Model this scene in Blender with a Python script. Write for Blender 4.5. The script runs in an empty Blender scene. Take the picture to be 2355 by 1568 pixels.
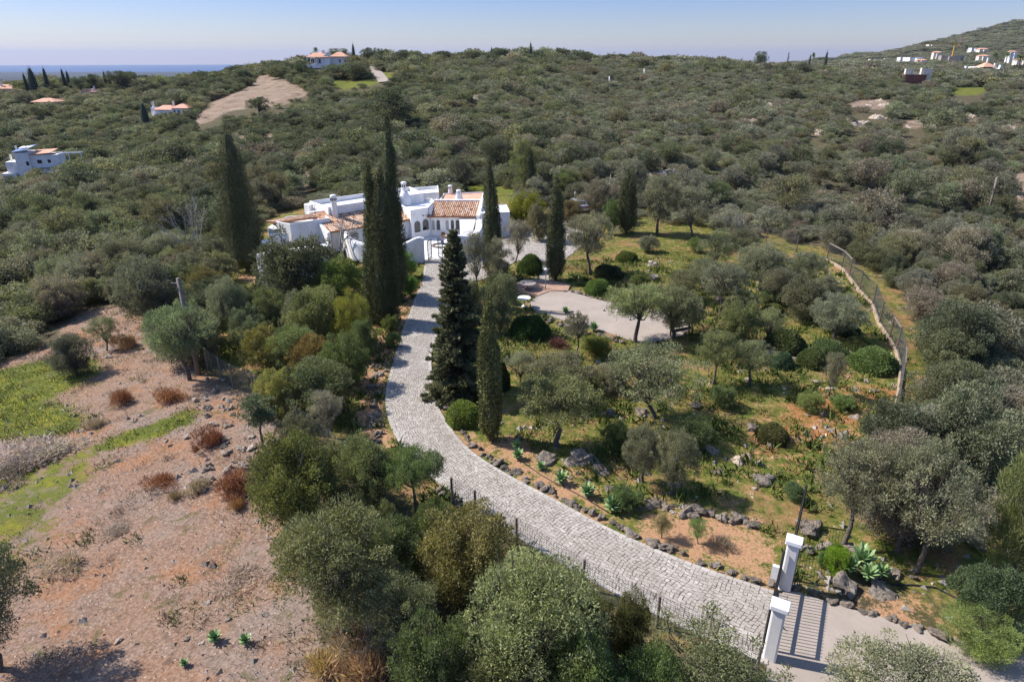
import bpy, bmesh, math, random
import numpy as np
from mathutils import Vector, Matrix
from mathutils.geometry import tessellate_polygon

rad = math.radians
scene = bpy.context.scene
C = scene.collection

# ------------------------------------------------------------------ camera, sky, sun, exposure
CAM_H = 17.0
PITCH = 23.3
FPX = 1504.0                      # focal length in photo units (photo measured as 2354 x 1568)
cam_d = bpy.data.cameras.new('camera')
cam_d.lens = FPX / 2354 * 36
cam_d.sensor_width = 36
cam_d.clip_start = 0.1
cam_d.clip_end = 90000
cam = bpy.data.objects.new('camera', cam_d)
C.objects.link(cam)
cam.location = (0, 0, CAM_H)
cam.rotation_euler = (rad(90 - PITCH), 0, 0)
scene.camera = cam

SUN_EL = 46.0
SUN_AZ = math.atan2(-0.966, 0.259)          # clockwise from +Y
world = bpy.data.worlds.new('World')
scene.world = world
world.use_nodes = True
wn = world.node_tree
sky = wn.nodes.new('ShaderNodeTexSky')
sky.sky_type = 'NISHITA'
sky.sun_disc = False
sky.sun_elevation = rad(SUN_EL)
sky.sun_rotation = SUN_AZ
sky.altitude = 200
sky.air_density = 1.0
sky.dust_density = 0.3
sky.ozone_density = 2.0
# the band near the horizon is deeper and more violet blue than the clear model sky
wtc = wn.nodes.new('ShaderNodeTexCoord'); wsx = wn.nodes.new('ShaderNodeSeparateXYZ'); wrm = wn.nodes.new('ShaderNodeValToRGB'); wmx = wn.nodes.new('ShaderNodeMix')
wmx.data_type = 'RGBA'; wmx.blend_type = 'MULTIPLY'; wmx.inputs[0].default_value = 1.0
wn.links.new(wtc.outputs['Generated'], wsx.inputs[0]); wn.links.new(wsx.outputs['Z'], wrm.inputs[0])
for el_, (p_, c_) in zip((wrm.color_ramp.elements[0], wrm.color_ramp.elements[1], wrm.color_ramp.elements.new(0.13)), ((0.0, (0.43, 0.41, 0.45, 1)), (0.55, (1, 1, 1.05, 1)), (0.13, (0.195, 0.27, 0.53, 1)))):
    el_.position = p_; el_.color = c_
wn.links.new(sky.outputs[0], wmx.inputs[6]); wn.links.new(wrm.outputs[0], wmx.inputs[7])
wn.links.new(wmx.outputs[2], wn.nodes['Background'].inputs[0])
wn.nodes['Background'].inputs[1].default_value = 0.145

sd = bpy.data.lights.new('sun', 'SUN')
sd.energy = 4.2
sd.angle = rad(0.5)
sd.color = (1.0, 0.955, 0.89)
sun = bpy.data.objects.new('sun', sd)
C.objects.link(sun)
sdir = Vector((math.sin(SUN_AZ) * math.cos(rad(SUN_EL)), math.cos(SUN_AZ) * math.cos(rad(SUN_EL)), math.sin(rad(SUN_EL))))
sun.rotation_euler = sdir.to_track_quat('Z', 'Y').to_euler()
sun.location = (0, 0, 60)

vs = scene.view_settings
vs.view_transform = 'Standard'
vs.look = 'None'
vs.exposure = 0.92
vs.gamma = 1.0
scene.cycles.max_bounces = 6
scene.cycles.diffuse_bounces = 3
scene.cycles.glossy_bounces = 2
scene.cycles.transmission_bounces = 3
scene.cycles.volume_bounces = 1
scene.cycles.use_denoising = True

# ------------------------------------------------------------------ helpers: objects
rng = np.random.default_rng(7)
random.seed(7)


def link(o, parent=None):
    C.objects.link(o)
    if parent is not None:
        o.parent = parent
    return o


def tag(o, label=None, cat=None, group=None, kind=None):
    if label: o['label'] = label
    if cat: o['category'] = cat
    if group: o['group'] = group
    if kind: o['kind'] = kind
    return o


def thing(name, label, cat, loc=(0, 0, 0), rz=0.0, group=None):
    o = bpy.data.objects.new(name, None)
    o.empty_display_size = 0.3
    link(o)
    o.location = loc
    o.rotation_euler = (0, 0, rz)
    return tag(o, label, cat, group)


def new_obj(name, me, parent=None):
    return link(bpy.data.objects.new(name, me), parent)


def mesh_np(name, V, Q, mat=None, tint=None, smooth=False):
    """quad mesh from numpy arrays"""
    me = bpy.data.meshes.new(name)
    V = np.asarray(V, np.float32); Q = np.asarray(Q, np.int32)
    k = Q.shape[1]
    me.vertices.add(len(V)); me.vertices.foreach_set('co', V.ravel())
    me.loops.add(Q.size); me.loops.foreach_set('vertex_index', Q.ravel())
    me.polygons.add(len(Q))
    me.polygons.foreach_set('loop_start', np.arange(0, Q.size, k, dtype=np.int32))
    me.polygons.foreach_set('use_smooth', np.full(len(Q), bool(smooth)))
    me.update(calc_edges=True)
    if tint is not None:
        a = me.attributes.new('tint', 'FLOAT', 'FACE')
        a.data.foreach_set('value', np.asarray(tint, np.float32))
    if mat: me.materials.append(mat)
    return me


class MB:
    """collects shapes, builds one mesh"""
    def __init__(s): s.v = []; s.f = []; s.t = []

    def add(s, verts, faces, tint=0.5):
        n = len(s.v); s.v += [tuple(v) for v in verts]
        for i, f in enumerate(faces):
            s.f.append(tuple(n + k for k in f)); s.t.append(tint)
        return s

    def box(s, x0, x1, y0, y1, z0, z1, tint=0.5):
        v = [(x0, y0, z0), (x1, y0, z0), (x1, y1, z0), (x0, y1, z0), (x0, y0, z1), (x1, y0, z1), (x1, y1, z1), (x0, y1, z1)]
        return s.add(v, [(0, 3, 2, 1), (4, 5, 6, 7), (0, 1, 5, 4), (1, 2, 6, 5), (2, 3, 7, 6), (3, 0, 4, 7)], tint)

    def bar(s, a, b, w, h=None, tint=0.5):
        """box beam from a to b, width w, height h"""
        a = Vector(a); b = Vector(b); h = w if h is None else h
        d = (b - a).normalized()
        up = Vector((0, 0, 1)) if abs(d.z) < 0.95 else Vector((1, 0, 0))
        x = d.cross(up).normalized(); y = x.cross(d).normalized()
        v = []
        for p in (a, b):
            for sx, sy in ((-1, -1), (1, -1), (1, 1), (-1, 1)):
                v.append(p + x * sx * w / 2 + y * sy * h / 2)
        return s.add(v, [(3, 2, 1, 0), (4, 5, 6, 7), (0, 1, 5, 4), (1, 2, 6, 5), (2, 3, 7, 6), (3, 0, 4, 7)], tint)

    def tube(s, pts, rs, k=6, cap=True, tint=0.5):
        pts = [Vector(p) for p in pts]
        if not hasattr(rs, '__len__'): rs = [rs] * len(pts)
        n0 = len(s.v); ref = Vector((0.31, 0.17, 1)).normalized()
        for i, p in enumerate(pts):
            d = (pts[min(i + 1, len(pts) - 1)] - pts[max(i - 1, 0)]).normalized()
            r = ref if abs(d.dot(ref)) < 0.9 else Vector((1, 0, 0))
            x = d.cross(r).normalized(); y = d.cross(x)
            for j in range(k):
                a = 2 * math.pi * j / k
                s.v.append(tuple(p + (x * math.cos(a) + y * math.sin(a)) * rs[i]))
        for i in range(len(pts) - 1):
            for j in range(k):
                a = n0 + i * k + j; b = n0 + i * k + (j + 1) % k
                s.f.append((a, b, b + k, a + k)); s.t.append(tint)
        if cap:
            s.f.append(tuple(n0 + j for j in range(k))[::-1]); s.t.append(tint)
            s.f.append(tuple(n0 + (len(pts) - 1) * k + j for j in range(k))); s.t.append(tint)
        return s

    def lathe(s, prof, k=16, c=(0, 0, 0), tint=0.5):
        n0 = len(s.v)
        for r, z in prof:
            for j in range(k):
                a = 2 * math.pi * j / k
                s.v.append((c[0] + r * math.cos(a), c[1] + r * math.sin(a), c[2] + z))
        for i in range(len(prof) - 1):
            for j in range(k):
                a = n0 + i * k + j; b = n0 + i * k + (j + 1) % k
                s.f.append((a, b, b + k, a + k)); s.t.append(tint)
        s.f.append(tuple(n0 + j for j in range(k))[::-1]); s.t.append(tint)
        s.f.append(tuple(n0 + (len(prof) - 1) * k + j for j in range(k))); s.t.append(tint)
        return s

    def prism(s, poly, z0, z1, tint=0.5):
        """vertical prism on a ccw polygon; z1 may be a list of per corner heights"""
        n = len(poly); zz = z1 if hasattr(z1, '__len__') else [z1] * n
        area = sum(poly[i][0] * poly[(i + 1) % n][1] - poly[(i + 1) % n][0] * poly[i][1] for i in range(n))
        if area < 0:
            poly = poly[::-1]; zz = zz[::-1]
        v = [(p[0], p[1], z0) for p in poly] + [(p[0], p[1], z) for p, z in zip(poly, zz)]
        f = [(i, (i + 1) % n, n + (i + 1) % n, n + i) for i in range(n)]
        tris = tessellate_polygon([[Vector((p[0], p[1], 0)) for p in poly]])
        for t in tris:
            a, b, c = [Vector((poly[i][0], poly[i][1])) for i in t]
            ccw = (b - a).cross(c - a) > 0
            t = t if ccw else t[::-1]
            f.append(tuple(n + i for i in t)); f.append(tuple(i for i in t[::-1]))
        return s.add(v, f, tint)

    def mesh(s, name, mat=None, smooth=False, bevel=0.0):
        me = bpy.data.meshes.new(name)
        me.from_pydata(s.v, [], s.f); me.update()
        if smooth:
            me.polygons.foreach_set('use_smooth', [True] * len(me.polygons))
        a = me.attributes.new('tint', 'FLOAT', 'FACE')
        a.data.foreach_set('value', np.asarray(s.t, np.float32))
        if mat: me.materials.append(mat)
        return me

    def build(s, name, mat=None, parent=None, smooth=False, bevel=0.0):
        o = new_obj(name, s.mesh(name, mat, smooth), parent)
        if bevel:
            m = o.modifiers.new('bevel', 'BEVEL'); m.width = bevel; m.segments = 2; m.limit_method = 'ANGLE'
        return o


# ------------------------------------------------------------------ helpers: materials
MATS = {}


def material(name, build):
    m = bpy.data.materials.new(name); m.use_nodes = True
    nt = m.node_tree
    build(nt, nt.nodes['Principled BSDF'])
    MATS[name] = m
    return m


def N(nt, t, **kw):
    n = nt.nodes.new(t)
    for k, v in kw.items():
        if k.startswith('i_'):
            key = k[2:]
            key = int(key) if key.isdigit() else key.replace('_', ' ')
            n.inputs[key].default_value = v
        else:
            setattr(n, k, v)
    return n


def attr(nt, name):
    return N(nt, 'ShaderNodeAttribute', attribute_name=name).outputs['Fac']


def coords(nt):
    return N(nt, 'ShaderNodeTexCoord').outputs['Object']


def noise(nt, vec, scale, detail=4, rough=0.6, dist=0.0):
    n = N(nt, 'ShaderNodeTexNoise', i_Scale=scale, i_Detail=detail, i_Roughness=rough, i_Distortion=dist)
    nt.links.new(vec, n.inputs['Vector'])
    return n.outputs['Fac']


def ramp(nt, fac, stops, interp='LINEAR'):
    r = N(nt, 'ShaderNodeValToRGB'); r.color_ramp.interpolation = interp
    e = r.color_ramp.elements
    while len(e) < len(stops): e.new(0.5)
    for el, (p, c) in zip(e, stops):
        el.position = p
        el.color = (*c, 1) if len(c) == 3 else c
    nt.links.new(fac, r.inputs[0])
    return r.outputs[0]


def g(v): return (v, v, v)


def mixc(nt, fac, a, b, mode='MIX'):
    m = N(nt, 'ShaderNodeMix', data_type='RGBA', blend_type=mode)
    for s, v in ((0, fac), (6, a), (7, b)):
        if hasattr(v, 'node'): nt.links.new(v, m.inputs[s])
        elif s == 0: m.inputs[0].default_value = v
        else: m.inputs[s].default_value = (*v, 1) if len(v) == 3 else v
    return m.outputs[2]


def mth(nt, op, a, b=0.0, c=None, clamp=False):
    m = N(nt, 'ShaderNodeMath', operation=op, use_clamp=clamp)
    for i, v in enumerate((a, b) if c is None else (a, b, c)):
        if hasattr(v, 'node'): nt.links.new(v, m.inputs[i])
        else: m.inputs[i].default_value = v
    return m.outputs[0]


def bump(nt, p, h, strength=0.5, dist=0.05):
    b = N(nt, 'ShaderNodeBump', i_Strength=strength, i_Distance=dist)
    nt.links.new(h, b.inputs['Height']); nt.links.new(b.outputs[0], p.inputs['Normal'])


def setc(nt, p, col, rough=0.8, spec=0.3):
    if hasattr(col, 'node'): nt.links.new(col, p.inputs['Base Color'])
    else: p.inputs['Base Color'].default_value = (*col, 1)
    p.inputs['Roughness'].default_value = rough
    p.inputs['Specular IOR Level'].default_value = spec


def m_plain(name, col, rough=0.6, spec=0.3, var=0.25, scale=6.0, metal=0.0):
    def b(nt, p):
        n = noise(nt, coords(nt), scale, 5, 0.6)
        lo = tuple(c * (1 - var) for c in col); hi = tuple(min(1, c * (1 + var)) for c in col)
        setc(nt, p, ramp(nt, n, [(0.3, lo), (0.7, hi)]), rough, spec)
        p.inputs['Metallic'].default_value = metal
    return material(name, b)


def b_foliage(trans, rough, fixed=None):
    def b(nt, p):
        oc = N(nt, 'ShaderNodeObjectInfo')
        t = attr(nt, 'tint')
        rv = ramp(nt, t, [(0.0, (1.0, 1.0, 1.0)), (0.5, (2.05, 1.92, 1.95)), (1.0, (3.4, 3.05, 2.8))])
        c = mixc(nt, 1.0, oc.outputs['Color'] if fixed is None else fixed, rv, 'MULTIPLY')
        hs = N(nt, 'ShaderNodeHueSaturation')
        nt.links.new(c, hs.inputs['Color'])
        nt.links.new(mth(nt, 'MULTIPLY_ADD', oc.outputs['Random'], 0.036, 0.482), hs.inputs['Hue'])
        nt.links.new(mth(nt, 'MULTIPLY_ADD', oc.outputs['Random'], 0.4, 0.8), hs.inputs['Value'])
        setc(nt, p, hs.outputs[0], rough, 0.25)
        tr = N(nt, 'ShaderNodeBsdfTranslucent')
        nt.links.new(mixc(nt, 1.0, hs.outputs[0], (1.15, 1.2, 0.7), 'MULTIPLY'), tr.inputs[0])
        mx = N(nt, 'ShaderNodeMixShader', i_0=trans)
        nt.links.new(p.outputs[0], mx.inputs[1]); nt.links.new(tr.outputs[0], mx.inputs[2])
        nt.links.new(mx.outputs[0], nt.nodes['Material Output'].inputs['Surface'])
    return b


M_LEAF = material('foliage', b_foliage(0.36, 0.6))
M_CONIFER = material('conifer_foliage', b_foliage(0.08, 0.7))


def b_bark(nt, p):
    co = coords(nt)
    n = noise(nt, co, 9, 6, 0.7)
    setc(nt, p, ramp(nt, n, [(0.3, (0.05, 0.04, 0.032)), (0.7, (0.2, 0.17, 0.14))]), 0.9, 0.1)
    bump(nt, p, n, 0.6, 0.03)
M_BARK = material('bark', b_bark)


def b_bare(nt, p):
    n = noise(nt, coords(nt), 12, 5, 0.7)
    setc(nt, p, ramp(nt, n, [(0.3, (0.22, 0.2, 0.18)), (0.7, (0.42, 0.39, 0.36))]), 0.9, 0.1)
M_BARE = material('bare_branch', b_bare)


def b_rock(nt, p):
    co = coords(nt); oc = N(nt, 'ShaderNodeObjectInfo')
    v = N(nt, 'ShaderNodeVectorMath', operation='ADD'); nt.links.new(co, v.inputs[0]); nt.links.new(oc.outputs['Location'], v.inputs[1])
    n = noise(nt, v.outputs[0], 3.2, 8, 0.8)
    n2 = noise(nt, v.outputs[0], 1.6, 3, 0.6)
    c = ramp(nt, n, [(0.3, (0.055, 0.045, 0.038)), (0.5, (0.17, 0.145, 0.12)), (0.72, (0.36, 0.32, 0.275))])
    c = mixc(nt, ramp(nt, n2, [(0.5, g(0)), (0.75, g(0.6))]), c, (0.3, 0.18, 0.1))
    c = mixc(nt, 1.0, c, oc.outputs['Color'], 'MULTIPLY')
    hs = N(nt, 'ShaderNodeHueSaturation'); nt.links.new(c, hs.inputs['Color'])
    nt.links.new(mth(nt, 'MULTIPLY_ADD', oc.outputs['Random'], 0.6, 0.7), hs.inputs['Value'])
    setc(nt, p, hs.outputs[0], 0.95, 0.1)
    bump(nt, p, n, 0.8, 0.06)
M_ROCK = material('limestone_rock', b_rock)


def b_white(nt, p):
    co = coords(nt)
    n = noise(nt, co, 0.9, 6, 0.65); n2 = noise(nt, co, 7, 4, 0.6)
    c = ramp(nt, n, [(0.25, (0.6, 0.575, 0.55)), (0.55, (0.78, 0.76, 0.735)), (0.8, (0.82, 0.805, 0.785))])
    mp = N(nt, 'ShaderNodeMapping'); mp.inputs['Scale'].default_value = (3.0, 3.0, 0.35)
    nt.links.new(co, mp.inputs[0])
    st = noise(nt, mp.outputs[0], 1.6, 5, 0.7)
    c = mixc(nt, ramp(nt, st, [(0.56, g(0)), (0.8, g(0.5))]), c, (0.5, 0.47, 0.44))
    setc(nt, p, c, 0.85, 0.2)
    bump(nt, p, n2, 0.15, 0.02)
M_WHITE = material('whitewash', b_white)
M_WHITE_FLAT = m_plain('white_paint', (0.8, 0.79, 0.78), 0.7, 0.2, 0.06)


def b_tile(nt, p):
    t = attr(nt, 'tint'); n = noise(nt, coords(nt), 5, 5, 0.7)
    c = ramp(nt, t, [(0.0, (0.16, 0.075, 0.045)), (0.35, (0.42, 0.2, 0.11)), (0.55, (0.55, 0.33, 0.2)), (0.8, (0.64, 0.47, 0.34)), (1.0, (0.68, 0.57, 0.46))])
    c = mixc(nt, ramp(nt, n, [(0.5, g(0)), (0.75, g(0.55))]), c, (0.17, 0.12, 0.09))
    setc(nt, p, c, 0.9, 0.15)
M_TILE = material('clay_tile', b_tile)


def b_tile_far(nt, p):
    n = noise(nt, coords(nt), 1.2, 4, 0.7)
    setc(nt, p, ramp(nt, n, [(0.3, (0.5, 0.25, 0.16)), (0.7, (0.66, 0.4, 0.28))]), 0.9, 0.15)
M_TILE_FAR = material('weathered_roof_tile', b_tile_far)


def b_cobble(nt, p):
    t = attr(nt, 'tint'); co = coords(nt); n = noise(nt, co, 18, 5, 0.7); n2 = noise(nt, co, 0.45, 4, 0.65)
    c = ramp(nt, t, [(0.0, (0.255, 0.222, 0.193)), (0.3, (0.325, 0.287, 0.252)), (0.7, (0.38, 0.342, 0.303)), (1.0, (0.46, 0.422, 0.38))])
    c = mixc(nt, ramp(nt, n, [(0.5, g(0)), (0.8, g(0.35))]), c, (0.24, 0.2, 0.17))
    c = mixc(nt, ramp(nt, n2, [(0.45, g(0)), (0.7, g(0.65))]), c, (0.27, 0.23, 0.195))
    setc(nt, p, c, 0.85, 0.2)
    bump(nt, p, n, 0.2, 0.01)
M_COBBLE = material('cobblestone', b_cobble)


def b_mortar(nt, p):
    n = noise(nt, coords(nt), 3, 6, 0.7)
    setc(nt, p, ramp(nt, n, [(0.3, (0.075, 0.06, 0.046)), (0.7, (0.16, 0.13, 0.1))]), 0.95, 0.1)
M_MORTAR = material('sandy_mortar', b_mortar)


def b_concrete(nt, p):
    co = coords(nt); n = noise(nt, co, 0.5, 6, 0.65); n2 = noise(nt, co, 14, 4, 0.7); n3 = noise(nt, co, 1.3, 4, 0.6, 1.0)
    c = ramp(nt, n, [(0.3, (0.28, 0.23, 0.19)), (0.7, (0.38, 0.32, 0.27))])
    c = mixc(nt, ramp(nt, n2, [(0.4, g(0)), (0.8, g(0.45))]), c, (0.25, 0.215, 0.185))
    c = mixc(nt, ramp(nt, n3, [(0.58, g(0)), (0.75, g(0.4))]), c, (0.4, 0.33, 0.26))
    setc(nt, p, c, 0.9, 0.2)
    bump(nt, p, n2, 0.25, 0.02)
M_CONCRETE = material('worn_concrete', b_concrete)


def b_paving(nt, p):
    co = coords(nt)
    br = N(nt, 'ShaderNodeTexBrick', i_Scale=1.0)
    br.inputs['Color1'].default_value = (0.7, 0.68, 0.66, 1); br.inputs['Color2'].default_value = (0.76, 0.75, 0.73, 1)
    br.inputs['Mortar'].default_value = (0.5, 0.48, 0.46, 1); br.inputs['Mortar Size'].default_value = 0.012
    br.inputs['Brick Width'].default_value = 0.6; br.inputs['Row Height'].default_value = 0.6
    nt.links.new(co, br.inputs[0])
    setc(nt, p, br.outputs[0], 0.7, 0.3)
M_PAVING = material('pale_paving', b_paving)


def b_terracotta_floor(nt, p):
    co = coords(nt)
    br = N(nt, 'ShaderNodeTexBrick', i_Scale=1.0)
    br.inputs['Color1'].default_value = (0.34, 0.2, 0.14, 1); br.inputs['Color2'].default_value = (0.42, 0.26, 0.18, 1)
    br.inputs['Mortar'].default_value = (0.24, 0.19, 0.15, 1); br.inputs['Mortar Size'].default_value = 0.02
    br.inputs['Brick Width'].default_value = 0.3; br.inputs['Row Height'].default_value = 0.3
    nt.links.new(co, br.inputs[0])
    setc(nt, p, br.outputs[0], 0.85, 0.2)
M_TERRA_FLOOR = material('terracotta_floor', b_terracotta_floor)

M_IRON = m_plain('black_iron', (0.02, 0.02, 0.022), 0.5, 0.4)
M_GREY_METAL = m_plain('grey_metal', (0.3, 0.3, 0.31), 0.45, 0.5, 0.1, 6, 0.6)
M_WOOD = m_plain('weathered_wood', (0.14, 0.105, 0.08), 0.9, 0.1, 0.4, 14)
M_POLE_WOOD = m_plain('grey_pole', (0.2, 0.17, 0.145), 0.9, 0.1, 0.3, 8)
M_GLASS = m_plain('dark_window_glass', (0.025, 0.03, 0.038), 0.08, 0.6, 0.2)
M_SHUTTER = m_plain('grey_shutter', (0.3, 0.3, 0.31), 0.6, 0.3, 0.1)
M_TERRA = m_plain('terracotta', (0.5, 0.24, 0.12), 0.85, 0.2, 0.2)
M_BLUE = m_plain('blue_glaze', (0.05, 0.07, 0.2), 0.3, 0.5, 0.2)
M_ORANGE_WALL = m_plain('orange_render', (0.62, 0.22, 0.1), 0.9, 0.1, 0.12, 1)
M_RED_WALL = m_plain('red_brown_render', (0.26, 0.11, 0.08), 0.9, 0.1, 0.25, 1)
M_CREAM = m_plain('cream_render', (0.68, 0.6, 0.5), 0.9, 0.1, 0.1, 1)
M_PINK_ROOF = m_plain('pink_clay_roof', (0.66, 0.34, 0.24), 0.9, 0.1, 0.15, 2)
M_SOLAR = m_plain('solar_panel', (0.2, 0.25, 0.36), 0.25, 0.6, 0.1)
M_YELLOW = m_plain('crane_yellow', (0.6, 0.33, 0.05), 0.6, 0.3, 0.1)
M_GREEN_NET = m_plain('green_screen_net', (0.03, 0.16, 0.12), 0.9, 0.1, 0.15)
M_CAR_DARK = m_plain('dark_car_paint', (0.02, 0.025, 0.05), 0.15, 0.6, 0.05)
M_CAR_SILVER = m_plain('silver_car_paint', (0.42, 0.45, 0.5), 0.25, 0.6, 0.05, 6, 0.4)
M_RUBBER = m_plain('rubber', (0.02, 0.02, 0.02), 0.9, 0.2)
M_TAIL = m_plain('red_lamp_lens', (0.5, 0.03, 0.02), 0.2, 0.5)
M_MESH = m_plain('galvanised_wire', (0.09, 0.095, 0.095), 0.6, 0.3)
M_KERB = m_plain('ochre_concrete', (0.36, 0.27, 0.19), 0.9, 0.1, 0.25, 2)
M_STONE_WHITE = m_plain('white_stone', (0.75, 0.73, 0.68), 0.8, 0.2, 0.12)

# ------------------------------------------------------------------ the lie of the land
SK = np.array([-1.2, -.75, -.6, -.45, -.3, -.15, 0, .2, .45, .57, .7, .85, 1.2])
YK = np.array([1, 30, 60, 80, 100, 150, 200, 260, 330, 400, 500, 700, 1000, 1600, 2500, 4000, 7000, 12000, 26000, 90000.])
ZT = np.array([
    [0, 0, 0, 0, 0, 0, 0, 0, 0, 0, 0, 0, 0],
    [-1.5, -.8, -.4, 0, 0, 0, 0, 0, 0, 0, 0, 0, 0],
    [-5, -3, -2, -1.2, -.2, 0, 0, 0, 0, 0, 0, 0, 0],
    [-7, -4, -3.2, -2.2, -1, -.2, 0, 0, 0, 0, .2, .3, .5],
    [-9, -5.5, -4.5, -3.5, -1.8, -.3, .2, .5, .8, .9, 1, 1, 1],
    [-11, -8, -7.5, -5.5, -3, -.5, 2, 3, 3, 2.8, 2.5, 2, 2],
    [-11, -9.5, -9, -2.5, -1, 1.5, 5, 6, 5, 4.6, 4, 3, 3],
    [-10, -10, -8.5, -2, 2, 5, 8.5, 8, 6, 5, 4.5, 4, 4],
    [-2, 7, 9, 8.5, 13.5, 14, 14.5, 12, 8, 6.5, 5.5, 4, 4],
    [-6, 3, 3, 4, 16.5, 17, 17, 14.5, 8.5, 6, 4.5, 3, 3],
    [-10, -14, -16, -13, 8, 13, 14, 13, 8.5, 5.5, 4, 2.5, 2],
    [-25, -32, -32, -28, -10, -2, 2, 5, 5, 3.5, 2, 1, 0],
    [-50, -55, -55, -50, -30, -20, -12, -4, 2, 3.5, 5, 7, 6],
    [-85, -85, -80, -75, -65, -50, -35, -10, -1, 14, 42, 54, 56],
    [-120, -120, -115, -110, -100, -90, -80, -40, 6, 60, 150, 172, 120],
    [-145, -145, -145, -145, -145, -145, -145, -100, -20, 30, 110, 120, 100],
    [-160, -160, -160, -160, -160, -160, -160, -160, -120, -100, -60, -60, -60],
    [-171, -171, -171, -171, -171, -171, -171, -172, -172, -172, -172, -172, -172],
    [-230] * 13, [-400] * 13], float)
NS, NY = 241, 420
s_g = np.linspace(SK[0], SK[-1], NS)
ly_g = np.linspace(0, math.log(YK[-1]), NY)
tmp = np.array([np.interp(s_g, SK, row) for row in ZT])
HG = np.array([np.interp(ly_g, np.log(YK), tmp[:, j]) for j in range(NS)]).T
for _ in range(3):                      # soften the creases
    P = np.pad(HG, ((4, 4), (0, 0)), 'edge'); HG = sum(P[k:k + NY] for k in range(9)) / 9
    P = np.pad(HG, ((0, 0), (4, 4)), 'edge'); HG = sum(P[:, k:k + NS] for k in range(9)) / 9
near = np.exp(ly_g) < 48
HG[near] *= np.linspace(0, 1, near.sum())[:, None] ** 2

_w = np.random.default_rng(3)
WAVES = [(_w.normal(size=2) * (2 * math.pi / L) * 0.8, _w.random() * 6.28, L) for L in (18, 22, 27, 33, 41, 55, 70, 95, 130, 170, 240, 320)]


def H(X, Y):
    X = np.asarray(X, float); Y = np.asarray(Y, float)
    Yc = np.maximum(Y, 1.0)
    s = np.clip(X / np.maximum(Y, 18.0), SK[0], SK[-1])
    R = np.sqrt(X * X + Y * Y)
    fi = np.clip(np.log(np.clip(Yc, 1, YK[-1])) / ly_g[-1] * (NY - 1), 0, NY - 1.001)
    fj = np.clip((s - SK[0]) / (SK[-1] - SK[0]) * (NS - 1), 0, NS - 1.001)
    i = fi.astype(int); j = fj.astype(int); a = fi - i; b = fj - j
    z = (HG[i, j] * (1 - a) + HG[i + 1, j] * a) * (1 - b) + (HG[i, j + 1] * (1 - a) + HG[i + 1, j + 1] * a) * b
    amp = np.clip((R - 75) / 120, 0, 1)
    far = np.clip((R - 500) / 1200, 0, 1)
    sea = np.clip((11500 - R) / 3000, 0, 1)
    for k, ph, L in WAVES:
        w = (L / 100) ** 0.8 * 0.3
        z = z + np.sin(k[0] * X + k[1] * Y + ph) * w * (amp + (3.2 * far if L > 90 else 0)) * sea
    return z


COSP, SINP = math.cos(rad(PITCH)), math.sin(rad(PITCH))


def ray(x, y):
    dx, dy = x - 1177, y - 784
    return np.array([dx, FPX * COSP - dy * SINP, -FPX * SINP - dy * COSP])


_TS = np.concatenate([np.linspace(5, 150, 600), np.geomspace(150.5, 20000, 1500)])


def G(x, y):
    """the point of the ground seen at photo position (x, y)"""
    d = ray(x, y); d = d / d[1]
    X = d[0] * _TS; Z = CAM_H + d[2] * _TS
    below = Z < H(X, _TS)
    if not below.any(): t = 400.0
    else:
        i = int(np.argmax(below)); lo, hi = (_TS[i - 1] if i else 1.0), _TS[i]
        for _ in range(20):
            m = (lo + hi) / 2
            if CAM_H + d[2] * m < H(d[0] * m, m): hi = m
            else: lo = m
        t = hi
    return Vector((d[0] * t, t, float(H(d[0] * t, t))))


def W(x, y, z):
    """the point at height z seen at photo position (x, y)"""
    d = ray(x, y); t = (z - CAM_H) / d[2]
    return Vector((d[0] * t, d[1] * t, z))


def at_depth(x, y, Y):
    d = ray(x, y); t = Y / d[1]
    return Vector((d[0] * t, Y, CAM_H + d[2] * t))


def top_z(x, y, Y):
    d = ray(x, y); return CAM_H + d[2] / d[1] * Y


def mpp(P):
    """metres to one photo unit at point P"""
    return (P.y * COSP - (P.z - CAM_H) * SINP) / FPX


def PG(poly): return np.array([G(x, y)[:2] for x, y in poly])


def inside(poly, X, Y):
    poly = np.asarray(poly); c = np.zeros(np.shape(X), bool)
    x0, y0 = poly[:, 0], poly[:, 1]; x1, y1 = np.roll(x0, -1), np.roll(y0, -1)
    for a, b, e, f in zip(x0, y0, x1, y1):
        if b == f: continue
        c ^= ((b > Y) != (f > Y)) & (X < (e - a) * (Y - b) / (f - b) + a)
    return c


# the outlines of ground of different kinds, in photo positions
PROPERTY = PG([(1830, 1340), (1930, 1240), (2058, 960), (2088, 780), (1900, 575), (1640, 495), (1450, 440), (1200, 425), (1000, 425), (640, 470), (520, 560), (500, 700),
               (470, 850), (590, 900), (690, 990), (900, 1130), (1190, 1250), (1500, 1440), (1760, 1520)])
FIELD = PG([(-900, 1000), (-300, 900), (0, 838), (120, 790), (185, 705), (320, 700), (345, 740), (470, 860), (590, 920), (690, 1000), (640, 1200), (720, 1420), (800, 1600), (800, 2600), (-2500, 2600)])
BEDGE = PG([(470, 850), (590, 900), (690, 990), (900, 1130), (1190, 1250), (1500, 1440), (1760, 1520), (1760, 2600), (700, 2600), (640, 1200)])
FORECOURT = PG([(1000, 628), (1003, 600), (1040, 585), (1120, 555), (1160, 520), (1200, 500), (1330, 505), (1345, 560), (1290, 603), (1245, 604), (1190, 600), (1120, 640), (1040, 668), (1003, 690)])
COURT = PG([(1215, 700), (1232, 684), (1262, 672), (1307, 670), (1335, 679), (1390, 694), (1480, 708), (1560, 725), (1590, 745), (1580, 768), (1520, 786), (1462, 788), (1437, 780), (1395, 765), (1344, 751), (1293, 737), (1260, 726), (1231, 718)])
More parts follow.
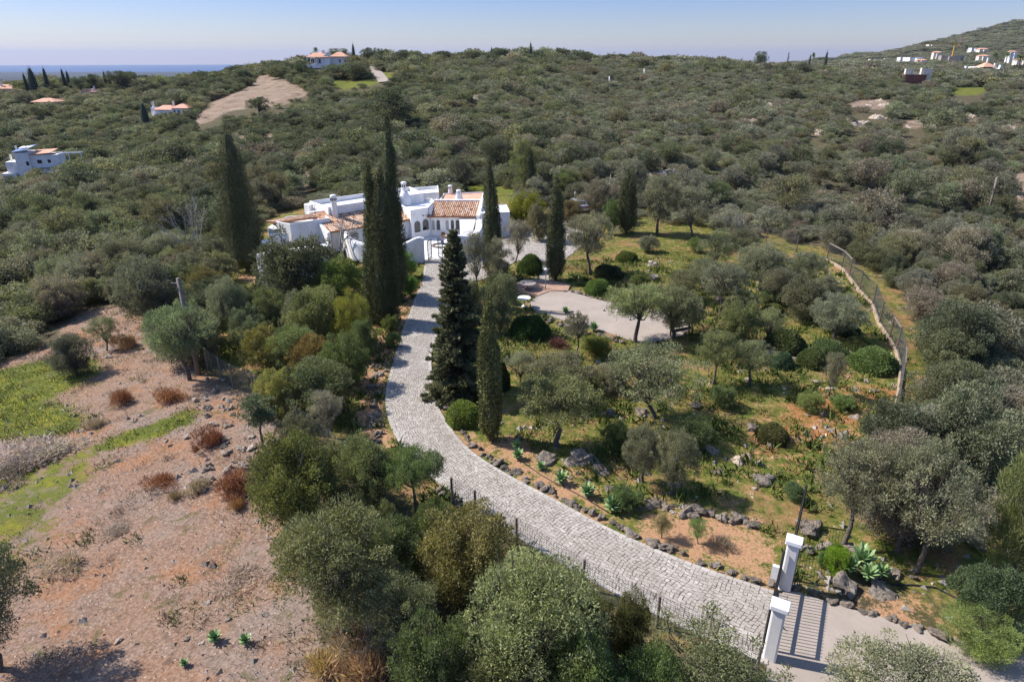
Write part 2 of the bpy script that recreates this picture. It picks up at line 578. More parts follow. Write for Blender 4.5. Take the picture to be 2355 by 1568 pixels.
TERRACE = PG([(1180, 657), (1205, 645), (1280, 650), (1312, 658), (1305, 671), (1262, 672), (1232, 684), (1190, 672)])
WALK = PG([(1237, 648), (1246, 612), (1268, 612), (1268, 652)])
COURTYARD = np.array([(-12.5, 58.4), (-8.6, 58.3), (-3.4, 58.8), (-3.4, 66.6), (-8.6, 66.8), (-10.4, 65.4), (-13, 62)])
ROAD = PG([(1800, 1358), (1835, 1362), (1900, 1384), (2000, 1412), (2100, 1440), (2230, 1476), (2354, 1503), (2600, 1560), (3000, 1650), (2900, 2300), (1700, 2100), (1745, 1640), (1765, 1520)])
CLEARING = PG([(450, 282), (474, 241), (500, 228), (567, 205), (587, 188), (584, 178), (600, 165), (601, 174), (654, 185), (700, 206), (727, 222), (684, 222), (660, 242), (617, 249), (567, 252), (517, 258), (484, 282)])
CLEAR_GREEN = PG([(590, 200), (615, 188), (650, 192), (668, 202), (640, 210), (600, 208)])
TRACKS = [PG([(533, 308), (640, 311), (635, 322), (533, 321)]), PG([(660, 372), (680, 350), (700, 340), (690, 362), (700, 390), (720, 425), (725, 442), (700, 440), (685, 405)]),
          PG([(440, 285), (470, 243), (490, 232), (486, 250), (465, 290)])]
LAWNS = [PG([(755, 188), (790, 184), (840, 184), (872, 180), (880, 192), (840, 200), (800, 206), (760, 203)]), PG([(862, 158), (880, 166), (908, 168), (908, 189), (892, 190)]),
         PG([(2180, 203), (2250, 199), (2290, 205), (2240, 221), (2190, 220)]), PG([(965, 145), (985, 143), (985, 160), (960, 158)]), PG([(1345, 150), (1400, 150), (1400, 155), (1345, 156)]),
         PG([(8, 328), (28, 326), (25, 350), (0, 350)]), PG([(1040, 428), (1120, 425), (1200, 440), (1190, 458), (1080, 450)])]
GRASS = [PG([(0, 850), (60, 835), (120, 818), (227, 816), (250, 850), (200, 877), (143, 900), (133, 923), (187, 933), (200, 960), (193, 990), (133, 1007), (0, 1010), (-300, 1010), (-300, 900)]),
         PG([(213, 1017), (333, 977), (417, 943), (467, 940), (467, 960), (417, 990), (350, 1010), (235, 1040)]),
         PG([(70, 1045), (213, 1030), (235, 1045), (240, 1095), (187, 1128), (135, 1172), (117, 1278), (67, 1312), (0, 1290), (-150, 1280), (-250, 1100), (0, 1060), (70, 1045)]),
         PG([(40, 1490), (130, 1440), (120, 1480), (60, 1500)]), PG([(400, 1310), (470, 1285), (480, 1305), (430, 1320)])]
GREEN_GARDEN = [PG([(1300, 600), (1480, 590), (1560, 555), (1640, 560), (1640, 640), (1520, 690), (1390, 692), (1310, 650)]), PG([(1190, 800), (1300, 745), (1400, 800), (1370, 850), (1280, 830), (1190, 880)]),
                PG([(1380, 930), (1640, 900), (1700, 980), (1600, 1100), (1430, 1090), (1380, 1000)]), PG([(1600, 820), (1850, 720), (1960, 720), (1900, 880), (1650, 920)]),
                PG([(1560, 520), (1660, 515), (1700, 550), (1590, 580)])]
RED_EARTH = [PG([(1820, 900), (2060, 830), (2060, 960), (1850, 1120), (1700, 1120), (1650, 1030), (1760, 950)]), PG([(2080, 800), (2160, 830), (2180, 900), (2080, 950)]), PG([(2320, 400), (2400, 400), (2400, 460), (2330, 440)])]
SAND_BED = [PG([(1005, 915), (1060, 990), (1170, 1000), (1210, 1040), (1300, 1085), (1440, 1170), (1560, 1180), (1740, 1220), (1800, 1260), (1800, 1350), (1560, 1290), (1380, 1212), (1200, 1115), (1050, 1020)]),
            PG([(1810, 1300), (1900, 1330), (2354, 1440), (2354, 1500), (2100, 1445), (1900, 1388), (1825, 1362)]), PG([(540, 630), (600, 620), (620, 655), (560, 650)]),
            PG([(880, 760), (930, 690), (955, 645), (972, 615), (976, 660), (945, 715), (925, 765), (905, 820), (890, 870), (880, 950), (915, 1040), (880, 1050), (820, 970), (835, 880), (858, 800)])]

def patch(x0, x1, y0, y1, n=12):
    return PG([((x0 + x1) / 2 + (x1 - x0) / 2 * math.cos(2 * math.pi * k / n) * (1 + 0.15 * math.sin(k * 2.3)), (y0 + y1) / 2 - (y1 - y0) / 2 * math.sin(2 * math.pi * k / n)) for k in range(n)])


HILLROAD = PG([(838, 142), (853, 142), (872, 162), (894, 191), (876, 193), (850, 165)])
OUTCROPS = [patch(*q) for q in ((1713, 1760, 281, 292), (1855, 1906, 300, 314), (1764, 1792, 243, 254), (1948, 2056, 229, 254), (2068, 2132, 275, 298), (2150, 2186, 265, 283), (2200, 2260, 270, 282), (1950, 1986, 281, 294),
                                (1080, 1110, 222, 232), (1140, 1190, 278, 288), (1150, 1200, 336, 346), (2290, 2345, 292, 304), (1500, 1560, 400, 408), (1640, 1680, 255, 262))]
BARE = [patch(2315, 2400, 392, 466), patch(190, 212, 259, 266)]

# ------------------------------------------------------------------ ground sheet
el = np.concatenate([np.arange(84, 30, -1.2), np.arange(30, 6.5, -0.11)])
r_near = CAM_H / np.tan(np.radians(el))
r_far = np.geomspace(r_near[-1] * 1.005, 40000, 330)
RR = np.concatenate([r_near, r_far])
azf = np.radians(np.arange(-48, 48.01, 0.15))
azb = np.radians(np.concatenate([np.arange(51, 180, 4.0), np.arange(-180, -48, 4.0)]))
AZ = np.concatenate([azf, azb]); AZ = np.sort(np.unique(AZ))
nA, nR = len(AZ), len(RR)
GX = RR[:, None] * np.sin(AZ)[None, :]; GY = RR[:, None] * np.cos(AZ)[None, :]
GZ = np.where(GY > 0, H(GX, GY), 0.0)
GZ = np.where(GY > 0, GZ, np.where(RR[:, None] > 150, -(RR[:, None] - 150) * 0.02, 0))
V = np.stack([GX, GY, GZ], -1).reshape(-1, 3)
V = np.vstack([V, [[0, 0, 0]]])
ii = np.arange(nR - 1)[:, None] * nA; jj = np.arange(nA)[None, :]; j2 = (jj + 1) % nA
Q = np.stack([ii + jj, ii + nA + jj, ii + nA + j2, ii + j2], -1).reshape(-1, 4)


def b_ground(nt, p):
    co = coords(nt)
    nb = noise(nt, co, 0.35, 6, 0.7); nm = noise(nt, co, 1.8, 6, 0.72); nf = noise(nt, co, 9, 5, 0.75); nl = noise(nt, co, 0.045, 4, 0.6)
    edge = mth(nt, 'MULTIPLY_ADD', mth(nt, 'ADD', mth(nt, 'ADD', nb, nm), nf), 1.1, -1.65)

    def mask(name, lo=0.42, hi=0.58):
        s = mth(nt, 'ADD', attr(nt, name), edge)
        return ramp(nt, s, [(lo, g(0)), (hi, g(1))])
    # floor of the scrub
    c = ramp(nt, nm, [(0.3, (0.055, 0.05, 0.03)), (0.5, (0.11, 0.095, 0.06)), (0.68, (0.2, 0.165, 0.12))])
    c = mixc(nt, ramp(nt, nb, [(0.45, g(0)), (0.62, g(0.8))]), c, (0.075, 0.085, 0.035))
    c = mixc(nt, mth(nt, 'MULTIPLY', attr(nt, 'wooded'), 0.9), c, ramp(nt, noise(nt, co, 0.06, 6, 0.8), [(0.35, (0.025, 0.032, 0.018)), (0.6, (0.07, 0.078, 0.045)), (0.75, (0.13, 0.12, 0.085))]))
    # pale stony earth of the field
    e = ramp(nt, nf, [(0.28, (0.13, 0.085, 0.062)), (0.48, (0.27, 0.185, 0.135)), (0.7, (0.43, 0.33, 0.265))])
    e = mixc(nt, ramp(nt, nb, [(0.5, g(0)), (0.64, g(0.8))]), e, ramp(nt, nf, [(0.3, (0.26, 0.125, 0.06)), (0.7, (0.45, 0.25, 0.14))]))
    e = mixc(nt, ramp(nt, noise(nt, co, 0.22, 5, 0.7), [(0.46, g(0)), (0.6, g(0.8))]), e, ramp(nt, nf, [(0.3, (0.15, 0.125, 0.11)), (0.7, (0.4, 0.345, 0.31))]))
    e = mixc(nt, ramp(nt, nm, [(0.54, g(0)), (0.66, g(0.75))]), e, (0.13, 0.095, 0.075))
    e = mixc(nt, ramp(nt, noise(nt, co, 0.9, 5, 0.7, 1.0), [(0.57, g(0)), (0.66, g(0.75))]), e, (0.115, 0.115, 0.045))
    vo = N(nt, 'ShaderNodeTexVoronoi', i_Scale=5.0); nt.links.new(co, vo.inputs['Vector'])
    e = mixc(nt, mth(nt, 'MULTIPLY', ramp(nt, vo.outputs['Distance'], [(0.12, g(1)), (0.2, g(0))]), ramp(nt, nm, [(0.42, g(0)), (0.55, g(1))])), e, (0.5, 0.43, 0.37))
    c = mixc(nt, mask('dirt'), c, e)
    # garden: thin grass over red earth
    gd = ramp(nt, nm, [(0.36, (0.055, 0.08, 0.018)), (0.47, (0.12, 0.155, 0.033)), (0.55, (0.2, 0.185, 0.055)), (0.63, (0.36, 0.24, 0.13))])
    gd = mixc(nt, ramp(nt, nb, [(0.5, g(0)), (0.62, g(0.85))]), gd, ramp(nt, nf, [(0.3, (0.2, 0.1, 0.05)), (0.7, (0.42, 0.27, 0.15))]))
    gd = mixc(nt, mth(nt, 'MULTIPLY', ramp(nt, vo.outputs['Distance'], [(0.1, g(1)), (0.18, g(0))]), ramp(nt, nm, [(0.48, g(0)), (0.6, g(1))])), gd, (0.5, 0.44, 0.36))
    c = mixc(nt, mask('garden'), c, gd)
    c = mixc(nt, mask('red'), c, ramp(nt, nm, [(0.36, (0.16, 0.17, 0.05)), (0.46, (0.36, 0.15, 0.06)), (0.6, (0.42, 0.24, 0.12)), (0.7, (0.5, 0.38, 0.27))]))
    c = mixc(nt, mask('sand'), c, ramp(nt, nf, [(0.25, (0.3, 0.17, 0.095)), (0.5, (0.44, 0.275, 0.165)), (0.75, (0.54, 0.37, 0.25))]))
    gr = ramp(nt, nf, [(0.25, (0.05, 0.075, 0.014)), (0.5, (0.12, 0.155, 0.03)), (0.75, (0.22, 0.23, 0.05))])
    gr = mixc(nt, ramp(nt, nb, [(0.5, g(0)), (0.66, g(0.7))]), gr, (0.11, 0.105, 0.045))
    gr = mixc(nt, ramp(nt, noise(nt, co, 0.7, 5, 0.7), [(0.5, g(0)), (0.66, g(0.6))]), gr, (0.3, 0.3, 0.03))
    c = mixc(nt, mask('grass'), c, gr)
    c = mixc(nt, mask('pale', 0.45, 0.55), c, ramp(nt, noise(nt, co, 0.25, 7, 0.75), [(0.3, (0.13, 0.1, 0.075)), (0.45, (0.25, 0.195, 0.15)), (0.6, (0.33, 0.27, 0.215)), (0.75, (0.42, 0.365, 0.31))]))
    # the far plain: fields, woods, villages
    pv = N(nt, 'ShaderNodeTexVoronoi', i_Scale=0.004); nt.links.new(co, pv.inputs['Vector'])
    pl = ramp(nt, noise(nt, co, 0.0035, 8, 0.75), [(0.35, (0.015, 0.025, 0.022)), (0.58, (0.035, 0.045, 0.035)), (0.66, (0.1, 0.09, 0.075)), (0.74, (0.28, 0.26, 0.22))])
    c = mixc(nt, attr(nt, 'plain'), c, pl)
    setc(nt, p, mixc(nt, 1.0, c, (0.86, 0.78, 0.72), 'MULTIPLY'), 0.95, 0.1)
    bump(nt, p, mth(nt, 'ADD', nf, nm), 0.7, 0.08)


M_GROUND = material('ground', b_ground)
ground_me = mesh_np('ground', V, Q, M_GROUND, smooth=True)
# close the hole under the camera
bm = bmesh.new(); bm.from_mesh(ground_me); bm.verts.ensure_lookup_table()
cen = bm.verts[len(V) - 1]
for j in range(nA):
    bm.faces.new((bm.verts[j], bm.verts[(j + 1) % nA], cen)).smooth = True
bmesh.ops.recalc_face_normals(bm, faces=bm.faces[:1]) if False else None
bm.to_mesh(ground_me); bm.free()
FX, FY = V[:, 0], V[:, 1]
FR = np.hypot(FX, FY)


def soften(m, ka=9, kr=2, n=3):
    q = np.asarray(m, float)[:-1].reshape(nR, nA)
    for _ in range(n):
        p = np.pad(q, ((kr, kr), (0, 0)), 'edge'); q = sum(p[k:k + nR] for k in range(2 * kr + 1)) / (2 * kr + 1)
        p = np.pad(q, ((0, 0), (ka, ka)), 'wrap'); q = sum(p[:, k:k + nA] for k in range(2 * ka + 1)) / (2 * ka + 1)
    return np.append(q.ravel(), 0)


def vattr(name, val):
    a = ground_me.attributes.new(name, 'FLOAT', 'POINT')
    a.data.foreach_set('value', np.asarray(val, np.float32))


def union(polys):
    m = np.zeros(len(FX), bool)
    for q in polys:
        q = np.asarray(q); b = (FX > q[:, 0].min()) & (FX < q[:, 0].max()) & (FY > q[:, 1].min()) & (FY < q[:, 1].max())
        m[b] |= inside(q, FX[b], FY[b])
    return m.astype(float)


BANK = PG([(1830, 1340), (1930, 1240), (2058, 975), (2354, 1000), (2600, 1200), (2600, 1500), (2354, 1440), (1900, 1330)])
STRIP = PG([(1890, 570), (1990, 610), (2075, 690), (2150, 770), (2185, 860), (2165, 930), (2110, 1000), (2040, 1000), (2088, 780)])
dirt = union([FIELD]); prop = union([PROPERTY, STRIP, BANK])
vattr('dirt', soften(dirt))
vattr('garden', soften(prop))
vattr('grass', soften(union(GRASS[:2] + GRASS[3:] + [CLEAR_GREEN])) * 0.9 + 0.62 * soften(union([GRASS[2]])) + soften(union(LAWNS), 2, 1, 2) + 0.34 * soften(union(GREEN_GARDEN)))
vattr('red', soften(union(RED_EARTH), 14, 3) * 0.62)
vattr('sand', soften(union(SAND_BED), 4, 1))
vattr('pale', soften(union([CLEARING] + TRACKS + OUTCROPS + BARE), 3, 1, 2))
vattr('plain', np.clip((FR - 1100) / 700, 0, 1) * np.clip((0.3 - FX / np.maximum(FY, 1)) * 5, 0, 1) * (FY > 0))
vattr('wooded', np.clip((FR - 450) / 150, 0, 1))
ground = tag(new_obj('ground', ground_me), kind='structure')

# sea
def b_sea(nt, p):
    n = noise(nt, coords(nt), 0.002, 6, 0.6)
    setc(nt, p, ramp(nt, n, [(0.3, (0.02, 0.07, 0.17)), (0.7, (0.035, 0.09, 0.2))]), 0.8, 0.1)
sea_mb = MB()
k = 48
sea_mb.add([(0, 0, -170)] + [(27000 * math.sin(2 * math.pi * j / k), 27000 * math.cos(2 * math.pi * j / k), -170) for j in range(k)], [(0, 1 + (j + 1) % k, 1 + j) for j in range(k)])
tag(sea_mb.build('sea', material('sea', b_sea)), kind='structure')


# ------------------------------------------------------------------ flat grounds: paved and concrete
def sheet(name, poly, z, mat, kind='structure', depth=0.12):
    mb = MB().prism([tuple(q) for q in poly], z - depth, z)
    return tag(mb.build(name, mat), kind=kind)


def resample(pts, n):
    pts = np.asarray(pts, float); d = np.r_[0, np.cumsum(np.hypot(*np.diff(pts, axis=0).T))]
    t = np.linspace(0, d[-1], n)
    return np.stack([np.interp(t, d, pts[:, 0]), np.interp(t, d, pts[:, 1])], 1)


def smooth_line(pts, n, k=9):
    p = resample(pts, n)
    for _ in range(2):
        h = np.arange(k, 0, -1)[:, None]; q = np.vstack([p[:1] - (p[1:2] - p[:1]) * h, p, p[-1:] + (p[-1:] - p[-2:-1]) * h[::-1]])
        p = np.stack([q[i:i + n] for i in range(2 * k + 1)]).mean(0)
    return p


LEFT_EDGE = PG([(978, 600), (974, 625), (972, 653), (958, 678), (944, 718), (924, 762), (911, 817), (895, 861), (885, 904), (886, 951), (898, 984), (921, 1031), (958, 1072), (1010, 1113), (1075, 1163), (1142, 1208), (1215, 1253), (1348, 1332), (1435, 1378), (1485, 1408), (1552, 1437), (1640, 1478), (1772, 1534)])
RIGHT_EDGE = PG([(1030, 596), (1040, 625), (1043, 660), (1035, 700), (1020, 740), (1003, 780), (990, 817), (995, 884), (1002, 931), (1025, 968), (1052, 1011), (1085, 1044), (1135, 1074), (1198, 1111), (1285, 1154), (1385, 1211), (1469, 1248), (1569, 1291), (1669, 1325), (1806, 1369)])
NLINE = 400
LE, RE = smooth_line(LEFT_EDGE, NLINE), smooth_line(RIGHT_EDGE, NLINE)


def stone(mb_v, mb_f, mb_t, c4, z, tint):
    n = len(mb_v)
    for (x, y) in c4: mb_v.append((x, y, z + rng.normal() * 0.0012))
    for (x, y) in c4: mb_v.append((x, y, 0.0))
    mb_f.append((n, n + 1, n + 2, n + 3))
    for i in range(4):
        j = (i + 1) % 4
        mb_f.append((n + i, n + 4 + i, n + 4 + j, n + j))
    mb_t.extend([tint] * 5)


def lay_cobbles(name, fn_pos, ns, row, width_at, size, mask=None):
    """rows of hand-cut stones; fn_pos(s, t) with s in rows, t across in metres"""
    v, f, t = [], [], []
    for i in range(ns):
        w = width_at(i)
        if w < 0.3: continue
        off = rng.random() * size
        x = -off
        while x < w:
            sw = size * (0.75 + 0.5 * rng.random())
            a, b = max(0, x), min(w, x + sw)
            if b - a > 0.04:
                gp = 0.011
                j1, j2 = rng.normal(size=2) * 0.06
                q = [fn_pos(i + 0.05 + j1, a + gp), fn_pos(i + 0.05 + j1, b - gp), fn_pos(i + 0.95 + j2, b - gp), fn_pos(i + 0.95 + j2, a + gp)]
                q = [(px + rng.normal() * 0.008, py + rng.normal() * 0.008) for px, py in q]
                cx, cy = q[0][0], q[0][1]
                if mask is None or mask(cx, cy):
                    stone(v, f, t, q, 0.058 + rng.normal() * 0.0012, rng.beta(2.2, 2.0))
            x += sw
    V = np.array(v); F = np.array(f)
    ctr = V[F[0]].mean(0)
    a, b, c = V[F[0][0]], V[F[0][1]], V[F[0][2]]
    if np.cross(b - a, c - a)[2] < 0: F = F[:, ::-1]
    return mesh_np(name, V, F, M_COBBLE, t)


MID = (LE + RE) / 2
seg = np.r_[0, np.cumsum(np.hypot(*np.diff(MID, axis=0).T))]
LEN = seg[-1]; ROW = 0.15; NROW = int(LEN / ROW)


def drive_pos(i, x):
    s = min(max(i * ROW, 0), LEN - 1e-3)
    k = np.interp(s, seg, np.arange(NLINE))
    l = np.array([np.interp(k, np.arange(NLINE), LE[:, 0]), np.interp(k, np.arange(NLINE), LE[:, 1])])
    r = np.array([np.interp(k, np.arange(NLINE), RE[:, 0]), np.interp(k, np.arange(NLINE), RE[:, 1])])
    w = np.hypot(*(r - l)); t = x / w
    d = 0.13 * math.sin(t * 5.5 + i * 0.02) + 0.035 * math.sin(t * 13 + i * 0.11)   # wavering courses
    tan = np.array([-(r - l)[1], (r - l)[0]]) / w
    p = l + (r - l) * t + tan * d
    return p[0], p[1]


def drive_w(i):
    k = np.interp(i * ROW, seg, np.arange(NLINE))
    return math.hypot(np.interp(k, np.arange(NLINE), LE[:, 0] - RE[:, 0]), np.interp(k, np.arange(NLINE), LE[:, 1] - RE[:, 1]))


base_poly = [tuple(p) for p in LE[::4]] + [tuple(p) for p in RE[::-4]]
sheet('driveway_bed', base_poly, 0.051, M_MORTAR)
drv = new_obj('driveway', lay_cobbles('driveway', drive_pos, NROW, ROW, drive_w, 0.155))
tag(drv, kind='structure')
# edging course of long stones on both sides
v, f, t = [], [], []
for line, side in ((LE, 1), (RE, -1)):
    ln = np.r_[0, np.cumsum(np.hypot(*np.diff(line, axis=0).T))]; s = 0
    while s < ln[-1] - 0.4:
        L = 0.24 + rng.random() * 0.12
        p = [np.array([np.interp(q, ln, line[:, 0]), np.interp(q, ln, line[:, 1])]) for q in (s + 0.012, s + L - 0.012)]
        d = (p[1] - p[0]); d /= np.hypot(*d) + 1e-9; nrm = np.array([d[1], -d[0]]) * side * -1
        q = [p[0] + nrm * 0.0, p[1] + nrm * 0.0, p[1] + nrm * 0.17, p[0] + nrm * 0.17]
        if side < 0: q = q[::-1]
        stone(v, f, t, [tuple(x) for x in q], 0.066, 0.55 + 0.4 * rng.random())
        s += L
Fe = np.array(f)
tag(new_obj('driveway_kerb', mesh_np('driveway_kerb', v, Fe, M_COBBLE, t)), kind='structure')

sheet('forecourt_bed', FORECOURT, 0.05, M_MORTAR)
fmin, fmax = FORECOURT.min(0), FORECOURT.max(0)
FCW = fmax[0] - fmin[0]
fore = lay_cobbles('forecourt', lambda i, x: (fmin[0] + x, fmin[1] + i * 0.2 + 0.1 * math.sin(x * 1.7) + 0.06 * math.sin(x * 4.1 + i * 0.2)), int((fmax[1] - fmin[1]) / 0.2), 0.2, lambda i: FCW, 0.22,
                   lambda x, y: bool(inside(FORECOURT, np.array([x]), np.array([y]))[0]) and not bool(inside(np.array(base_poly), np.array([x]), np.array([y]))[0]))
tag(new_obj('forecourt', fore), kind='structure')
sheet('boules_court', COURT, 0.05, M_CONCRETE)
sheet('garden_terrace', TERRACE, 0.1, M_TERRA_FLOOR)
sheet('garden_path', WALK, 0.07, M_CONCRETE)
sheet('courtyard_floor', COURTYARD, 0.062, M_PAVING)
sheet('road', ROAD, 0.03, M_CONCRETE)


# far road on the hill
def ribbon(name, pts, w, mat, lift=0.25):
    P = [G(x, y) for x, y in pts]
    P2 = resample([(p.x, p.y) for p in P], 40)
    v, f = [], []
    for i, (x, y) in enumerate(P2):
        d = P2[min(i + 1, 39)] - P2[max(i - 1, 0)]; d /= np.hypot(*d); n = np.array([-d[1], d[0]])
        for s in (-1, 1):
            q = P2[i] + n * s * w / 2
            v.append((q[0], q[1], float(max(H(x, y), H(q[0], q[1]))) + lift))
    for i in range(39): f.append((2 * i, 2 * i + 2, 2 * i + 3, 2 * i + 1))
    v += [(a, b, c - 1.0) for a, b, c in v]
    m = 80
    for i in range(39):
        f += [(2 * i, 2 * i + m, 2 * i + 2 + m, 2 * i + 2), (2 * i + 1, 2 * i + 3, 2 * i + 3 + m, 2 * i + 1 + m)]
    return tag(MB().add(v, f).build(name, mat), kind='structure')


ribbon('hill_road', [(845, 143), (856, 158), (872, 174), (884, 191)], 4.5, M_CONCRETE)

# ------------------------------------------------------------------ plant shapes
def unit(v): return v / (np.linalg.norm(v, axis=-1, keepdims=True) + 1e-9)


def diamonds(P, A, L, Wd, r):
    """leaf faces at points P along axes A"""
    n = len(P)
    S = unit(np.cross(A, r.normal(size=(n, 3))))
    L = L[:, None]; Wd = Wd[:, None]
    V = np.stack([P, P + A * L * 0.45 + S * Wd * 0.5, P + A * L, P + A * L * 0.45 - S * Wd * 0.5], 1).reshape(-1, 3)
    return V, np.arange(4 * n).reshape(-1, 4)


def leaf_cloud(cen, radii, n, L, Wd, r, shell=0.45, up=0.25, out=0.9, low=0.35, mix=0.55):
    """n leaves spread through clumps (ellipsoids); returns V, Q, tint"""
    cen = np.asarray(cen, float); radii = np.asarray(radii, float)
    wgt = (radii[:, 0] * radii[:, 2]); wgt = wgt / wgt.sum()
    idx = r.choice(len(cen), n, p=wgt)
    d = unit(r.normal(size=(n, 3)))
    flip = (d[:, 2] < -low) & (r.random(n) < 0.75); d[flip, 2] *= -1
    t = 1 - shell * r.random(n) ** 1.6
    P = cen[idx] + d * radii[idx] * t[:, None] + r.normal(size=(n, 3)) * L * 0.3
    A = unit(d * out + r.normal(size=(n, 3)) * 0.75 + np.array([0, 0, up]))
    ct = r.random(len(cen))
    tint = np.clip(mix * ct[idx] + (1 - mix) * r.random(n), 0, 1)
    V, Q = diamonds(P, A, L * (0.65 + 0.7 * r.random(n)), Wd * (0.65 + 0.7 * r.random(n)), r)
    return V, Q, tint


def clumps(r, n, R, z0, z1, rc, flat=1.0, top=0.55, bottom=0.55):
    """clump centres spread in a crown between z0 and z1; returns centres and radii"""
    cs, rs = [], []
    for i in range(n):
        while True:
            p = r.uniform(-1, 1, 3)
            q = np.linalg.norm(p)
            if 0.35 < q < 1: break
        z = z0 + (z1 - z0) * (p[2] * 0.5 + 0.5)
        k = 1 - (rc / R) * 0.75
        rr = rc * r.uniform(0.7, 1.3)
        cs.append((p[0] * R * k, p[1] * R * k, min(max(z, z0 + rr * 0.55), z1 - rr * 0.7)))
        rs.append((rr * 1.1, rr * 1.1, rr * 0.8 * flat))
    for i in range(int(n * 1.6)):
        d = unit(r.normal(size=3)); d[2] = abs(d[2]) * 1.1 - 0.35; d = unit(d)
        q = r.uniform(0.84, 1.12); rr = rc * r.uniform(0.2, 0.42)
        cs.append((d[0] * R * q, d[1] * R * q, max(z0 + rr, (z0 + z1) / 2 + d[2] * (z1 - z0) / 2 * q)))
        rs.append((rr, rr, rr * 1.25))
    return np.array(cs), np.array(rs)


def join(parts):
    V, Q, T, n = [], [], [], 0
    for v, q, t in parts:
        V.append(v); Q.append(q + n); T.append(t); n += len(v)
    return np.vstack(V), np.vstack(Q), np.concatenate(T)


def limb(mb, a, b, r0, r1, r, bend=0.15, k=6):
    a = np.array(a, float); b = np.array(b, float); L = np.linalg.norm(b - a)
    m1 = a + (b - a) * 0.35 + r.normal(size=3) * L * bend * 0.6; m2 = a + (b - a) * 0.7 + r.normal(size=3) * L * bend * 0.5
    mb.tube([a, m1, m2, b], [r0, r0 * 0.7 + r1 * 0.3, r0 * 0.35 + r1 * 0.65, r1], k, False)


def trunk_mesh(name, cs, r, h_fork, r0, nl=9, lean=0.15, stems=1, mat=None):
    mb = MB()
    cs = cs[np.argsort(-cs[:, 2])]
    for s in range(stems):
        base = np.array([r.normal() * 0.12 * (stems > 1), r.normal() * 0.12 * (stems > 1), -0.15])
        fork = np.array([r.normal() * lean, r.normal() * lean, h_fork * r.uniform(0.8, 1.15)])
        limb(mb, base, fork, r0 * 1.25, r0 * 0.8, r, 0.1, 8)
        for c in cs[s::stems][:nl]:
            limb(mb, fork, c, r0 * 0.55, r0 * 0.1, r, 0.14, 5)
            for _ in range(2):
                e = np.array(c) + r.normal(size=3) * 0.45
                limb(mb, fork + (np.array(c) - fork) * 0.6, e, r0 * 0.22, r0 * 0.05, r, 0.12, 4)
    return mb.mesh(name, mat or M_BARK, True)


TREES = {}     # kind -> list of (crown mesh, trunk mesh, height, radius)


def make_kind(kind, n, seed, H_, R_, z0, rc, nclump, nleaf, L, Wd, fork, r0, flat=1.0, up=0.25, stems=1, shell=0.45, mat=None, mix=0.55, nl=9):
    out = []
    for i in range(n):
        r = np.random.default_rng(seed + i * 13)
        cs, rs = clumps(r, nclump, R_, z0, H_, rc, flat)
        V, Q, T = leaf_cloud(cs, rs, nleaf, L, Wd, r, shell, up, mix=mix)
        cm = mesh_np(kind + '_crown', V, Q, mat or M_LEAF, T)
        tm = trunk_mesh(kind + '_trunk', cs, r, fork, r0, nl, stems=stems) if fork else None
        out.append((cm, tm, H_, R_))
    TREES[kind] = out


make_kind('olive', 4, 100, 5.0, 2.4, 0.95, 0.74, 38, 30000, 0.13, 0.045, 1.2, 0.17)
make_kind('standard', 4, 1500, 5.0, 2.3, 2.0, 0.66, 30, 19000, 0.13, 0.045, 1.7, 0.14, shell=0.6, nl=12)
make_kind('sparse', 3, 200, 5.0, 2.2, 1.2, 0.62, 26, 14000, 0.12, 0.045, 1.2, 0.11, shell=0.7, nl=14)
make_kind('bush', 4, 300, 3.6, 2.2, 0.0, 0.72, 38, 30000, 0.12, 0.055, 0.6, 0.09, stems=3, nl=6)
make_kind('umbrella', 1, 400, 3.6, 2.4, 2.0, 0.7, 30, 26000, 0.11, 0.045, 1.6, 0.14, flat=0.8)
make_kind('young', 2, 500, 4.0, 0.85, 1.5, 0.38, 14, 5200, 0.12, 0.045, 1.8, 0.055, shell=0.7)
make_kind('feathery', 2, 600, 3.6, 2.0, 0.1, 0.6, 30, 26000, 0.2, 0.025, 0.7, 0.07, up=0.7, stems=3, nl=6)
make_kind('pine', 1, 700, 6.0, 2.3, 0.6, 0.7, 34, 16000, 0.2, 0.05, 1.0, 0.15, up=0.7)


# clipped domes
def dome(seed, n, L, Wd):
    r = np.random.default_rng(seed)
    d = unit(r.normal(size=(n, 3))); d[:, 2] = np.abs(d[:, 2]) * 1.0 - 0.12
    d = unit(d)
    wob = 1 + 0.05 * np.sin(d[:, 0] * 5 + seed) + 0.05 * np.sin(d[:, 1] * 6 + d[:, 2] * 4)
    P = d * (wob * (1 - 0.1 * r.random(n)))[:, None] * np.array([1, 1, 0.95]); P[:, 2] += 0.1
    A = unit(d + r.normal(size=(n, 3)) * 0.7)
    V, Q = diamonds(P, A, L * (0.6 + 0.8 * r.random(n)), Wd * (0.6 + 0.8 * r.random(n)), r)
    T = r.random(n) * 0.75 + 0.15 + 0.1 * np.sin(P[:, 0] * 7)
    core = MB().lathe([(0.02, -0.02), (0.82, 0.0), (0.86, 0.3), (0.7, 0.62), (0.4, 0.84), (0.02, 0.9)], 14)  # solid core added inside the leaves to block light
    quads = [f for f in core.f if len(f) == 4]
    return join([(V, Q, np.clip(T, 0, 1)), (np.array(core.v), np.array(quads), np.full(len(quads), 0.25))])


DOMES = [mesh_np('clipped_dome', *dome(s, 9000, 0.085, 0.05)[:2], M_LEAF, dome(s, 9000, 0.085, 0.05)[2]) for s in (1, 2)]


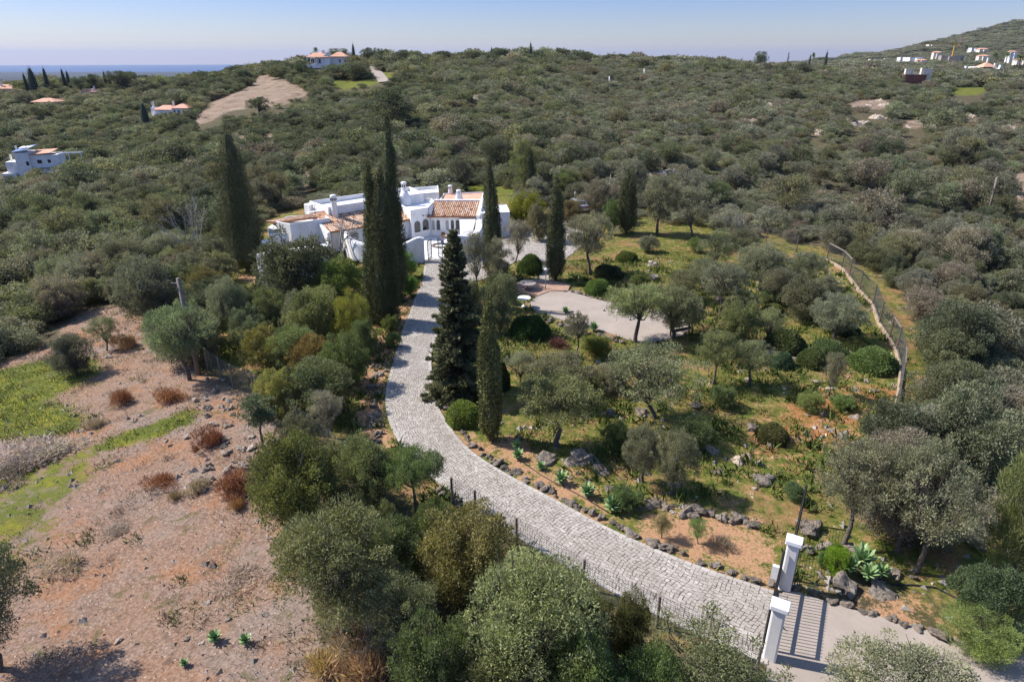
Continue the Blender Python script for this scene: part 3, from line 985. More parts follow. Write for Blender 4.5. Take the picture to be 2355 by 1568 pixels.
# cypress: a flame of upright sprays
def cypress(seed, Hc, R, n, twin=False, wide=0.3, cone=False):
    r = np.random.default_rng(seed)
    nc = int(85 * Hc / 6)
    cs, rs, z = [], [], r.random(nc) ** 0.9

    def prof(t):
        if cone: return R * np.minimum(1, (t / 0.1 + 0.3) ** 0.8) * np.clip((1.01 - t) / 0.8, 0, 1) ** 0.7 * 1.02 + 0.03
        return R * np.minimum(1, (t / 0.14 + 0.22) ** 0.8) * np.clip(1 - ((t - wide).clip(0) / (1.001 - wide)) ** 1.7, 0.0, 1) ** 0.75 + 0.04
    for t in z:
        a = r.random() * 6.283; p = prof(t)
        rr = max(0.12, p * 0.42) * r.uniform(0.8, 1.25)
        q = max(p - rr * 0.8, 0)
        cx = 0.0
        if twin and t > 0.5: cx = (0.35 if r.random() < 0.5 else -0.35) * (t - 0.5) * 2 * R
        cs.append((q * math.cos(a) + cx, q * math.sin(a), 0.25 + t * (Hc - 0.7)))
        rs.append((rr * 0.8, rr * 0.8, rr * r.uniform(2.2, 4.0)))
    for q_ in range(5): cs.append((r.normal() * 0.04, r.normal() * 0.04, Hc - 0.35 - q_ * 0.28)); rs.append((0.09 + 0.03 * q_, 0.09 + 0.03 * q_, 0.4))
    V, Q, T = leaf_cloud(cs, rs, n, 0.15, 0.045, r, 0.3, 1.5, 0.55, 0.9, 0.72)
    k = 10; prf = [(max(0.03, float(prof(np.array(t)))) * 0.72, 0.3 + t * (Hc - 1.0)) for t in np.linspace(0.0, 0.93, 14)]
    core = MB().lathe(prf, k)  # added inner solid, stops light passing through the sprays
    quads = [f for f in core.f if len(f) == 4]
    return join([(V, Q, T), (np.array(core.v), np.array(quads), np.full(len(quads), 0.1))])


def fir(seed, Hc, R, n):
    r = np.random.default_rng(seed)
    P, A, Ls, Ws, T = [], [], [], [], []
    mb = MB(); mb.tube([(0, 0, -0.1), (0, 0, Hc * 0.5), (0, 0, Hc)], [0.17, 0.1, 0.015], 8)
    nb = 330
    for i in range(nb):
        t = (i + r.random()) / nb
        z = 0.25 + (Hc - 0.35) * t ** 1.12
        L = (R * (1 - t) ** 0.85 + 0.1) * r.uniform(0.72, 1.12)
        a = r.random() * 6.283
        d = np.array([math.cos(a), math.sin(a), 0.0])
        pitch = 0.12 + 0.75 * t ** 2
        m = max(12, int(n / nb * (L / R) * 1.9)); u = r.random(m) ** 0.75
        droop = -0.22 * L * (u ** 1.3) * (1 - t) + pitch * L * u
        p = d[None] * (u * L)[:, None]; p[:, 2] = z + droop
        side = np.array([-d[1], d[0], 0]); off = r.normal(size=m) * 0.11 * L * (1.15 - u) + r.normal(size=m) * 0.04
        p += side[None] * off[:, None]; p[:, 2] += r.normal(size=m) * 0.035
        ax = unit(d[None] * 0.8 + side[None] * np.sign(off)[:, None] * 0.8 + r.normal(size=(m, 3)) * 0.4 + np.array([0, 0, 0.25]))
        P.append(p); A.append(ax); T.append(np.clip(0.45 * r.random(m) + 0.25 * r.random() + 0.25 * u, 0, 1))
        mb.tube([(0, 0, z), tuple(d * L * 0.9 + np.array([0, 0, z - 0.18 * L * (1 - t) + pitch * L * 0.8]))], [0.025, 0.006], 4, False)
    P = np.vstack(P); A = np.vstack(A); T = np.concatenate(T); m = len(P)
    V, Q = diamonds(P, A, 0.17 * (0.6 + 0.8 * r.random(m)), 0.065 * (0.6 + 0.8 * r.random(m)), r)
    return (V, Q, T), mb.mesh('fir_trunk', M_BARK, True)


# bushes for the hillside, less leaves the farther they stand
def bush_lod(seed, nl, L, Wd, R=1.7, Hh=2.4, ncl=16, rc=0.62, spiky=False, z0=0.0, stems=True):
    r = np.random.default_rng(seed)
    cs, rs = clumps(r, ncl, R, z0, Hh, rc, 1.0)
    V, Q, T = leaf_cloud(cs, rs, nl, L, Wd, r, 0.5, 0.3, 0.9)
    return V, Q, T


MID = []; FAR = []; TINY = []
for i in range(8):
    tall = i % 3 == 0
    MID.append(mesh_np('shrub', *bush_lod(800 + i, 5200, 0.17, 0.075, 1.7, 3.0 if tall else 2.2, 20, 0.58)[:2], M_LEAF, bush_lod(800 + i, 5200, 0.17, 0.075, 1.7, 3.0 if tall else 2.2, 20, 0.58)[2]))
for i in range(8):
    a = bush_lod(900 + i, 2600, 0.2, 0.095, 1.7, 2.9 if i % 3 == 0 else 2.2, 13, 0.6)
    FAR.append(mesh_np('shrub_farther', a[0], a[1], M_LEAF, a[2]))
for i in range(4):
    a = bush_lod(950 + i, 900, 0.36, 0.19, 1.8, 2.5, 9, 0.7)
    TINY.append(mesh_np('shrub_distant', a[0], a[1], M_LEAF, a[2]))
# a hillside tree in one piece
HTREE = []
for i in range(4):
    r = np.random.default_rng(1000 + i)
    cs, rs = clumps(r, 22, 2.4, 1.0, 4.6, 0.75)
    a = leaf_cloud(cs, rs, 7000, 0.2, 0.085, r, 0.45)
    HTREE.append((mesh_np('tree_crown', a[0], a[1], M_LEAF, a[2]), trunk_mesh('tree_trunk', cs, r, 1.0, 0.16, 8)))


# twiggy dry bush, bare tree, rosette, rock
def twigs(seed, n, Hh, R, L=0.3, w=0.02):
    r = np.random.default_rng(seed)
    sc_ = r.normal(size=(7, 2)) * R * 0.5; sh = r.uniform(0.35, 1.0, 7); k = r.integers(0, 7, n)
    a = r.random(n) * 6.283; q = np.sqrt(r.random(n)) * R * 0.5
    z = Hh * sh[k] * r.random(n) ** 0.8 * np.sqrt(np.clip(1 - (q / R / 0.5) ** 2 * 0.7, 0, 1))
    P = np.stack([sc_[k, 0] + q * np.cos(a), sc_[k, 1] + q * np.sin(a), z * 0.8], 1)
    A = unit(np.stack([np.cos(a) * 0.5, np.sin(a) * 0.5, np.full(n, 0.9)], 1) + r.normal(size=(n, 3)) * 0.45)
    V, Q = diamonds(P, A, L * (0.6 + 0.8 * r.random(n)), w * (0.6 + 0.8 * r.random(n)), r)
    return V, Q, r.random(n)


DRY = [mesh_np('dry_bush', *twigs(s, 1500, 0.9, 0.75, 0.3, 0.026)[:2], M_LEAF, twigs(s, 1500, 0.9, 0.75, 0.3, 0.026)[2]) for s in (11, 12)]


def bare_tree(seed, Hh, spread, r0, depth=4):
    r = np.random.default_rng(seed); mb = MB()

    def grow(p, d, L, rr, lv):
        e = p + d * L
        m = p + d * L * 0.5 + r.normal(size=3) * L * 0.07
        mb.tube([p, m, e], [rr, rr * 0.8, rr * 0.62], 6 if lv > 2 else 4, False)
        if lv == 0: return
        for k in range(3 if lv > 1 else 2):
            nd = unit(d + r.normal(size=3) * spread + np.array([0, 0, 0.12]))
            grow(m + (e - m) * r.uniform(0.4, 1), nd, L * r.uniform(0.6, 0.85), rr * 0.55, lv - 1)
    for s in range(2):
        grow(np.array([0, 0, -0.1]), unit(np.array([r.normal() * 0.25, r.normal() * 0.25, 1.0])), Hh * 0.36, r0, depth)
    return mb.mesh('bare_tree', M_BARE, True)


def b_agave(nt, p):
    t = attr(nt, 'tint')
    setc(nt, p, ramp(nt, t, [(0.0, (0.06, 0.13, 0.05)), (0.5, (0.13, 0.24, 0.1)), (0.8, (0.25, 0.34, 0.13)), (1.0, (0.45, 0.48, 0.17))]), 0.5, 0.35)
M_AGAVE = material('agave_leaf', b_agave)


def rosette(seed, n, L, w, stem=0.25):
    r = np.random.default_rng(seed); mb = MB()
    mb.tube([(0, 0, -0.05), (0, 0, stem)], [0.07, 0.06], 6, True, 0.1)
    for i in range(n):
        a = i * 2.39996; t = i / n
        el = rad(82 - 75 * t ** 0.8); l = L * (0.55 + 0.45 * math.sin(math.pi * min(1, t + 0.25))) * r.uniform(0.9, 1.1)
        d = Vector((math.cos(a) * math.cos(el), math.sin(a) * math.cos(el), math.sin(el))); s = Vector((-math.sin(a), math.cos(a), 0)); nn = d.cross(s)
        b = Vector((0, 0, stem)); tv = 0.35 + 0.3 * r.random()
        ws = [0.35, 0.85, 1.0, 0.7, 0.0]; us = [0, 0.25, 0.5, 0.78, 1.0]; pts = []
        for u, q in zip(us, ws):
            c = b + d * l * u + Vector((0, 0, -1)) * l * 0.25 * u * u * (0.3 + t)
            pts += [c - s * w * q * 0.5 - nn * 0.03 * q, c + nn * 0.0 - nn * -0.0, c + s * w * q * 0.5 - nn * 0.03 * q]
        f = []
        for k in range(4):
            f += [(3 * k, 3 * k + 1, 3 * k + 4, 3 * k + 3), (3 * k + 1, 3 * k + 2, 3 * k + 5, 3 * k + 4)]
        n0 = len(mb.v); mb.v += [tuple(p) for p in pts]
        for k, q in enumerate(f):
            mb.f.append(tuple(n0 + x for x in q)); mb.t.append(min(1, tv + (0.2 if k >= 4 else 0)))
    return mb.mesh('agave', M_AGAVE, False)


AGAVES = [rosette(s, 30, 0.62, 0.17) for s in (1, 2)]


def rock_mesh(seed, sub=3):
    r = np.random.default_rng(seed)
    bm = bmesh.new(); bmesh.ops.create_icosphere(bm, subdivisions=sub, radius=1.0)
    ks = [(r.normal(size=3) * f, r.random() * 6.28, a) for f, a in ((1.6, 0.2), (1.9, 0.17), (3.2, 0.12), (3.8, 0.11), (7, 0.075), (8, 0.075), (13, 0.05), (15, 0.05))]
    cut = [(unit(r.normal(size=3)), r.uniform(0.55, 0.8)) for _ in range(7)]
    for v in bm.verts:
        p = np.array(v.co)
        for nrm, dd in cut:
            e = p @ nrm - dd
            if e > 0: p = p - nrm * e * 0.85
        q = 1 + sum(a * math.sin(k @ p + ph) for k, ph, a in ks)
        v.co = Vector(p * q)
    me = bpy.data.meshes.new('rock'); bm.to_mesh(me); bm.free()
    me.materials.append(M_ROCK)
    return me


ROCKS = [rock_mesh(s) for s in range(7)]


# ------------------------------------------------------------------ placing plants
def put_tree(kind, bx, by, ty, wpx, label, col, var=0, name=None, cat='tree', group=None, rz=None, dx=0, base=None):
    """a tree with its foot at photo position (bx, by), its top at height line ty and its crown wpx wide"""
    cm, tm, Hh, R = TREES[kind][var % len(TREES[kind])]
    P = G(bx, by) if base is None else Vector(base)
    m = mpp(P)
    h = max(0.5, top_z(bx + dx, ty, P.y + 0.15 * wpx * m) - P.z)
    w = wpx * m / 2 / R / 1.17; h /= 1.06
    if col[1] > 0.125: col = tuple(v * 0.74 for v in col)
    t = thing(name or kind + '_tree', label, cat, P, random.random() * 6.28 if rz is None else rz, group)
    t.scale = (w, w, h / Hh)
    c = new_obj('crown', cm, t); c.color = (*col, 1)
    if tm: new_obj('trunk', tm, t)
    return t


def put(name, me, P, s, label, cat, col=None, group=None, rz=None, sz=None, kind=None, tilt=0.0):
    o = new_obj(name, me)
    o.location = P; o.scale = (s, s, sz if sz else s)
    o.rotation_euler = (random.gauss(0, tilt), random.gauss(0, tilt), random.random() * 6.28 if rz is None else rz)
    if col is not None: o.color = (*col, 1)
    return tag(o, label, cat, group, kind)


OLIVE = (0.108, 0.118, 0.054); OLIVE_G = (0.118, 0.124, 0.075); DARKG = (0.055, 0.072, 0.03); MASTIC = (0.09, 0.108, 0.036); YELLOWG = (0.15, 0.15, 0.03); BRIGHT = (0.1, 0.17, 0.025)
GREYG = (0.1, 0.105, 0.08); BROWNG = (0.12, 0.1, 0.065); RUST = (0.135, 0.068, 0.04); DRYC = (0.2, 0.15, 0.11); CYP = (0.054, 0.06, 0.027)

GARDEN = [
    # kind, foot x, foot y, top y, width, label, colour, variant, name
    ('umbrella', 955, 1180, 1022, 150, 'flat topped umbrella shaped tree overhanging the left edge of the cobbled drive', (0.075, 0.1, 0.04), 0, 'umbrella_tree'),
    ('bush', 690, 1225, 988, 215, 'big green wild olive at the edge of the stony field below the rubble', MASTIC, 0, 'wild_olive'),
    ('bush', 850, 1165, 992, 165, 'green wild olive behind the flat topped umbrella tree', (0.095, 0.11, 0.05), 1, 'wild_olive'),
    ('olive', 790, 1450, 1150, 310, 'large grey green olive bordering the bare field, in front of the wild olives', OLIVE, 0, 'olive_tree'),
    ('bush', 905, 1345, 1185, 190, 'dark green bush wedged between grey olive and yellowish tree below the umbrella tree', DARKG, 2, 'dark_bush'),
    ('bush', 1075, 1370, 1152, 250, 'yellowish olive green tree reaching over the drive below the umbrella tree', (0.125, 0.122, 0.045), 3, 'wild_olive'),
    ('olive', 1235, 1600, 1250, 345, 'largest grey olive crown at the bottom, in front of the cobbled bend', OLIVE, 1, 'olive_tree'),
    ('bush', 1010, 1640, 1390, 230, 'dark green bush at the bottom beside the dry brown scrub', DARKG, 0, 'dark_bush'),
    ('bush', 1330, 1690, 1440, 240, 'bright leafy rockrose bush with mauve flowers at the bottom edge', (0.11, 0.15, 0.05), 1, 'rockrose_bush'),
    ('bush', 1440, 1530, 1350, 110, 'low dark shrub beside the drive in front of the fence post', (0.07, 0.08, 0.03), 3, 'low_shrub'),
    ('sparse', 1610, 1690, 1408, 370, 'loose leafy tree in front of the lower gate pillar', (0.09, 0.11, 0.05), 0, 'olive_tree'),
    ('olive', 2045, 1730, 1472, 350, 'olive crown cut off by the bottom edge beside the concrete road', OLIVE_G, 2, 'olive_tree'),
    ('olive', -5, 1540, 1236, 250, 'dark olive standing alone at the left edge of the stony field', (0.06, 0.068, 0.042), 3, 'olive_tree'),
    ('standard', 436, 874, 690, 165, 'leaning olive beside the boundary pole at the top of the stony field', (0.09, 0.108, 0.06), 0, 'olive_tree'),
    ('bush', 176, 862, 766, 104, 'small round dark grey olive on the grass of the field', (0.065, 0.07, 0.055), 2, 'olive_bush'),
    ('sparse', 246, 806, 722, 80, 'thin straggly shrub by white stones at the top of the field', (0.085, 0.09, 0.05), 1, 'straggly_shrub'),
    ('bush', 350, 742, 590, 145, 'rounded grey olive next to the tilted boundary pole', (0.085, 0.092, 0.068), 3, 'olive_bush'),
    ('olive', 540, 782, 628, 98, 'upright silvery olive below the tall lone cypress', (0.1, 0.115, 0.08), 1, 'olive_tree'),
    ('bush', 697, 712, 522, 215, 'large dark leafy tree covering the front of the white villa', (0.065, 0.075, 0.045), 0, 'evergreen_tree'),
    ('bush', 790, 720, 588, 130, 'fresh green shrub between dark leafy tree and trio of tall cypresses', (0.08, 0.105, 0.03), 1, 'green_shrub'),
    ('bush', 735, 792, 655, 150, 'olive green tree in front of the yellow tinged mimosa', (0.1, 0.115, 0.05), 2, 'wild_olive'),
    ('feathery', 812, 800, 668, 95, 'yellow tinged mimosa beside the cypress trio', (0.155, 0.15, 0.035), 0, 'mimosa'),
    ('bush', 630, 770, 655, 110, 'dark shrub behind the silvery upright olive', (0.075, 0.095, 0.042), 3, 'dark_shrub'),
    ('bush', 620, 850, 745, 130, 'greenish gold shrub above the boundary fence', (0.12, 0.118, 0.035), 0, 'golden_shrub'),
    ('bush', 730, 870, 765, 130, 'golden brown mastic bush right of the boundary fence', (0.125, 0.105, 0.035), 1, 'mastic_bush'),
    ('bush', 735, 950, 822, 185, 'dark green bush hanging over the rock row left of the drive', (0.07, 0.088, 0.042), 2, 'dark_bush'),
    ('bush', 640, 960, 840, 110, 'ochre green shrub just inside the boundary fence', (0.115, 0.11, 0.04), 3, 'golden_shrub'),
    ('sparse', 757, 1005, 885, 92, 'thin grey leafed tree left of the rock row', (0.12, 0.115, 0.095), 2, 'sparse_tree'),
    ('young', 606, 1034, 893, 96, 'slender dark carob sapling on the rubble slope', (0.06, 0.08, 0.045), 0, 'carob_sapling'),
    ('bush', 480, 690, 610, 120, 'bronze green shrub left of the lone cypress foot', (0.09, 0.085, 0.03), 1, 'bronze_shrub'),
    ('bush', 930, 640, 575, 60, 'rounded laurel bush in front of the curved garden wall', (0.075, 0.12, 0.03), 2, 'laurel_bush'),
    ('bush', 944, 680, 632, 44, 'light green clipped bush beside the narrow upper drive', (0.11, 0.17, 0.04), 3, 'green_bush'),
    ('bush', 1160, 1680, 1452, 230, 'olive green bush between the largest grey olive and the bottom edge', (0.085, 0.1, 0.045), 0, 'wild_olive'),
    ('bush', 1500, 1700, 1480, 210, 'dark leafy bush below the fence post near the gate', (0.06, 0.085, 0.03), 1, 'dark_bush'),
    ('bush', 1345, 1480, 1352, 130, 'dark green bush tucked behind the largest grey olive beside the drive', (0.07, 0.085, 0.032), 2, 'dark_bush'),
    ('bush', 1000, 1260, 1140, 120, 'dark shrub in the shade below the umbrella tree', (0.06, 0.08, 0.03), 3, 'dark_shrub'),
    ('olive', 920, 1500, 1300, 200, 'grey green olive between the field olive and the yellowish tree', (0.105, 0.115, 0.06), 2, 'olive_tree'),
    ('bush', 700, 1300, 1190, 120, 'small olive bush hanging over the field edge', (0.1, 0.115, 0.055), 2, 'wild_olive'),
    ('bush', 765, 1140, 1015, 140, 'green bush between the two wild olives behind the umbrella tree', (0.082, 0.1, 0.042), 1, 'wild_olive'),
    ('bush', 620, 1160, 1040, 90, 'olive bush at the outer corner of the thicket by the rubble', (0.09, 0.1, 0.045), 3, 'wild_olive'),
    ('bush', 850, 1250, 1130, 150, 'dark green bush above the grey green field olive', (0.066, 0.084, 0.036), 0, 'dark_bush'),
    ('bush', 585, 730, 650, 100, 'dark evergreen bush between silvery olive and white terrace wall', (0.068, 0.082, 0.036), 1, 'dark_bush'),
    ('bush', 680, 850, 745, 130, 'mid green bush in the middle of the thicket left of the drive', (0.084, 0.1, 0.042), 2, 'green_shrub'),
    ('bush', 800, 890, 760, 120, 'deep green bush below the yellow tinged mimosa', (0.07, 0.09, 0.034), 3, 'dark_shrub'),
    ('bush', 580, 800, 700, 100, 'bluish green bush behind the boundary fence', (0.075, 0.09, 0.055), 0, 'bluish_shrub'),
    ('bush', 690, 770, 668, 110, 'greyish bush left of the olive green tree in the thicket', (0.095, 0.1, 0.07), 1, 'grey_shrub'),
    ('bush', 840, 830, 730, 70, 'dark bush at the foot of the front cypress', (0.055, 0.07, 0.03), 2, 'dark_shrub'),
    ('bush', 690, 1050, 945, 100, 'sage coloured bush above the wild olives at the fence', (0.095, 0.1, 0.06), 3, 'sage_bush'),
    ('bush', 900, 765, 720, 50, 'small green shrub beside the drive below the cypress trio', (0.07, 0.095, 0.03), 0, 'green_shrub'),
    ('bush', 905, 800, 762, 44, 'low leafy shrub at the left kerb of the drive', (0.075, 0.1, 0.035), 1, 'low_shrub'),
    # right of the drive
    ('standard', 1460, 786, 638, 160, 'twin stemmed olive leaning over the pale boules court', OLIVE, 2, 'olive_tree'),
    ('olive', 1545, 778, 650, 140, 'olive behind the wooden bench at the end of the boules court', (0.095, 0.105, 0.055), 3, 'olive_tree'),
    ('young', 1324, 826, 708, 66, 'young olive with thin bent stem below the boules court', (0.11, 0.11, 0.075), 1, 'young_olive'),
    ('standard', 1355, 632, 484, 132, 'grey olive between the two cypresses right of the forecourt', (0.125, 0.125, 0.085), 0, 'olive_tree'),
    ('standard', 1282, 1026, 848, 216, 'spreading olive over the shaded boulders beside the slim cypress', (0.11, 0.122, 0.052), 1, 'olive_tree'),
    ('sparse', 1503, 962, 776, 246, 'broad dark stemmed almond tree at the centre of the rocky garden', (0.1, 0.11, 0.06), 1, 'almond_tree'),
    ('sparse', 1195, 880, 800, 92, 'small grey green olive at the corner of the lawn', (0.115, 0.125, 0.08), 2, 'olive_tree'),
    ('bush', 1290, 905, 808, 165, 'rosemary thicket behind the spreading olive', (0.1, 0.1, 0.06), 3, 'rosemary_thicket'),
    ('olive', 1478, 1108, 968, 112, 'pale olive above the row of agaves', (0.14, 0.145, 0.09), 3, 'olive_tree'),
    ('olive', 1547, 1136, 984, 112, 'pale olive with dark foot shrub right of its twin above the agaves', (0.135, 0.14, 0.085), 0, 'olive_tree'),
    ('standard', 1637, 884, 752, 104, 'small olive with a straight stem right of the almond tree', (0.1, 0.115, 0.05), 1, 'olive_tree'),
    ('standard', 1722, 885, 775, 108, 'low branched olive in front of the clipped mounds', (0.1, 0.115, 0.06), 2, 'olive_tree'),
    ('bush', 1690, 795, 688, 112, 'green olive shrub beyond the end of the boules court', (0.09, 0.11, 0.045), 0, 'olive_bush'),
    ('olive', 1920, 780, 670, 135, 'silver topped olive near the wire fence bend', (0.13, 0.14, 0.095), 3, 'olive_tree'),
    ('bush', 1840, 735, 632, 118, 'pale olive shrub behind the silver topped olive', (0.12, 0.13, 0.075), 1, 'olive_bush'),
    ('standard', 1655, 722, 600, 130, 'grey olive in the middle of the garden above the green shrub', (0.12, 0.128, 0.085), 0, 'olive_tree'),
    ('olive', 1745, 668, 552, 130, 'broad olive halfway along the wire fence', (0.115, 0.125, 0.08), 1, 'olive_tree'),
    ('sparse', 1645, 628, 520, 108, 'thin crowned tree with dark trunk on the green slope', (0.115, 0.13, 0.07), 0, 'almond_tree'),
    ('sparse', 1592, 548, 412, 112, 'grey thin crowned tree behind the upper green slope', (0.11, 0.115, 0.08), 1, 'almond_tree'),
    ('olive', 1510, 540, 398, 104, 'grey olive right of the forked cypress', (0.12, 0.125, 0.085), 2, 'olive_tree'),
    ('olive', 1372, 508, 408, 104, 'grey brown olive shading the parked cars', (0.12, 0.115, 0.085), 3, 'olive_tree'),
    ('sparse', 1098, 668, 522, 86, 'silvery olive right behind the tip of the fir', (0.125, 0.128, 0.095), 2, 'olive_tree'),
    ('sparse', 1145, 655, 540, 80, 'silvery olive at the foot of the cypress beside the villa', (0.12, 0.122, 0.09), 0, 'olive_tree'),
    ('sparse', 1186, 604, 498, 78, 'dusty olive at the edge of the cobbled forecourt', (0.125, 0.12, 0.095), 1, 'olive_tree'),
    ('bush', 1150, 765, 622, 96, 'mixed grey green thicket between the fir and the white table', (0.1, 0.115, 0.065), 2, 'garden_thicket'),
    ('bush', 1210, 528, 436, 96, 'bright yellow green rounded mimosa behind the forecourt', (0.13, 0.14, 0.018), 3, 'mimosa'),
    ('bush', 1240, 556, 462, 70, 'brownish oleander left of the forecourt cypress', (0.1, 0.095, 0.055), 0, 'oleander'),
    ('bush', 1140, 636, 590, 70, 'brown green shrub below the dusty olive', (0.1, 0.085, 0.05), 1, 'brown_shrub'),
    ('bush', 1310, 520, 458, 64, 'bronze shrub between forecourt cypress and parked car', (0.095, 0.08, 0.04), 2, 'bronze_shrub'),
    ('bush', 1402, 540, 455, 46, 'leafy green lemon tree beside the forked cypress', (0.07, 0.1, 0.035), 3, 'lemon_tree'),
    ('pine', 1203, 452, 312, 74, 'airy pine with ochre tinge behind the villa garden', (0.085, 0.095, 0.04), 0, 'pine_tree'),
    ('olive', 1575, 690, 612, 90, 'small olive above the upper stone edge of the boules court', (0.11, 0.12, 0.065), 1, 'olive_tree'),
    ('olive', 1615, 668, 590, 84, 'olive left of the grey olive in the middle of the garden', (0.12, 0.127, 0.08), 2, 'olive_tree'),
    ('bush', 1700, 735, 660, 96, 'rounded olive shrub uphill of the green olive shrub', (0.105, 0.115, 0.06), 3, 'olive_bush'),
    ('olive', 1790, 700, 610, 100, 'olive downhill of the broad one by the wire fence', (0.125, 0.13, 0.085), 0, 'olive_tree'),
    ('olive', 1845, 660, 575, 96, 'upper of the olives leaning on the wire fence', (0.118, 0.128, 0.08), 3, 'olive_tree'),
    ('bush', 1895, 690, 630, 70, 'small grey shrub against the wire fence posts', (0.11, 0.115, 0.075), 1, 'grey_shrub'),
    ('olive', 1700, 600, 520, 90, 'small olive near the bare pale shrub', (0.12, 0.13, 0.08), 2, 'olive_tree'),
    ('sparse', 1760, 790, 700, 86, 'open crowned almond above the low clipped mounds', (0.11, 0.125, 0.06), 2, 'almond_tree'),
    ('bush', 1660, 935, 880, 70, 'dark green shrub beside the straight stemmed olive', (0.07, 0.09, 0.035), 0, 'dark_shrub'),
    ('bush', 1400, 900, 830, 90, 'grey brown sage bush left of the almond tree', (0.105, 0.1, 0.07), 2, 'sage_bush'),
    ('bush', 1240, 905, 850, 84, 'green shrub behind the slim cypress on the lawn edge', (0.085, 0.105, 0.04), 1, 'green_shrub'),
    ('bush', 1470, 660, 620, 60, 'low green shrub on the upper grass near the shaded dome', (0.085, 0.11, 0.035), 3, 'green_shrub'),
    ('bush', 1080, 720, 640, 60, 'dull green shrub directly behind the fir', (0.085, 0.095, 0.05), 0, 'dull_shrub'),
    ('bush', 1490, 580, 540, 54, 'grey shrub at the foot of the forked cypress', (0.1, 0.105, 0.07), 1, 'grey_shrub'),
    ('olive', 1300, 460, 385, 80, 'bright leafy tree behind the forecourt cypress', (0.09, 0.12, 0.045), 2, 'leafy_tree'),
    ('olive', 1640, 480, 415, 90, 'dark round carob just outside the far fence', (0.065, 0.08, 0.035), 3, 'carob_tree'),
    # by the gate and along the right side
    ('standard', 1935, 1256, 998, 196, 'olive with forked pale trunk just beyond the upper gate pillar', OLIVE_G, 1, 'olive_tree'),
    ('standard', 2060, 1270, 978, 150, 'middle olive of the trio beyond the gate', (0.1, 0.105, 0.065), 2, 'olive_tree'),
    ('standard', 2106, 1316, 1036, 216, 'right olive of the trio beyond the gate with leaning trunk', (0.115, 0.12, 0.075), 3, 'olive_tree'),
    ('bush', 2215, 1085, 872, 220, 'broad grey green mastic behind the olive trio', (0.095, 0.105, 0.065), 0, 'mastic_bush'),
    ('feathery', 2330, 1330, 1028, 190, 'light feathery acacia at the right edge', (0.13, 0.15, 0.06), 1, 'acacia'),
    ('bush', 2260, 1435, 1292, 180, 'dark glossy carob bush beside the concrete road', (0.05, 0.075, 0.035), 1, 'carob_bush'),
    ('feathery', 2236, 1492, 1388, 176, 'bright feathery broom spilling over the road edge rocks', (0.13, 0.165, 0.05), 0, 'broom_bush'),
    ('bush', 1918, 1318, 1250, 68, 'bright green round pittosporum beside the agave cluster', (0.12, 0.2, 0.02), 2, 'pittosporum'),
    ('bush', 1886, 1304, 1262, 26, 'small pale green shrub left of the round pittosporum', (0.12, 0.19, 0.06), 3, 'pale_shrub'),
    ('sparse', 1520, 1236, 1172, 64, 'pale yellowish oleander bush on the sandy bed', (0.22, 0.22, 0.09), 0, 'oleander'),
    ('sparse', 1604, 1250, 1188, 62, 'green oleander bush on the sandy bed near the drive', (0.13, 0.19, 0.06), 1, 'oleander'),
    ('bush', 1438, 1168, 1112, 84, 'low dark green bush at the end of the agave row', (0.06, 0.085, 0.03), 0, 'low_shrub'),
    ('bush', 1822, 1148, 1105, 52, 'dark leafy shrub at the edge of the red earth', (0.06, 0.09, 0.04), 1, 'dark_shrub'),
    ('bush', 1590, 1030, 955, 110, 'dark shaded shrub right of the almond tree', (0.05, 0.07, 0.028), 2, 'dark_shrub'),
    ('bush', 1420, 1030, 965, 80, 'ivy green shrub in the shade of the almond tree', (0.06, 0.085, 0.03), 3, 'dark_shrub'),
    ('bush', 1372, 815, 765, 84, 'yellow green broom below the boules court wall', (0.12, 0.135, 0.03), 0, 'broom_bush'),
    ('bush', 1600, 580, 545, 50, 'young green shrub on the green slope', (0.1, 0.13, 0.04), 1, 'green_shrub'),
    ('bush', 1860, 945, 898, 66, 'fresh green shrub beside the white pointed stone', (0.1, 0.12, 0.04), 2, 'green_shrub'),
    ('bush', 1932, 940, 905, 60, 'green leafy plant on the dry grass', (0.1, 0.14, 0.04), 3, 'green_shrub'),
    ('bush', 1990, 990, 950, 40, 'sparse shrub near the wire fence end', (0.1, 0.12, 0.05), 0, 'green_shrub'),
    ('sparse', 1905, 910, 800, 62, 'spindly white stemmed sapling among the clipped mounds', (0.13, 0.13, 0.085), 2, 'spindly_sapling'),
    ('sparse', 1590, 760, 700, 60, 'small fruit tree at the end of the boules court', (0.1, 0.12, 0.05), 0, 'fruit_tree'),
    ('bush', 1770, 700, 660, 60, 'dark shrub on the rocky middle slope', (0.06, 0.075, 0.035), 1, 'dark_shrub'),
    ('bush', 1800, 655, 615, 56, 'bright shrub at the rocky middle slope', (0.1, 0.13, 0.04), 2, 'green_shrub'),
]
for a in GARDEN:
    kind, bx, by, ty, w, lab, col, var, nm = a
    c = {'tree': 'tree'}.get('', 'tree' if nm.endswith(('tree', 'olive', 'sapling', 'mimosa', 'acacia')) else 'shrub')
    put_tree(kind, bx, by, ty, w, lab, col, var, nm, c)

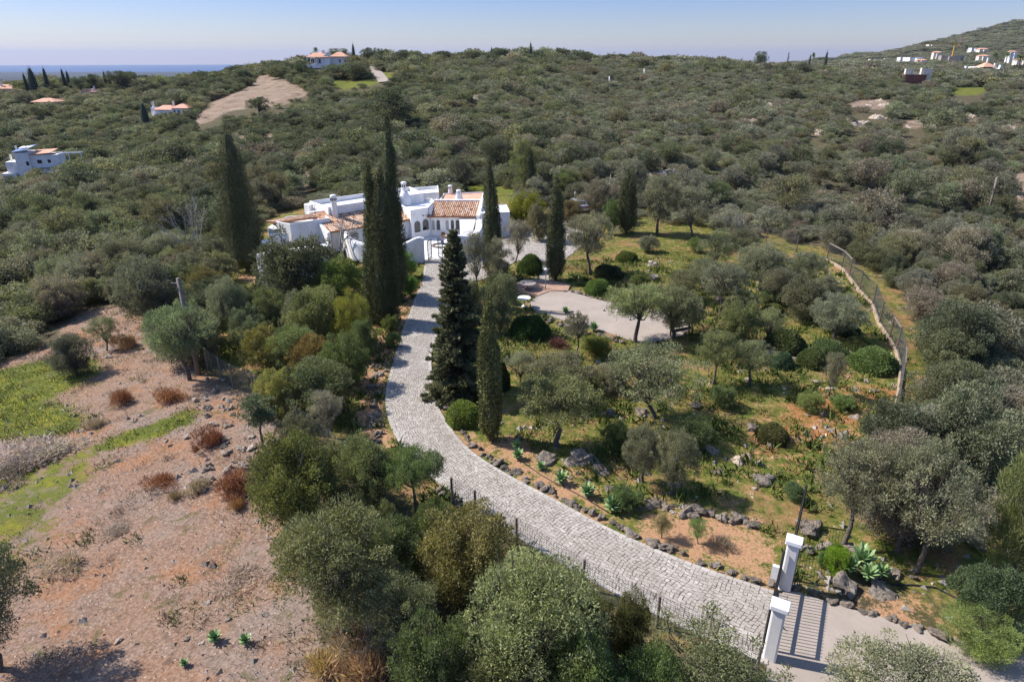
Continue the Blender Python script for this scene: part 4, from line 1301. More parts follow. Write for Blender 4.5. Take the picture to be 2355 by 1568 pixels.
# mauve flowers on the rockrose bush
# ------------------------------------------------------------------ clipped domes
for i, (bx, by, w, hpx, lab, col) in enumerate([
    (1066, 975, 82, 56, 'round clipped bush between the fir and the slim cypress', (0.1, 0.125, 0.03)),
    (1219, 778, 88, 56, 'largest dark clipped dome below the white round table', (0.04, 0.085, 0.025)),
    (1219, 632, 58, 48, 'clipped ball beside the forecourt path', (0.055, 0.085, 0.025)),
    (1398, 642, 68, 34, 'shaded clipped dome behind the clipped ball on the grass', (0.04, 0.05, 0.02)),  # its shade is put into the darker leaf colour
    (1373, 678, 58, 38, 'sunlit clipped ball at the top edge of the boules court', (0.08, 0.115, 0.03)),
    (1800, 812, 92, 56, 'mounded clipped bush beside the grey boulder', (0.06, 0.08, 0.03)),
    (1795, 848, 54, 40, 'small blue green clipped mound', (0.045, 0.075, 0.04)),
    (1865, 845, 66, 46, 'clipped mound left of the spindly sapling', (0.065, 0.085, 0.03)),
    (1905, 815, 76, 36, 'low clipped mound behind its neighbours', (0.06, 0.08, 0.03)),
    (1968, 806, 54, 34, 'small clipped mound under the silver topped olive', (0.06, 0.075, 0.028)),
    (2005, 850, 104, 54, 'largest clipped mound beside the wire fence', (0.08, 0.11, 0.035)),
    (1776, 1016, 70, 44, 'solitary brownish clipped mound on the red earth', (0.075, 0.08, 0.03)),
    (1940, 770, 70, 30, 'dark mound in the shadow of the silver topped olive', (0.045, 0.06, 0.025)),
    (1775, 725, 52, 28, 'low bronze clipped mound on the dry grass', (0.075, 0.08, 0.025)),
    (1440, 604, 48, 28, 'green clipped ball on the upper grass', (0.085, 0.12, 0.03)),
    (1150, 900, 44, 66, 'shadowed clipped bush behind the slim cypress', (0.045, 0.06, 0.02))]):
    P = G(bx, by - 6); m = mpp(P)
    h = max(0.4, top_z(bx, by - hpx, P.y + w * m * 0.2) - P.z) if True else 0
    put('clipped_bush', DOMES[i % 2], P, w * m / 2, lab, 'bush', tuple(v * 0.78 for v in col), 'clipped bushes in the garden', sz=h / 1.02)

# ------------------------------------------------------------------ cypresses
CYPS = [
    # foot x, foot y, top x, top y, width, label, leaves, twin
    (572, 622, 515, 266, 82, 'tall lone cypress left of the white villa', 30000, 0),
    (876, 742, 843, 362, 56, 'front left cypress of the tall trio beside the drive', 30000, 0),
    (905, 690, 888, 248, 60, 'tallest cypress of the trio at the back', 34000, 0),
    (888, 748, 872, 378, 62, 'front cypress of the trio', 30000, 0),
    (1134, 640, 1124, 359, 42, 'cypress in front of the right end of the villa', 16000, 0),
    (1277, 644, 1281, 398, 42, 'cypress standing by the path to the boules court', 18000, 0),
    (1440, 536, 1447, 378, 44, 'thick cypress with a forked tip behind the garden', 16000, 1),
    (1219, 458, 1217, 338, 24, 'dark narrow cypress beside the pine behind the villa', 9000, 0),
    (1129, 1012, 1121, 688, 46, 'slim young cypress on the sandy bed beside the drive', 26000, 0),
]
for i, (bx, by, tx, ty, w, lab, nlv, twin) in enumerate(CYPS):
    P = G(bx, by); m = mpp(P); h = top_z(tx, ty, P.y) - P.z
    V, Q, T = cypress(40 + i, h, w * m / 2 * (1.12 if i in (0, 1, 2) else 1.0), int(nlv * 1.3), twin, 0.3 if i != 8 else 0.45, i in (0, 1, 2))
    lean = at_depth(tx, ty, P.y).x - P.x
    V[:, 0] += lean * (V[:, 2] / h) ** 1.0
    t = thing('cypress_tree', lab, 'tree', P, 0, 'tall cypresses around the villa')
    c = new_obj('crown', mesh_np('cypress_crown', V, Q, M_CONIFER, T), t)
    c.color = (*(CYP if i != 8 else (0.075, 0.078, 0.03)), 1)
    MB().tube([(0, 0, -0.1), (0, 0, 0.9), (lean * 0.4, 0, h * 0.4)], [0.02 * h, 0.017 * h, 0.01 * h], 8).build('trunk', M_BARK, t, True)

# the fir
P = G(1056, 908); h = top_z(1041, 528, P.y) - P.z
(fv, fq, ft), ftm = fir(5, h, 78 * mpp(P), 80000)
t = thing('fir_tree', 'dark green fir with layered branches beside the cobbled drive', 'tree', P)
lean = at_depth(1041, 528, P.y).x - P.x
fv[:, 0] += lean * fv[:, 2] / h
c = new_obj('crown', mesh_np('fir_crown', fv, fq, M_CONIFER, ft), t); c.color = (0.058, 0.063, 0.03, 1)
new_obj('trunk', ftm, t)

# ------------------------------------------------------------------ dry bushes, bare trees, agaves
for i, (bx, by, w, hp, lab, col) in enumerate([
    (277, 926, 46, 38, 'rust red dry bush on the pale earth of the field', RUST),
    (480, 1022, 60, 44, 'rust red dry bush on the rubble slope', RUST),
    (552, 1135, 80, 52, 'largest rust brown dry bush beside the wild olive', RUST),
    (370, 1115, 60, 26, 'low rust brown bush on the open field', (0.13, 0.06, 0.035)),
    (402, 916, 60, 26, 'rust brown dry brush under the leaning olive', (0.15, 0.075, 0.04)),
    (290, 800, 46, 36, 'reddish dry weeds beside the straggly shrub', (0.16, 0.085, 0.05)),
    (455, 1132, 44, 30, 'grey brown dead bush on the field', (0.15, 0.12, 0.1)),
    (405, 1145, 26, 20, 'small dark dead tuft on the field', (0.1, 0.07, 0.05)),
    (545, 1165, 36, 26, 'small rusty tuft below the rubble', RUST),
    (820, 1545, 150, 100, 'dry brown scrub at the bottom between field and dark bush', (0.2, 0.14, 0.09)),
    (760, 1540, 70, 60, 'thin dry yellowish scrub at the bottom edge of the field', (0.22, 0.17, 0.08)),
    (50, 1062, 130, 24, 'long heap of grey cut brush between the two grass patches', (0.16, 0.135, 0.125)),
    (135, 1030, 110, 22, 'grey cut brush heap right of the long one on the grass', (0.17, 0.145, 0.13)),
    (20, 1095, 90, 26, 'dark grey brush heap at the left edge of the lower grass', (0.12, 0.105, 0.09)),
    (265, 1215, 60, 12, 'flat grey dead brush on the brown earth', (0.17, 0.14, 0.12)),
    (560, 1330, 90, 14, 'low grey dead weeds in front of the small olive bush', (0.18, 0.145, 0.12)),
    (225, 975, 44, 18, 'grey dead brush at the edge of the grass', (0.14, 0.11, 0.09)),
    (150, 1305, 70, 34, 'purple grey dead brush beside the dark olive', (0.2, 0.16, 0.14)),
    (1290, 795, 50, 16, 'dark red low plant on the lawn below the boules court', (0.06, 0.025, 0.022)),
    (1660, 1255, 40, 30, 'grey bare twiggy shrub on the sandy bed', (0.2, 0.17, 0.13)),
    (640, 600, 30, 20, 'orange flowering aloe patch beside the villa wall', (0.3, 0.12, 0.04))]):
    P = G(bx, by); m = mpp(P)
    put('dry_bush', DRY[i % 2], P, w * m / 2 / 0.75, lab, 'bush', col, sz=hp * m / 0.82)

for i, (bx, by, ty, lab, r0, sp) in enumerate([
    (486, 612, 440, 'tall pale leafless tree left of the lone cypress', 0.1, 0.3),
    (788, 600, 482, 'leafless fig tree in front of the curved villa wall', 0.16, 0.45),
    (884, 1492, 1352, 'leafless white stemmed sapling at the bottom edge of the field', 0.035, 0.3),
    (920, 1520, 1440, 'thin dead stem beside the dark bush at the bottom', 0.03, 0.2),
    (1700, 545, 480, 'bare pale shrub near the far end of the wire fence', 0.05, 0.4)]):
    P = G(bx, by); h = top_z(bx, ty, P.y) - P.z
    put('bare_tree', bare_tree(60 + i, h, sp, r0), P, 1.0, lab, 'tree', rz=0.4 * i)

for i, (bx, by, d, lab) in enumerate([
    (1187, 1032, 26, 'agave at the upper end of the row beside the drive'), (1190, 1056, 30, 'second agave of the upper pair beside the drive'),
    (1243, 1080, 24, 'smallest agave in the middle of the row on the sandy bed'), (1290, 1112, 36, 'agave just below the smallest one in the row'),
    (1350, 1142, 40, 'fourth large agave of the row'), (1408, 1176, 46, 'largest agave at the lower end of the row'),
    (1974, 1318, 62, 'largest agave of the cluster on the grey boulder by the gate'), (1946, 1328, 42, 'left agave of the cluster on the grey boulder'),
    (1990, 1346, 44, 'front agave of the cluster on the grey boulder'), (2020, 1340, 40, 'right agave of the cluster on the grey boulder'),
    (1300, 722, 20, 'small agave under the boules court wall'), (1365, 762, 26, 'agave at the lower wall of the boules court'),
    (1180, 700, 24, 'blue agave beside the white round table'), (495, 1475, 34, 'yellowing succulent alone on the bare field'), (425, 1530, 22, 'tiny green succulent near the bottom of the field'), (565, 1480, 30, 'dark green succulent on the bare field')]):
    P = G(bx, by); m = mpp(P)
    if 6 <= i <= 9: P.z += 0.3
    put('agave', AGAVES[i % 2], P, d * m / 2 / 0.4, lab, 'agave', group='agaves in the garden beds' if i < 13 else 'succulents on the bare field')

# ------------------------------------------------------------------ rocks
def put_rock(P, s, label, group, flat=0.7, sink=0.25, name='rock', col=(1, 1, 1)):
    if any(w in label for w in ('pale', 'white', 'limestone')): col = (1.75, 1.7, 1.65)
    o = new_obj(name, random.choice(ROCKS))
    s *= 0.72
    sx, sy = s * random.uniform(0.8, 1.3), s * random.uniform(0.8, 1.2)
    o.scale = (sx, sy, s * flat * random.uniform(0.8, 1.2))
    o.location = (P[0], P[1], P[2] + s * flat * (1 - 2 * sink) * 0.6)
    o.rotation_euler = (random.gauss(0, 0.25), random.gauss(0, 0.25), random.random() * 6.28)
    o.color = (*col, 1)
    return tag(o, label, 'rock' if name == 'rock' else name, group)


def rocks_on_line(pts, gap, s, label, group, off=0.0, jit=0.08, skip=0.0, z=0.0):
    P = np.asarray(pts); d = np.r_[0, np.cumsum(np.hypot(*np.diff(P, axis=0).T))]; q = 0.0
    while q < d[-1]:
        x, y = np.interp(q, d, P[:, 0]), np.interp(q, d, P[:, 1])
        x2, y2 = np.interp(q + 0.1, d, P[:, 0]), np.interp(q + 0.1, d, P[:, 1])
        L = math.hypot(x2 - x, y2 - y) + 1e-9; n = ((y2 - y) / L, -(x2 - x) / L)
        k = s * random.uniform(0.65, 1.35)
        if random.random() >= skip:
            put_rock((x + n[0] * off + random.gauss(0, jit), y + n[1] * off + random.gauss(0, jit), float(H(x, y)) + z), k, label, group)
        q += gap * random.uniform(0.75, 1.3)


ks = np.linalg.norm(RE - np.array(G(995, 884)[:2]), axis=1).argmin()
sub = RE[ks:-6]
nrm = np.array([1, 0.45]); nrm /= np.hypot(*nrm)
third = len(sub) // 3
rocks_on_line(sub[:third] + nrm * 0.3, 0.36, 0.23, 'dark grey rock in the row edging the drive near the fir and the slim cypress', 'rocks edging the upper bend of the drive')
rocks_on_line(sub[third:2 * third] + nrm * 0.3, 0.38, 0.24, 'dark grey rock in the row between the drive and the agaves', 'rocks edging the middle of the drive')
rocks_on_line(sub[2 * third:] + nrm * 0.32, 0.42, 0.27, 'dark grey rock in the row between the drive and the oleanders near the gate', 'rocks edging the drive near the gate')
rocks_on_line(PG([(885, 845), (862, 870), (862, 890), (868, 930), (862, 960), (868, 1000), (872, 1030)]), 0.34, 0.27, 'dark porous rock heaped in the row left of the drive', 'rocks heaped left of the drive', jit=0.14)
rocks_on_line(PG([(905, 800), (893, 830), (885, 850)]), 0.45, 0.2, 'grey rock at the left edge of the drive below the cypress trio', 'rocks left of the drive below the cypresses', off=-0.4)
rocks_on_line(PG([(1005, 1128), (1040, 1150), (1060, 1165)]), 0.35, 0.24, 'dark rock under the umbrella tree beside the drive', 'rocks under the umbrella tree')
rocks_on_line(PG([(1215, 722), (1231, 728), (1260, 738), (1293, 749), (1344, 763), (1395, 777), (1440, 790)]), 0.42, 0.27, 'purplish grey stone of the dry wall below the boules court', 'stones of the lower court wall', jit=0.15)
rocks_on_line(PG([(1308, 670), (1335, 677), (1386, 690), (1420, 698)]), 0.36, 0.24, 'grey stone of the upper edge of the boules court', 'stones of the upper court edge')
rocks_on_line(PG([(1600, 742), (1606, 720), (1612, 700)]), 0.35, 0.3, 'stone of the heap at the end of the boules court', 'stones at the end of the court')
rocks_on_line(PG([(1480, 1150), (1560, 1168), (1640, 1185), (1700, 1200), (1760, 1210)]), 0.4, 0.38, 'rough grey rock of the low terrace wall above the sandy bed', 'rocks of the low terrace wall', jit=0.18)
rocks_on_line(PG([(1190, 1010), (1230, 1050), (1300, 1085), (1360, 1110), (1400, 1125), (1440, 1150)]), 0.62, 0.2, 'pinkish rock scattered behind the agave row', 'rocks behind the agaves', jit=0.3)
rocks_on_line(PG([(1838, 1358), (1880, 1374), (1930, 1390), (2000, 1415), (2060, 1432), (2120, 1450), (2200, 1472), (2300, 1490), (2352, 1505)]), 0.42, 0.26, 'rough grey rock in the row along the concrete road', 'rocks edging the concrete road', jit=0.06)
rocks_on_line(PG([(1840, 1270), (1890, 1255), (1930, 1262), (1970, 1275), (2040, 1310), (2100, 1330), (2150, 1350)]), 0.55, 0.28, 'ochre rock of the bank below the olive trio', 'rocks below the olive trio', jit=0.2)
rocks_on_line(PG([(1240, 640), (1230, 648), (1220, 652)]), 0.3, 0.18, 'stone beside the garden path', 'stones beside the garden path')
rocks_on_line(PG([(505, 905), (500, 940), (535, 960), (520, 1000), (560, 1030), (525, 1080), (560, 1100), (520, 1120)]), 0.42, 0.22, 'pale limestone block of the rubble slope at the field edge', 'limestone rubble at the field edge', jit=0.5)
rocks_on_line(PG([(520, 890), (470, 930), (520, 990), (500, 1030), (545, 1060), (500, 1095), (590, 1130), (560, 1150)]), 0.3, 0.17, 'pale limestone block of the rubble slope at the field edge', 'limestone rubble at the field edge', jit=0.7)
for bx, by, w, lab in [(1770, 810, 54, 'flat grey boulder beside the mounded clipped bush'), (1893, 955, 24, 'white pointed stone beside the fresh green shrub'), (1937, 1002, 44, 'grey boulder near the end of the wire fence'),
                       (1335, 1060, 90, 'long grey outcrop in the shade of the spreading olive'), (1380, 1085, 50, 'grey boulder at the foot of the shaded outcrop'), (1405, 953, 36, 'grey round boulder left of the almond tree'),
                       (1470, 950, 40, 'pale flat boulder behind the almond tree trunk'), (1945, 1350, 96, 'large grey boulder carrying the agave cluster'), (2025, 1365, 60, 'grey boulder right of the agave cluster'),
                       (1860, 1215, 80, 'large purplish boulder behind the upper gate pillar'), (1700, 1190, 44, 'grey boulder in the terrace wall'), (1398, 1125, 30, 'grey boulder behind the agave row'),
                       (1500, 610, 30, 'pale outcrop on the green slope'), (1565, 690, 40, 'grey outcrop above the boules court'), (1780, 600, 46, 'pale boulder under the broad olive'), (1840, 590, 40, 'pale pink boulder near the fence'),
                       (1790, 830, 20, 'small boulder among the clipped mounds'), (1830, 830, 40, 'grey stone heap between the clipped mounds'), (1600, 935, 40, 'low boulder right of the almond tree'),
                       (1650, 1085, 30, 'boulder on the stony slope'), (1695, 1060, 40, 'flat pale boulder on the stony slope'), (1470, 865, 34, 'boulder behind the almond tree crown'), (1640, 1040, 46, 'low grey outcrop on the stony slope left of the flat pale boulder'), (1610, 1010, 40, 'jagged outcrop below the dark shaded shrub'), (1760, 1110, 60, 'broad flat outcrop near the red earth'), (1725, 985, 40, 'grey outcrop uphill of the brownish mound'), (1540, 905, 36, 'pale outcrop behind the almond tree shade'), (1480, 1010, 40, 'grey outcrop in the almond tree shadow'), (1260, 1060, 50, 'shaded boulder under the spreading olive'), (1690, 820, 30, 'grey boulder beside the low branched olive'), (1500, 640, 30, 'grey stone on the upper grass'), (1650, 690, 30, 'stone below the grey olive'), (1880, 880, 30, 'pale stone under the spindly sapling'), (2010, 900, 24, 'small stone near the wire fence'), (250, 822, 26, 'white stone by the straggly shrub'), (565, 1075, 50, 'long white limestone slab in the rubble')]:
    P = G(bx, by); put_rock(P, w * mpp(P) / 2, lab, None, 0.6, 0.3, 'boulder')
r2 = random.Random(4)
for i in range(46):
    x = r2.uniform(1400, 2000); y = r2.uniform(600, 1180)
    P = G(x, y)
    A = np.array([P.x]), np.array([P.y])
    if inside(PROPERTY, *A)[0] and not inside(COURT, *A)[0] and not inside(SAND_BED[0], *A)[0]:
        put_rock(P, r2.uniform(0.15, 0.42), 'pale limestone rock scattered over the rocky garden slope', 'rocks scattered over the garden', 0.5, 0.35)
for i in range(26):
    x = r2.uniform(150, 720); y = r2.uniform(880, 1560)
    P = G(x, y)
    if inside(FIELD, np.array([P.x]), np.array([P.y]))[0]:
        put_rock(P, r2.uniform(0.08, 0.2), 'small pale stone lying on the bare field', 'stones on the bare field', 0.5, 0.35, 'stone')


def gap_noise(X, Y, f=0.06, seed=0):
    r = np.random.default_rng(seed); z = np.zeros(len(X))
    for k in range(7):
        w = r.normal(size=2) * f * (1 + k * 0.5); z += np.sin(w[0] * X + w[1] * Y + r.random() * 6.28)
    return z / 2.6


for k_, q in enumerate(OUTCROPS):
    lo, hi = q.min(0), q.max(0); n_ = 34
    kx, ky, kr = [np.array([r2.uniform(*t_) for _ in range(10)]) for t_ in ((lo[0], hi[0]), (lo[1], hi[1]), (0.7, 1.9))]
    gx, gy = np.meshgrid(np.linspace(lo[0] - 1, hi[0] + 1, n_), np.linspace(lo[1] - 1, hi[1] + 1, n_))
    up_ = np.max([r_ * 0.5 * np.sqrt(np.clip(1 - ((gx - x_) ** 2 + (gy - y_) ** 2) / r_ ** 2, 0, 1)) for x_, y_, r_ in zip(kx, ky, kr)], 0)
    gz = H(gx, gy) + up_ * (1 + 0.3 * np.sin(gx * 3.1 + gy * 1.7) + 0.2 * np.sin(gy * 5.3 - gx * 2.2)) - 0.22
    i_ = np.arange(n_ - 1)[:, None] * n_ + np.arange(n_ - 1)[None, :]
    o = new_obj('limestone_outcrop', mesh_np('limestone_outcrop', np.stack([gx, gy, gz], -1).reshape(-1, 3), np.stack([i_, i_ + 1, i_ + n_ + 1, i_ + n_], -1).reshape(-1, 4), M_ROCK)); o.color = (1.6, 1.55, 1.5, 1)
    far_ = 'right hillside' if k_ in (0, 1, 2, 3, 4, 5, 6, 7, 11) else 'hillside behind the villa'
    tag(o, f'pale limestone outcrop showing through the scrub of the {far_}', 'outcrop', f'limestone outcrops on the {far_}')


# gravel, grass and litter: nobody could count them
def off_paving(P):
    m = np.ones(len(P), bool)
    for q in (np.array(base_poly), COURT, TERRACE, WALK, FORECOURT, COURTYARD, ROAD, SAND_BED[0]): m &= ~inside(q, P[:, 0], P[:, 1])
    return m


def scatter_mesh(name, polys, n, maker, mat, ymax=80):
    pts = []; ar = [abs(np.sum(np.asarray(q)[:, 0] * np.roll(np.asarray(q)[:, 1], -1) - np.roll(np.asarray(q)[:, 0], -1) * np.asarray(q)[:, 1])) for q in [np.clip(q, [-60, 8], [60, 90]) for q in polys]]
    for q, wa in zip(polys, np.array(ar) / sum(ar)):
        q = np.asarray(q); lo, hi = q.min(0), q.max(0); hi[1] = min(hi[1], ymax)
        lo = np.maximum(lo, [-60, 8]); hi = np.minimum(hi, [60, 90])
        k = int(n * wa * 3)
        X, Y = rng.uniform(lo[0], hi[0], k), rng.uniform(lo[1], hi[1], k)
        m = inside(q, X, Y); pts.append(np.stack([X[m], Y[m]], 1)[: int(n * wa)])
    P = np.vstack(pts)
    P = P + rng.normal(size=P.shape) * (0.35 if 'grass' in name else 0.0)
    gnz = gap_noise(P[:, 0], P[:, 1], 0.5, len(name))
    P = P[rng.random(len(P)) < np.clip(0.62 + 0.6 * gnz, 0.12, 1)]
    P = P[off_paving(P)]
    Z = H(P[:, 0], P[:, 1])
    return maker(name, np.column_stack([P, Z]), mat)


def blades(hh, ww, spread=0.55):
    def mk(name, P, mat):
        n = len(P); A = unit(np.stack([rng.normal(size=n) * spread, rng.normal(size=n) * spread, np.ones(n)], 1))
        V, Q = diamonds(P - np.array([0, 0, 0.02]), A, hh * (0.5 + rng.random(n)), ww * (0.6 + 0.8 * rng.random(n)), rng)
        return mesh_np(name, V, Q, mat, rng.random(n))
    return mk


def pebbles(name, P, mat, big=1.0):
    n = len(P); base = np.array([[1, 0, 0], [-0.5, 0.87, 0], [-0.5, -0.87, 0], [0.1, 0.05, 0.8]])
    s = (0.016 + 0.1 * rng.random(n) ** (6 if big == 1 else 3)) * big; a = rng.random(n) * 6.28
    ca, sa = np.cos(a), np.sin(a)
    B = base[None] * s[:, None, None] * (0.7 + 0.6 * rng.random((n, 4, 3)))
    X = B[..., 0] * ca[:, None] - B[..., 1] * sa[:, None]; Y = B[..., 0] * sa[:, None] + B[..., 1] * ca[:, None]
    V = np.stack([X, Y, B[..., 2]], -1) + P[:, None, :] - np.array([0, 0, 0.006])
    F = np.arange(4 * n).reshape(-1, 4)
    T = np.vstack([F[:, [0, 1, 3]], F[:, [1, 2, 3]], F[:, [2, 0, 3]]])
    return mesh_np(name, V.reshape(-1, 3), T, mat, np.tile(rng.random(n), 3))


def b_pebble(nt, p):
    setc(nt, p, ramp(nt, attr(nt, 'tint'), [(0.0, (0.2, 0.14, 0.1)), (0.5, (0.36, 0.27, 0.2)), (1.0, (0.56, 0.5, 0.45))]), 0.95, 0.1)
M_PEBBLE = material('pebble', b_pebble)


def b_blade(c0, c1):
    def b(nt, p):
        setc(nt, p, ramp(nt, attr(nt, 'tint'), [(0.0, c0), (1.0, c1)]), 0.8, 0.15)
    return b


M_GRASS = material('grass_blade', b_blade((0.06, 0.09, 0.015), (0.24, 0.26, 0.06)))
M_WEED = material('dry_weed', b_blade((0.14, 0.1, 0.07), (0.36, 0.27, 0.19)))
M_HERB = material('garden_herb', b_blade((0.05, 0.085, 0.015), (0.2, 0.2, 0.05)))
tag(new_obj('gravel', scatter_mesh('gravel', [FIELD, FIELD, PROPERTY], 30000, pebbles, M_PEBBLE, 60)), kind='stuff')
tag(new_obj('grass', scatter_mesh('grass', GRASS[:2] + GREEN_GARDEN[:4], 52000, blades(0.16, 0.03), M_GRASS)), kind='stuff')
def clumped(n_c, per, poly, spread, seed):
    r = np.random.default_rng(seed); q = np.asarray(poly); lo, hi = np.maximum(q.min(0), [-50, 10]), np.minimum(q.max(0), [40, 58])
    ctr = r.uniform(lo, hi, (n_c * 3, 2)); ctr = ctr[inside(q, ctr[:, 0], ctr[:, 1])][:n_c]
    sz = r.uniform(0.4, 1.5, len(ctr)) * spread
    P = (ctr[:, None, :] + r.normal(size=(len(ctr), per, 2)) * sz[:, None, None]).reshape(-1, 2)
    P = P[off_paving(P)]
    return np.column_stack([P, H(P[:, 0], P[:, 1])])


tag(new_obj('withered_weeds', blades(0.24, 0.016, 0.8)('withered_weeds', clumped(130, 70, FIELD, 0.32, 3), M_WEED)), kind='stuff')
M_DARKWEED = material('dead_brush', b_blade((0.06, 0.045, 0.038), (0.2, 0.15, 0.12)))
tag(new_obj('dead_weeds', blades(0.17, 0.016, 0.9)('dead_weeds', clumped(110, 60, FIELD, 0.3, 4), M_DARKWEED)), kind='stuff')
tag(new_obj('green_weeds', blades(0.2, 0.035, 0.8)('green_weeds', clumped(90, 60, FIELD, 0.3, 5), M_HERB)), kind='stuff')
M_FLOWER = m_plain('yellow_petal', (0.75, 0.62, 0.04), 0.8, 0.1, 0.1)
fp_ = clumped(60, 45, GRASS[0], 0.6, 6); fp_[:, 2] += 0.12
tag(new_obj('yellow_flowers', blades(0.05, 0.05, 1.5)('yellow_flowers', fp_, M_FLOWER)), kind='stuff')
tag(new_obj('garden_herbs', blades(0.3, 0.06, 0.7)('garden_herbs', clumped(760, 42, PROPERTY, 0.24, 8), M_HERB)), kind='stuff')
M_HERB_DARK = material('dark_herb', b_blade((0.03, 0.055, 0.012), (0.11, 0.14, 0.035)))
tag(new_obj('garden_undergrowth', blades(0.42, 0.07, 0.6)('garden_undergrowth', clumped(420, 50, PROPERTY, 0.34, 12), M_HERB_DARK)), kind='stuff')
M_RUBBLE = material('garden_rubble', b_blade((0.1, 0.085, 0.07), (0.36, 0.325, 0.285)))
cl = clumped(170, 16, PROPERTY, 0.7, 13); cl = np.vstack([cl, clumped(60, 14, BANK, 0.7, 14), clumped(45, 16, FIELD, 0.8, 15)])
tag(new_obj('rubble', pebbles('rubble', cl, M_RUBBLE, 1.9)), kind='stuff')
tag(new_obj('dry_weeds', scatter_mesh('dry_weeds', [FIELD], 16000, blades(0.16, 0.022, 0.9), M_WEED, 60)), kind='stuff')
tag(new_obj('garden_weeds', scatter_mesh('garden_weeds', [PROPERTY, BEDGE, STRIP, BANK], 44000, blades(0.15, 0.035, 0.7), M_HERB)), kind='stuff')

# ------------------------------------------------------------------ scrub on the hills
far_houses = [(750, 160, 20), (60, 410, 15), (390, 262, 16), (105, 245, 12), (205, 214, 9), (15, 208, 10), (2105, 190, 12), (2265, 172, 16)]
HOUSE_AT = [G(x, y) for x, y, _ in far_houses]
VIL = [  # photo x, y of the foot, width, height, material, roof, distance, words
    (1952, 148, 26, 5, 0, 0, 1200, 'flat white house at the foot of the far hill'), (1985, 150, 30, 4, 0, 0, 1150, 'long low white building left of the white hotel'), (2010, 141, 22, 6, 1, 0, 1500, 'cream house above the long low white building'),
    (2040, 138, 14, 5, 0, 0, 1600, 'tiny white house on the lower hill flank'), (2075, 138, 18, 8, 0, 0, 1300, 'small white block beside the white hotel'), (2108, 139, 44, 9, 0, 0, 1250, 'white hotel like block with a flat roof'),
    (2120, 143, 26, 6, 1, 1, 1200, 'clay roofed house below the white block'), (2118, 152, 18, 5, 0, 0, 1000, 'small white gabled house in the trees'), (2070, 118, 14, 4, 0, 0, 2100, 'white villa highest on the left flank of the hill'),
    (2100, 124, 20, 5, 0, 0, 1900, 'white villa on the flank below the highest one'), (2155, 128, 20, 10, 1, 1, 1300, 'cream house left of the building under the crane'), (2190, 134, 54, 8, 2, 0, 1150, 'grey concrete building under the yellow crane'),
    (2240, 117, 22, 9, 0, 0, 1500, 'white terraced villa right of the crane'), (2262, 119, 26, 8, 1, 1, 1450, 'clay roofed villa beside the white terraced one'), (2262, 134, 26, 7, 1, 1, 1100, 'small house with pink roof above the orange house'),
    (2212, 106, 14, 3, 0, 0, 1900, 'pale low villa on the slope behind the crane'), (2330, 128, 22, 12, 0, 1, 1000, 'white house with twin gables near the right edge'), (2390, 104, 40, 10, 0, 0, 1400, 'white villas cut by the right edge below the quarry track'),
    (2356, 145, 40, 12, 1, 1, 800, 'pink roofed house among palms at the right edge'), (1660, 150, 14, 5, 0, 0, 900, 'small white house on the skyline right of the poles'), (2142, 106, 18, 4, 1, 0, 1800, 'pale cutting with a house above the crane'),
    (2030, 157, 22, 6, 3, 0, 900, 'little orange and white house among the trees'), (1620, 152, 20, 3, 0, 0, 800, 'low white roof on the skyline'), (1075, 128, 16, 6, 1, 1, 470, 'clay roof peeping over the ridge trees'), (1940, 155, 18, 5, 0, 0, 1000, 'white garage among the trees left of the hill foot')]
for q_ in VIL:
    p_ = at_depth(q_[0], q_[1], q_[6]); far_houses.append((q_[0], q_[1], q_[2] * mpp(p_) * 1.1)); HOUSE_AT.append(p_)


def jitter_grid(y0, y1, cell, smax=0.86, seed=0):
    r = np.random.default_rng(seed)
    xs = np.arange(-smax * y1, smax * y1, cell); ys = np.arange(y0, y1, cell)
    X, Y = np.meshgrid(xs, ys); X = X + r.uniform(-.5, .5, X.shape) * cell * 1.1; Y = Y + r.uniform(-.5, .5, Y.shape) * cell * 1.1
    X, Y = X.ravel(), Y.ravel()
    m = (np.abs(X) < smax * Y) & (Y > y0)
    return X[m], Y[m]


HOUSE_ZONE = np.array([(-24, 50), (2, 50), (2, 82), (-24, 82)])
EXCL = [PG([(1830, 1340), (1930, 1240), (2058, 960), (2088, 780), (1900, 575), (1640, 530), (1500, 512), (1345, 485), (1230, 478), (1000, 470), (640, 490), (520, 560), (500, 700), (470, 850), (590, 900), (690, 990), (900, 1130), (1190, 1250), (1500, 1440), (1760, 1520)]), FIELD, BEDGE, FORECOURT, ROAD, HOUSE_ZONE, CLEARING, HILLROAD] + TRACKS + LAWNS + OUTCROPS + BARE + [PG([(1890, 570), (1960, 600), (2045, 690), (2110, 770), (2145, 860), (2130, 930), (2090, 1000), (2040, 1000), (2088, 780)])]


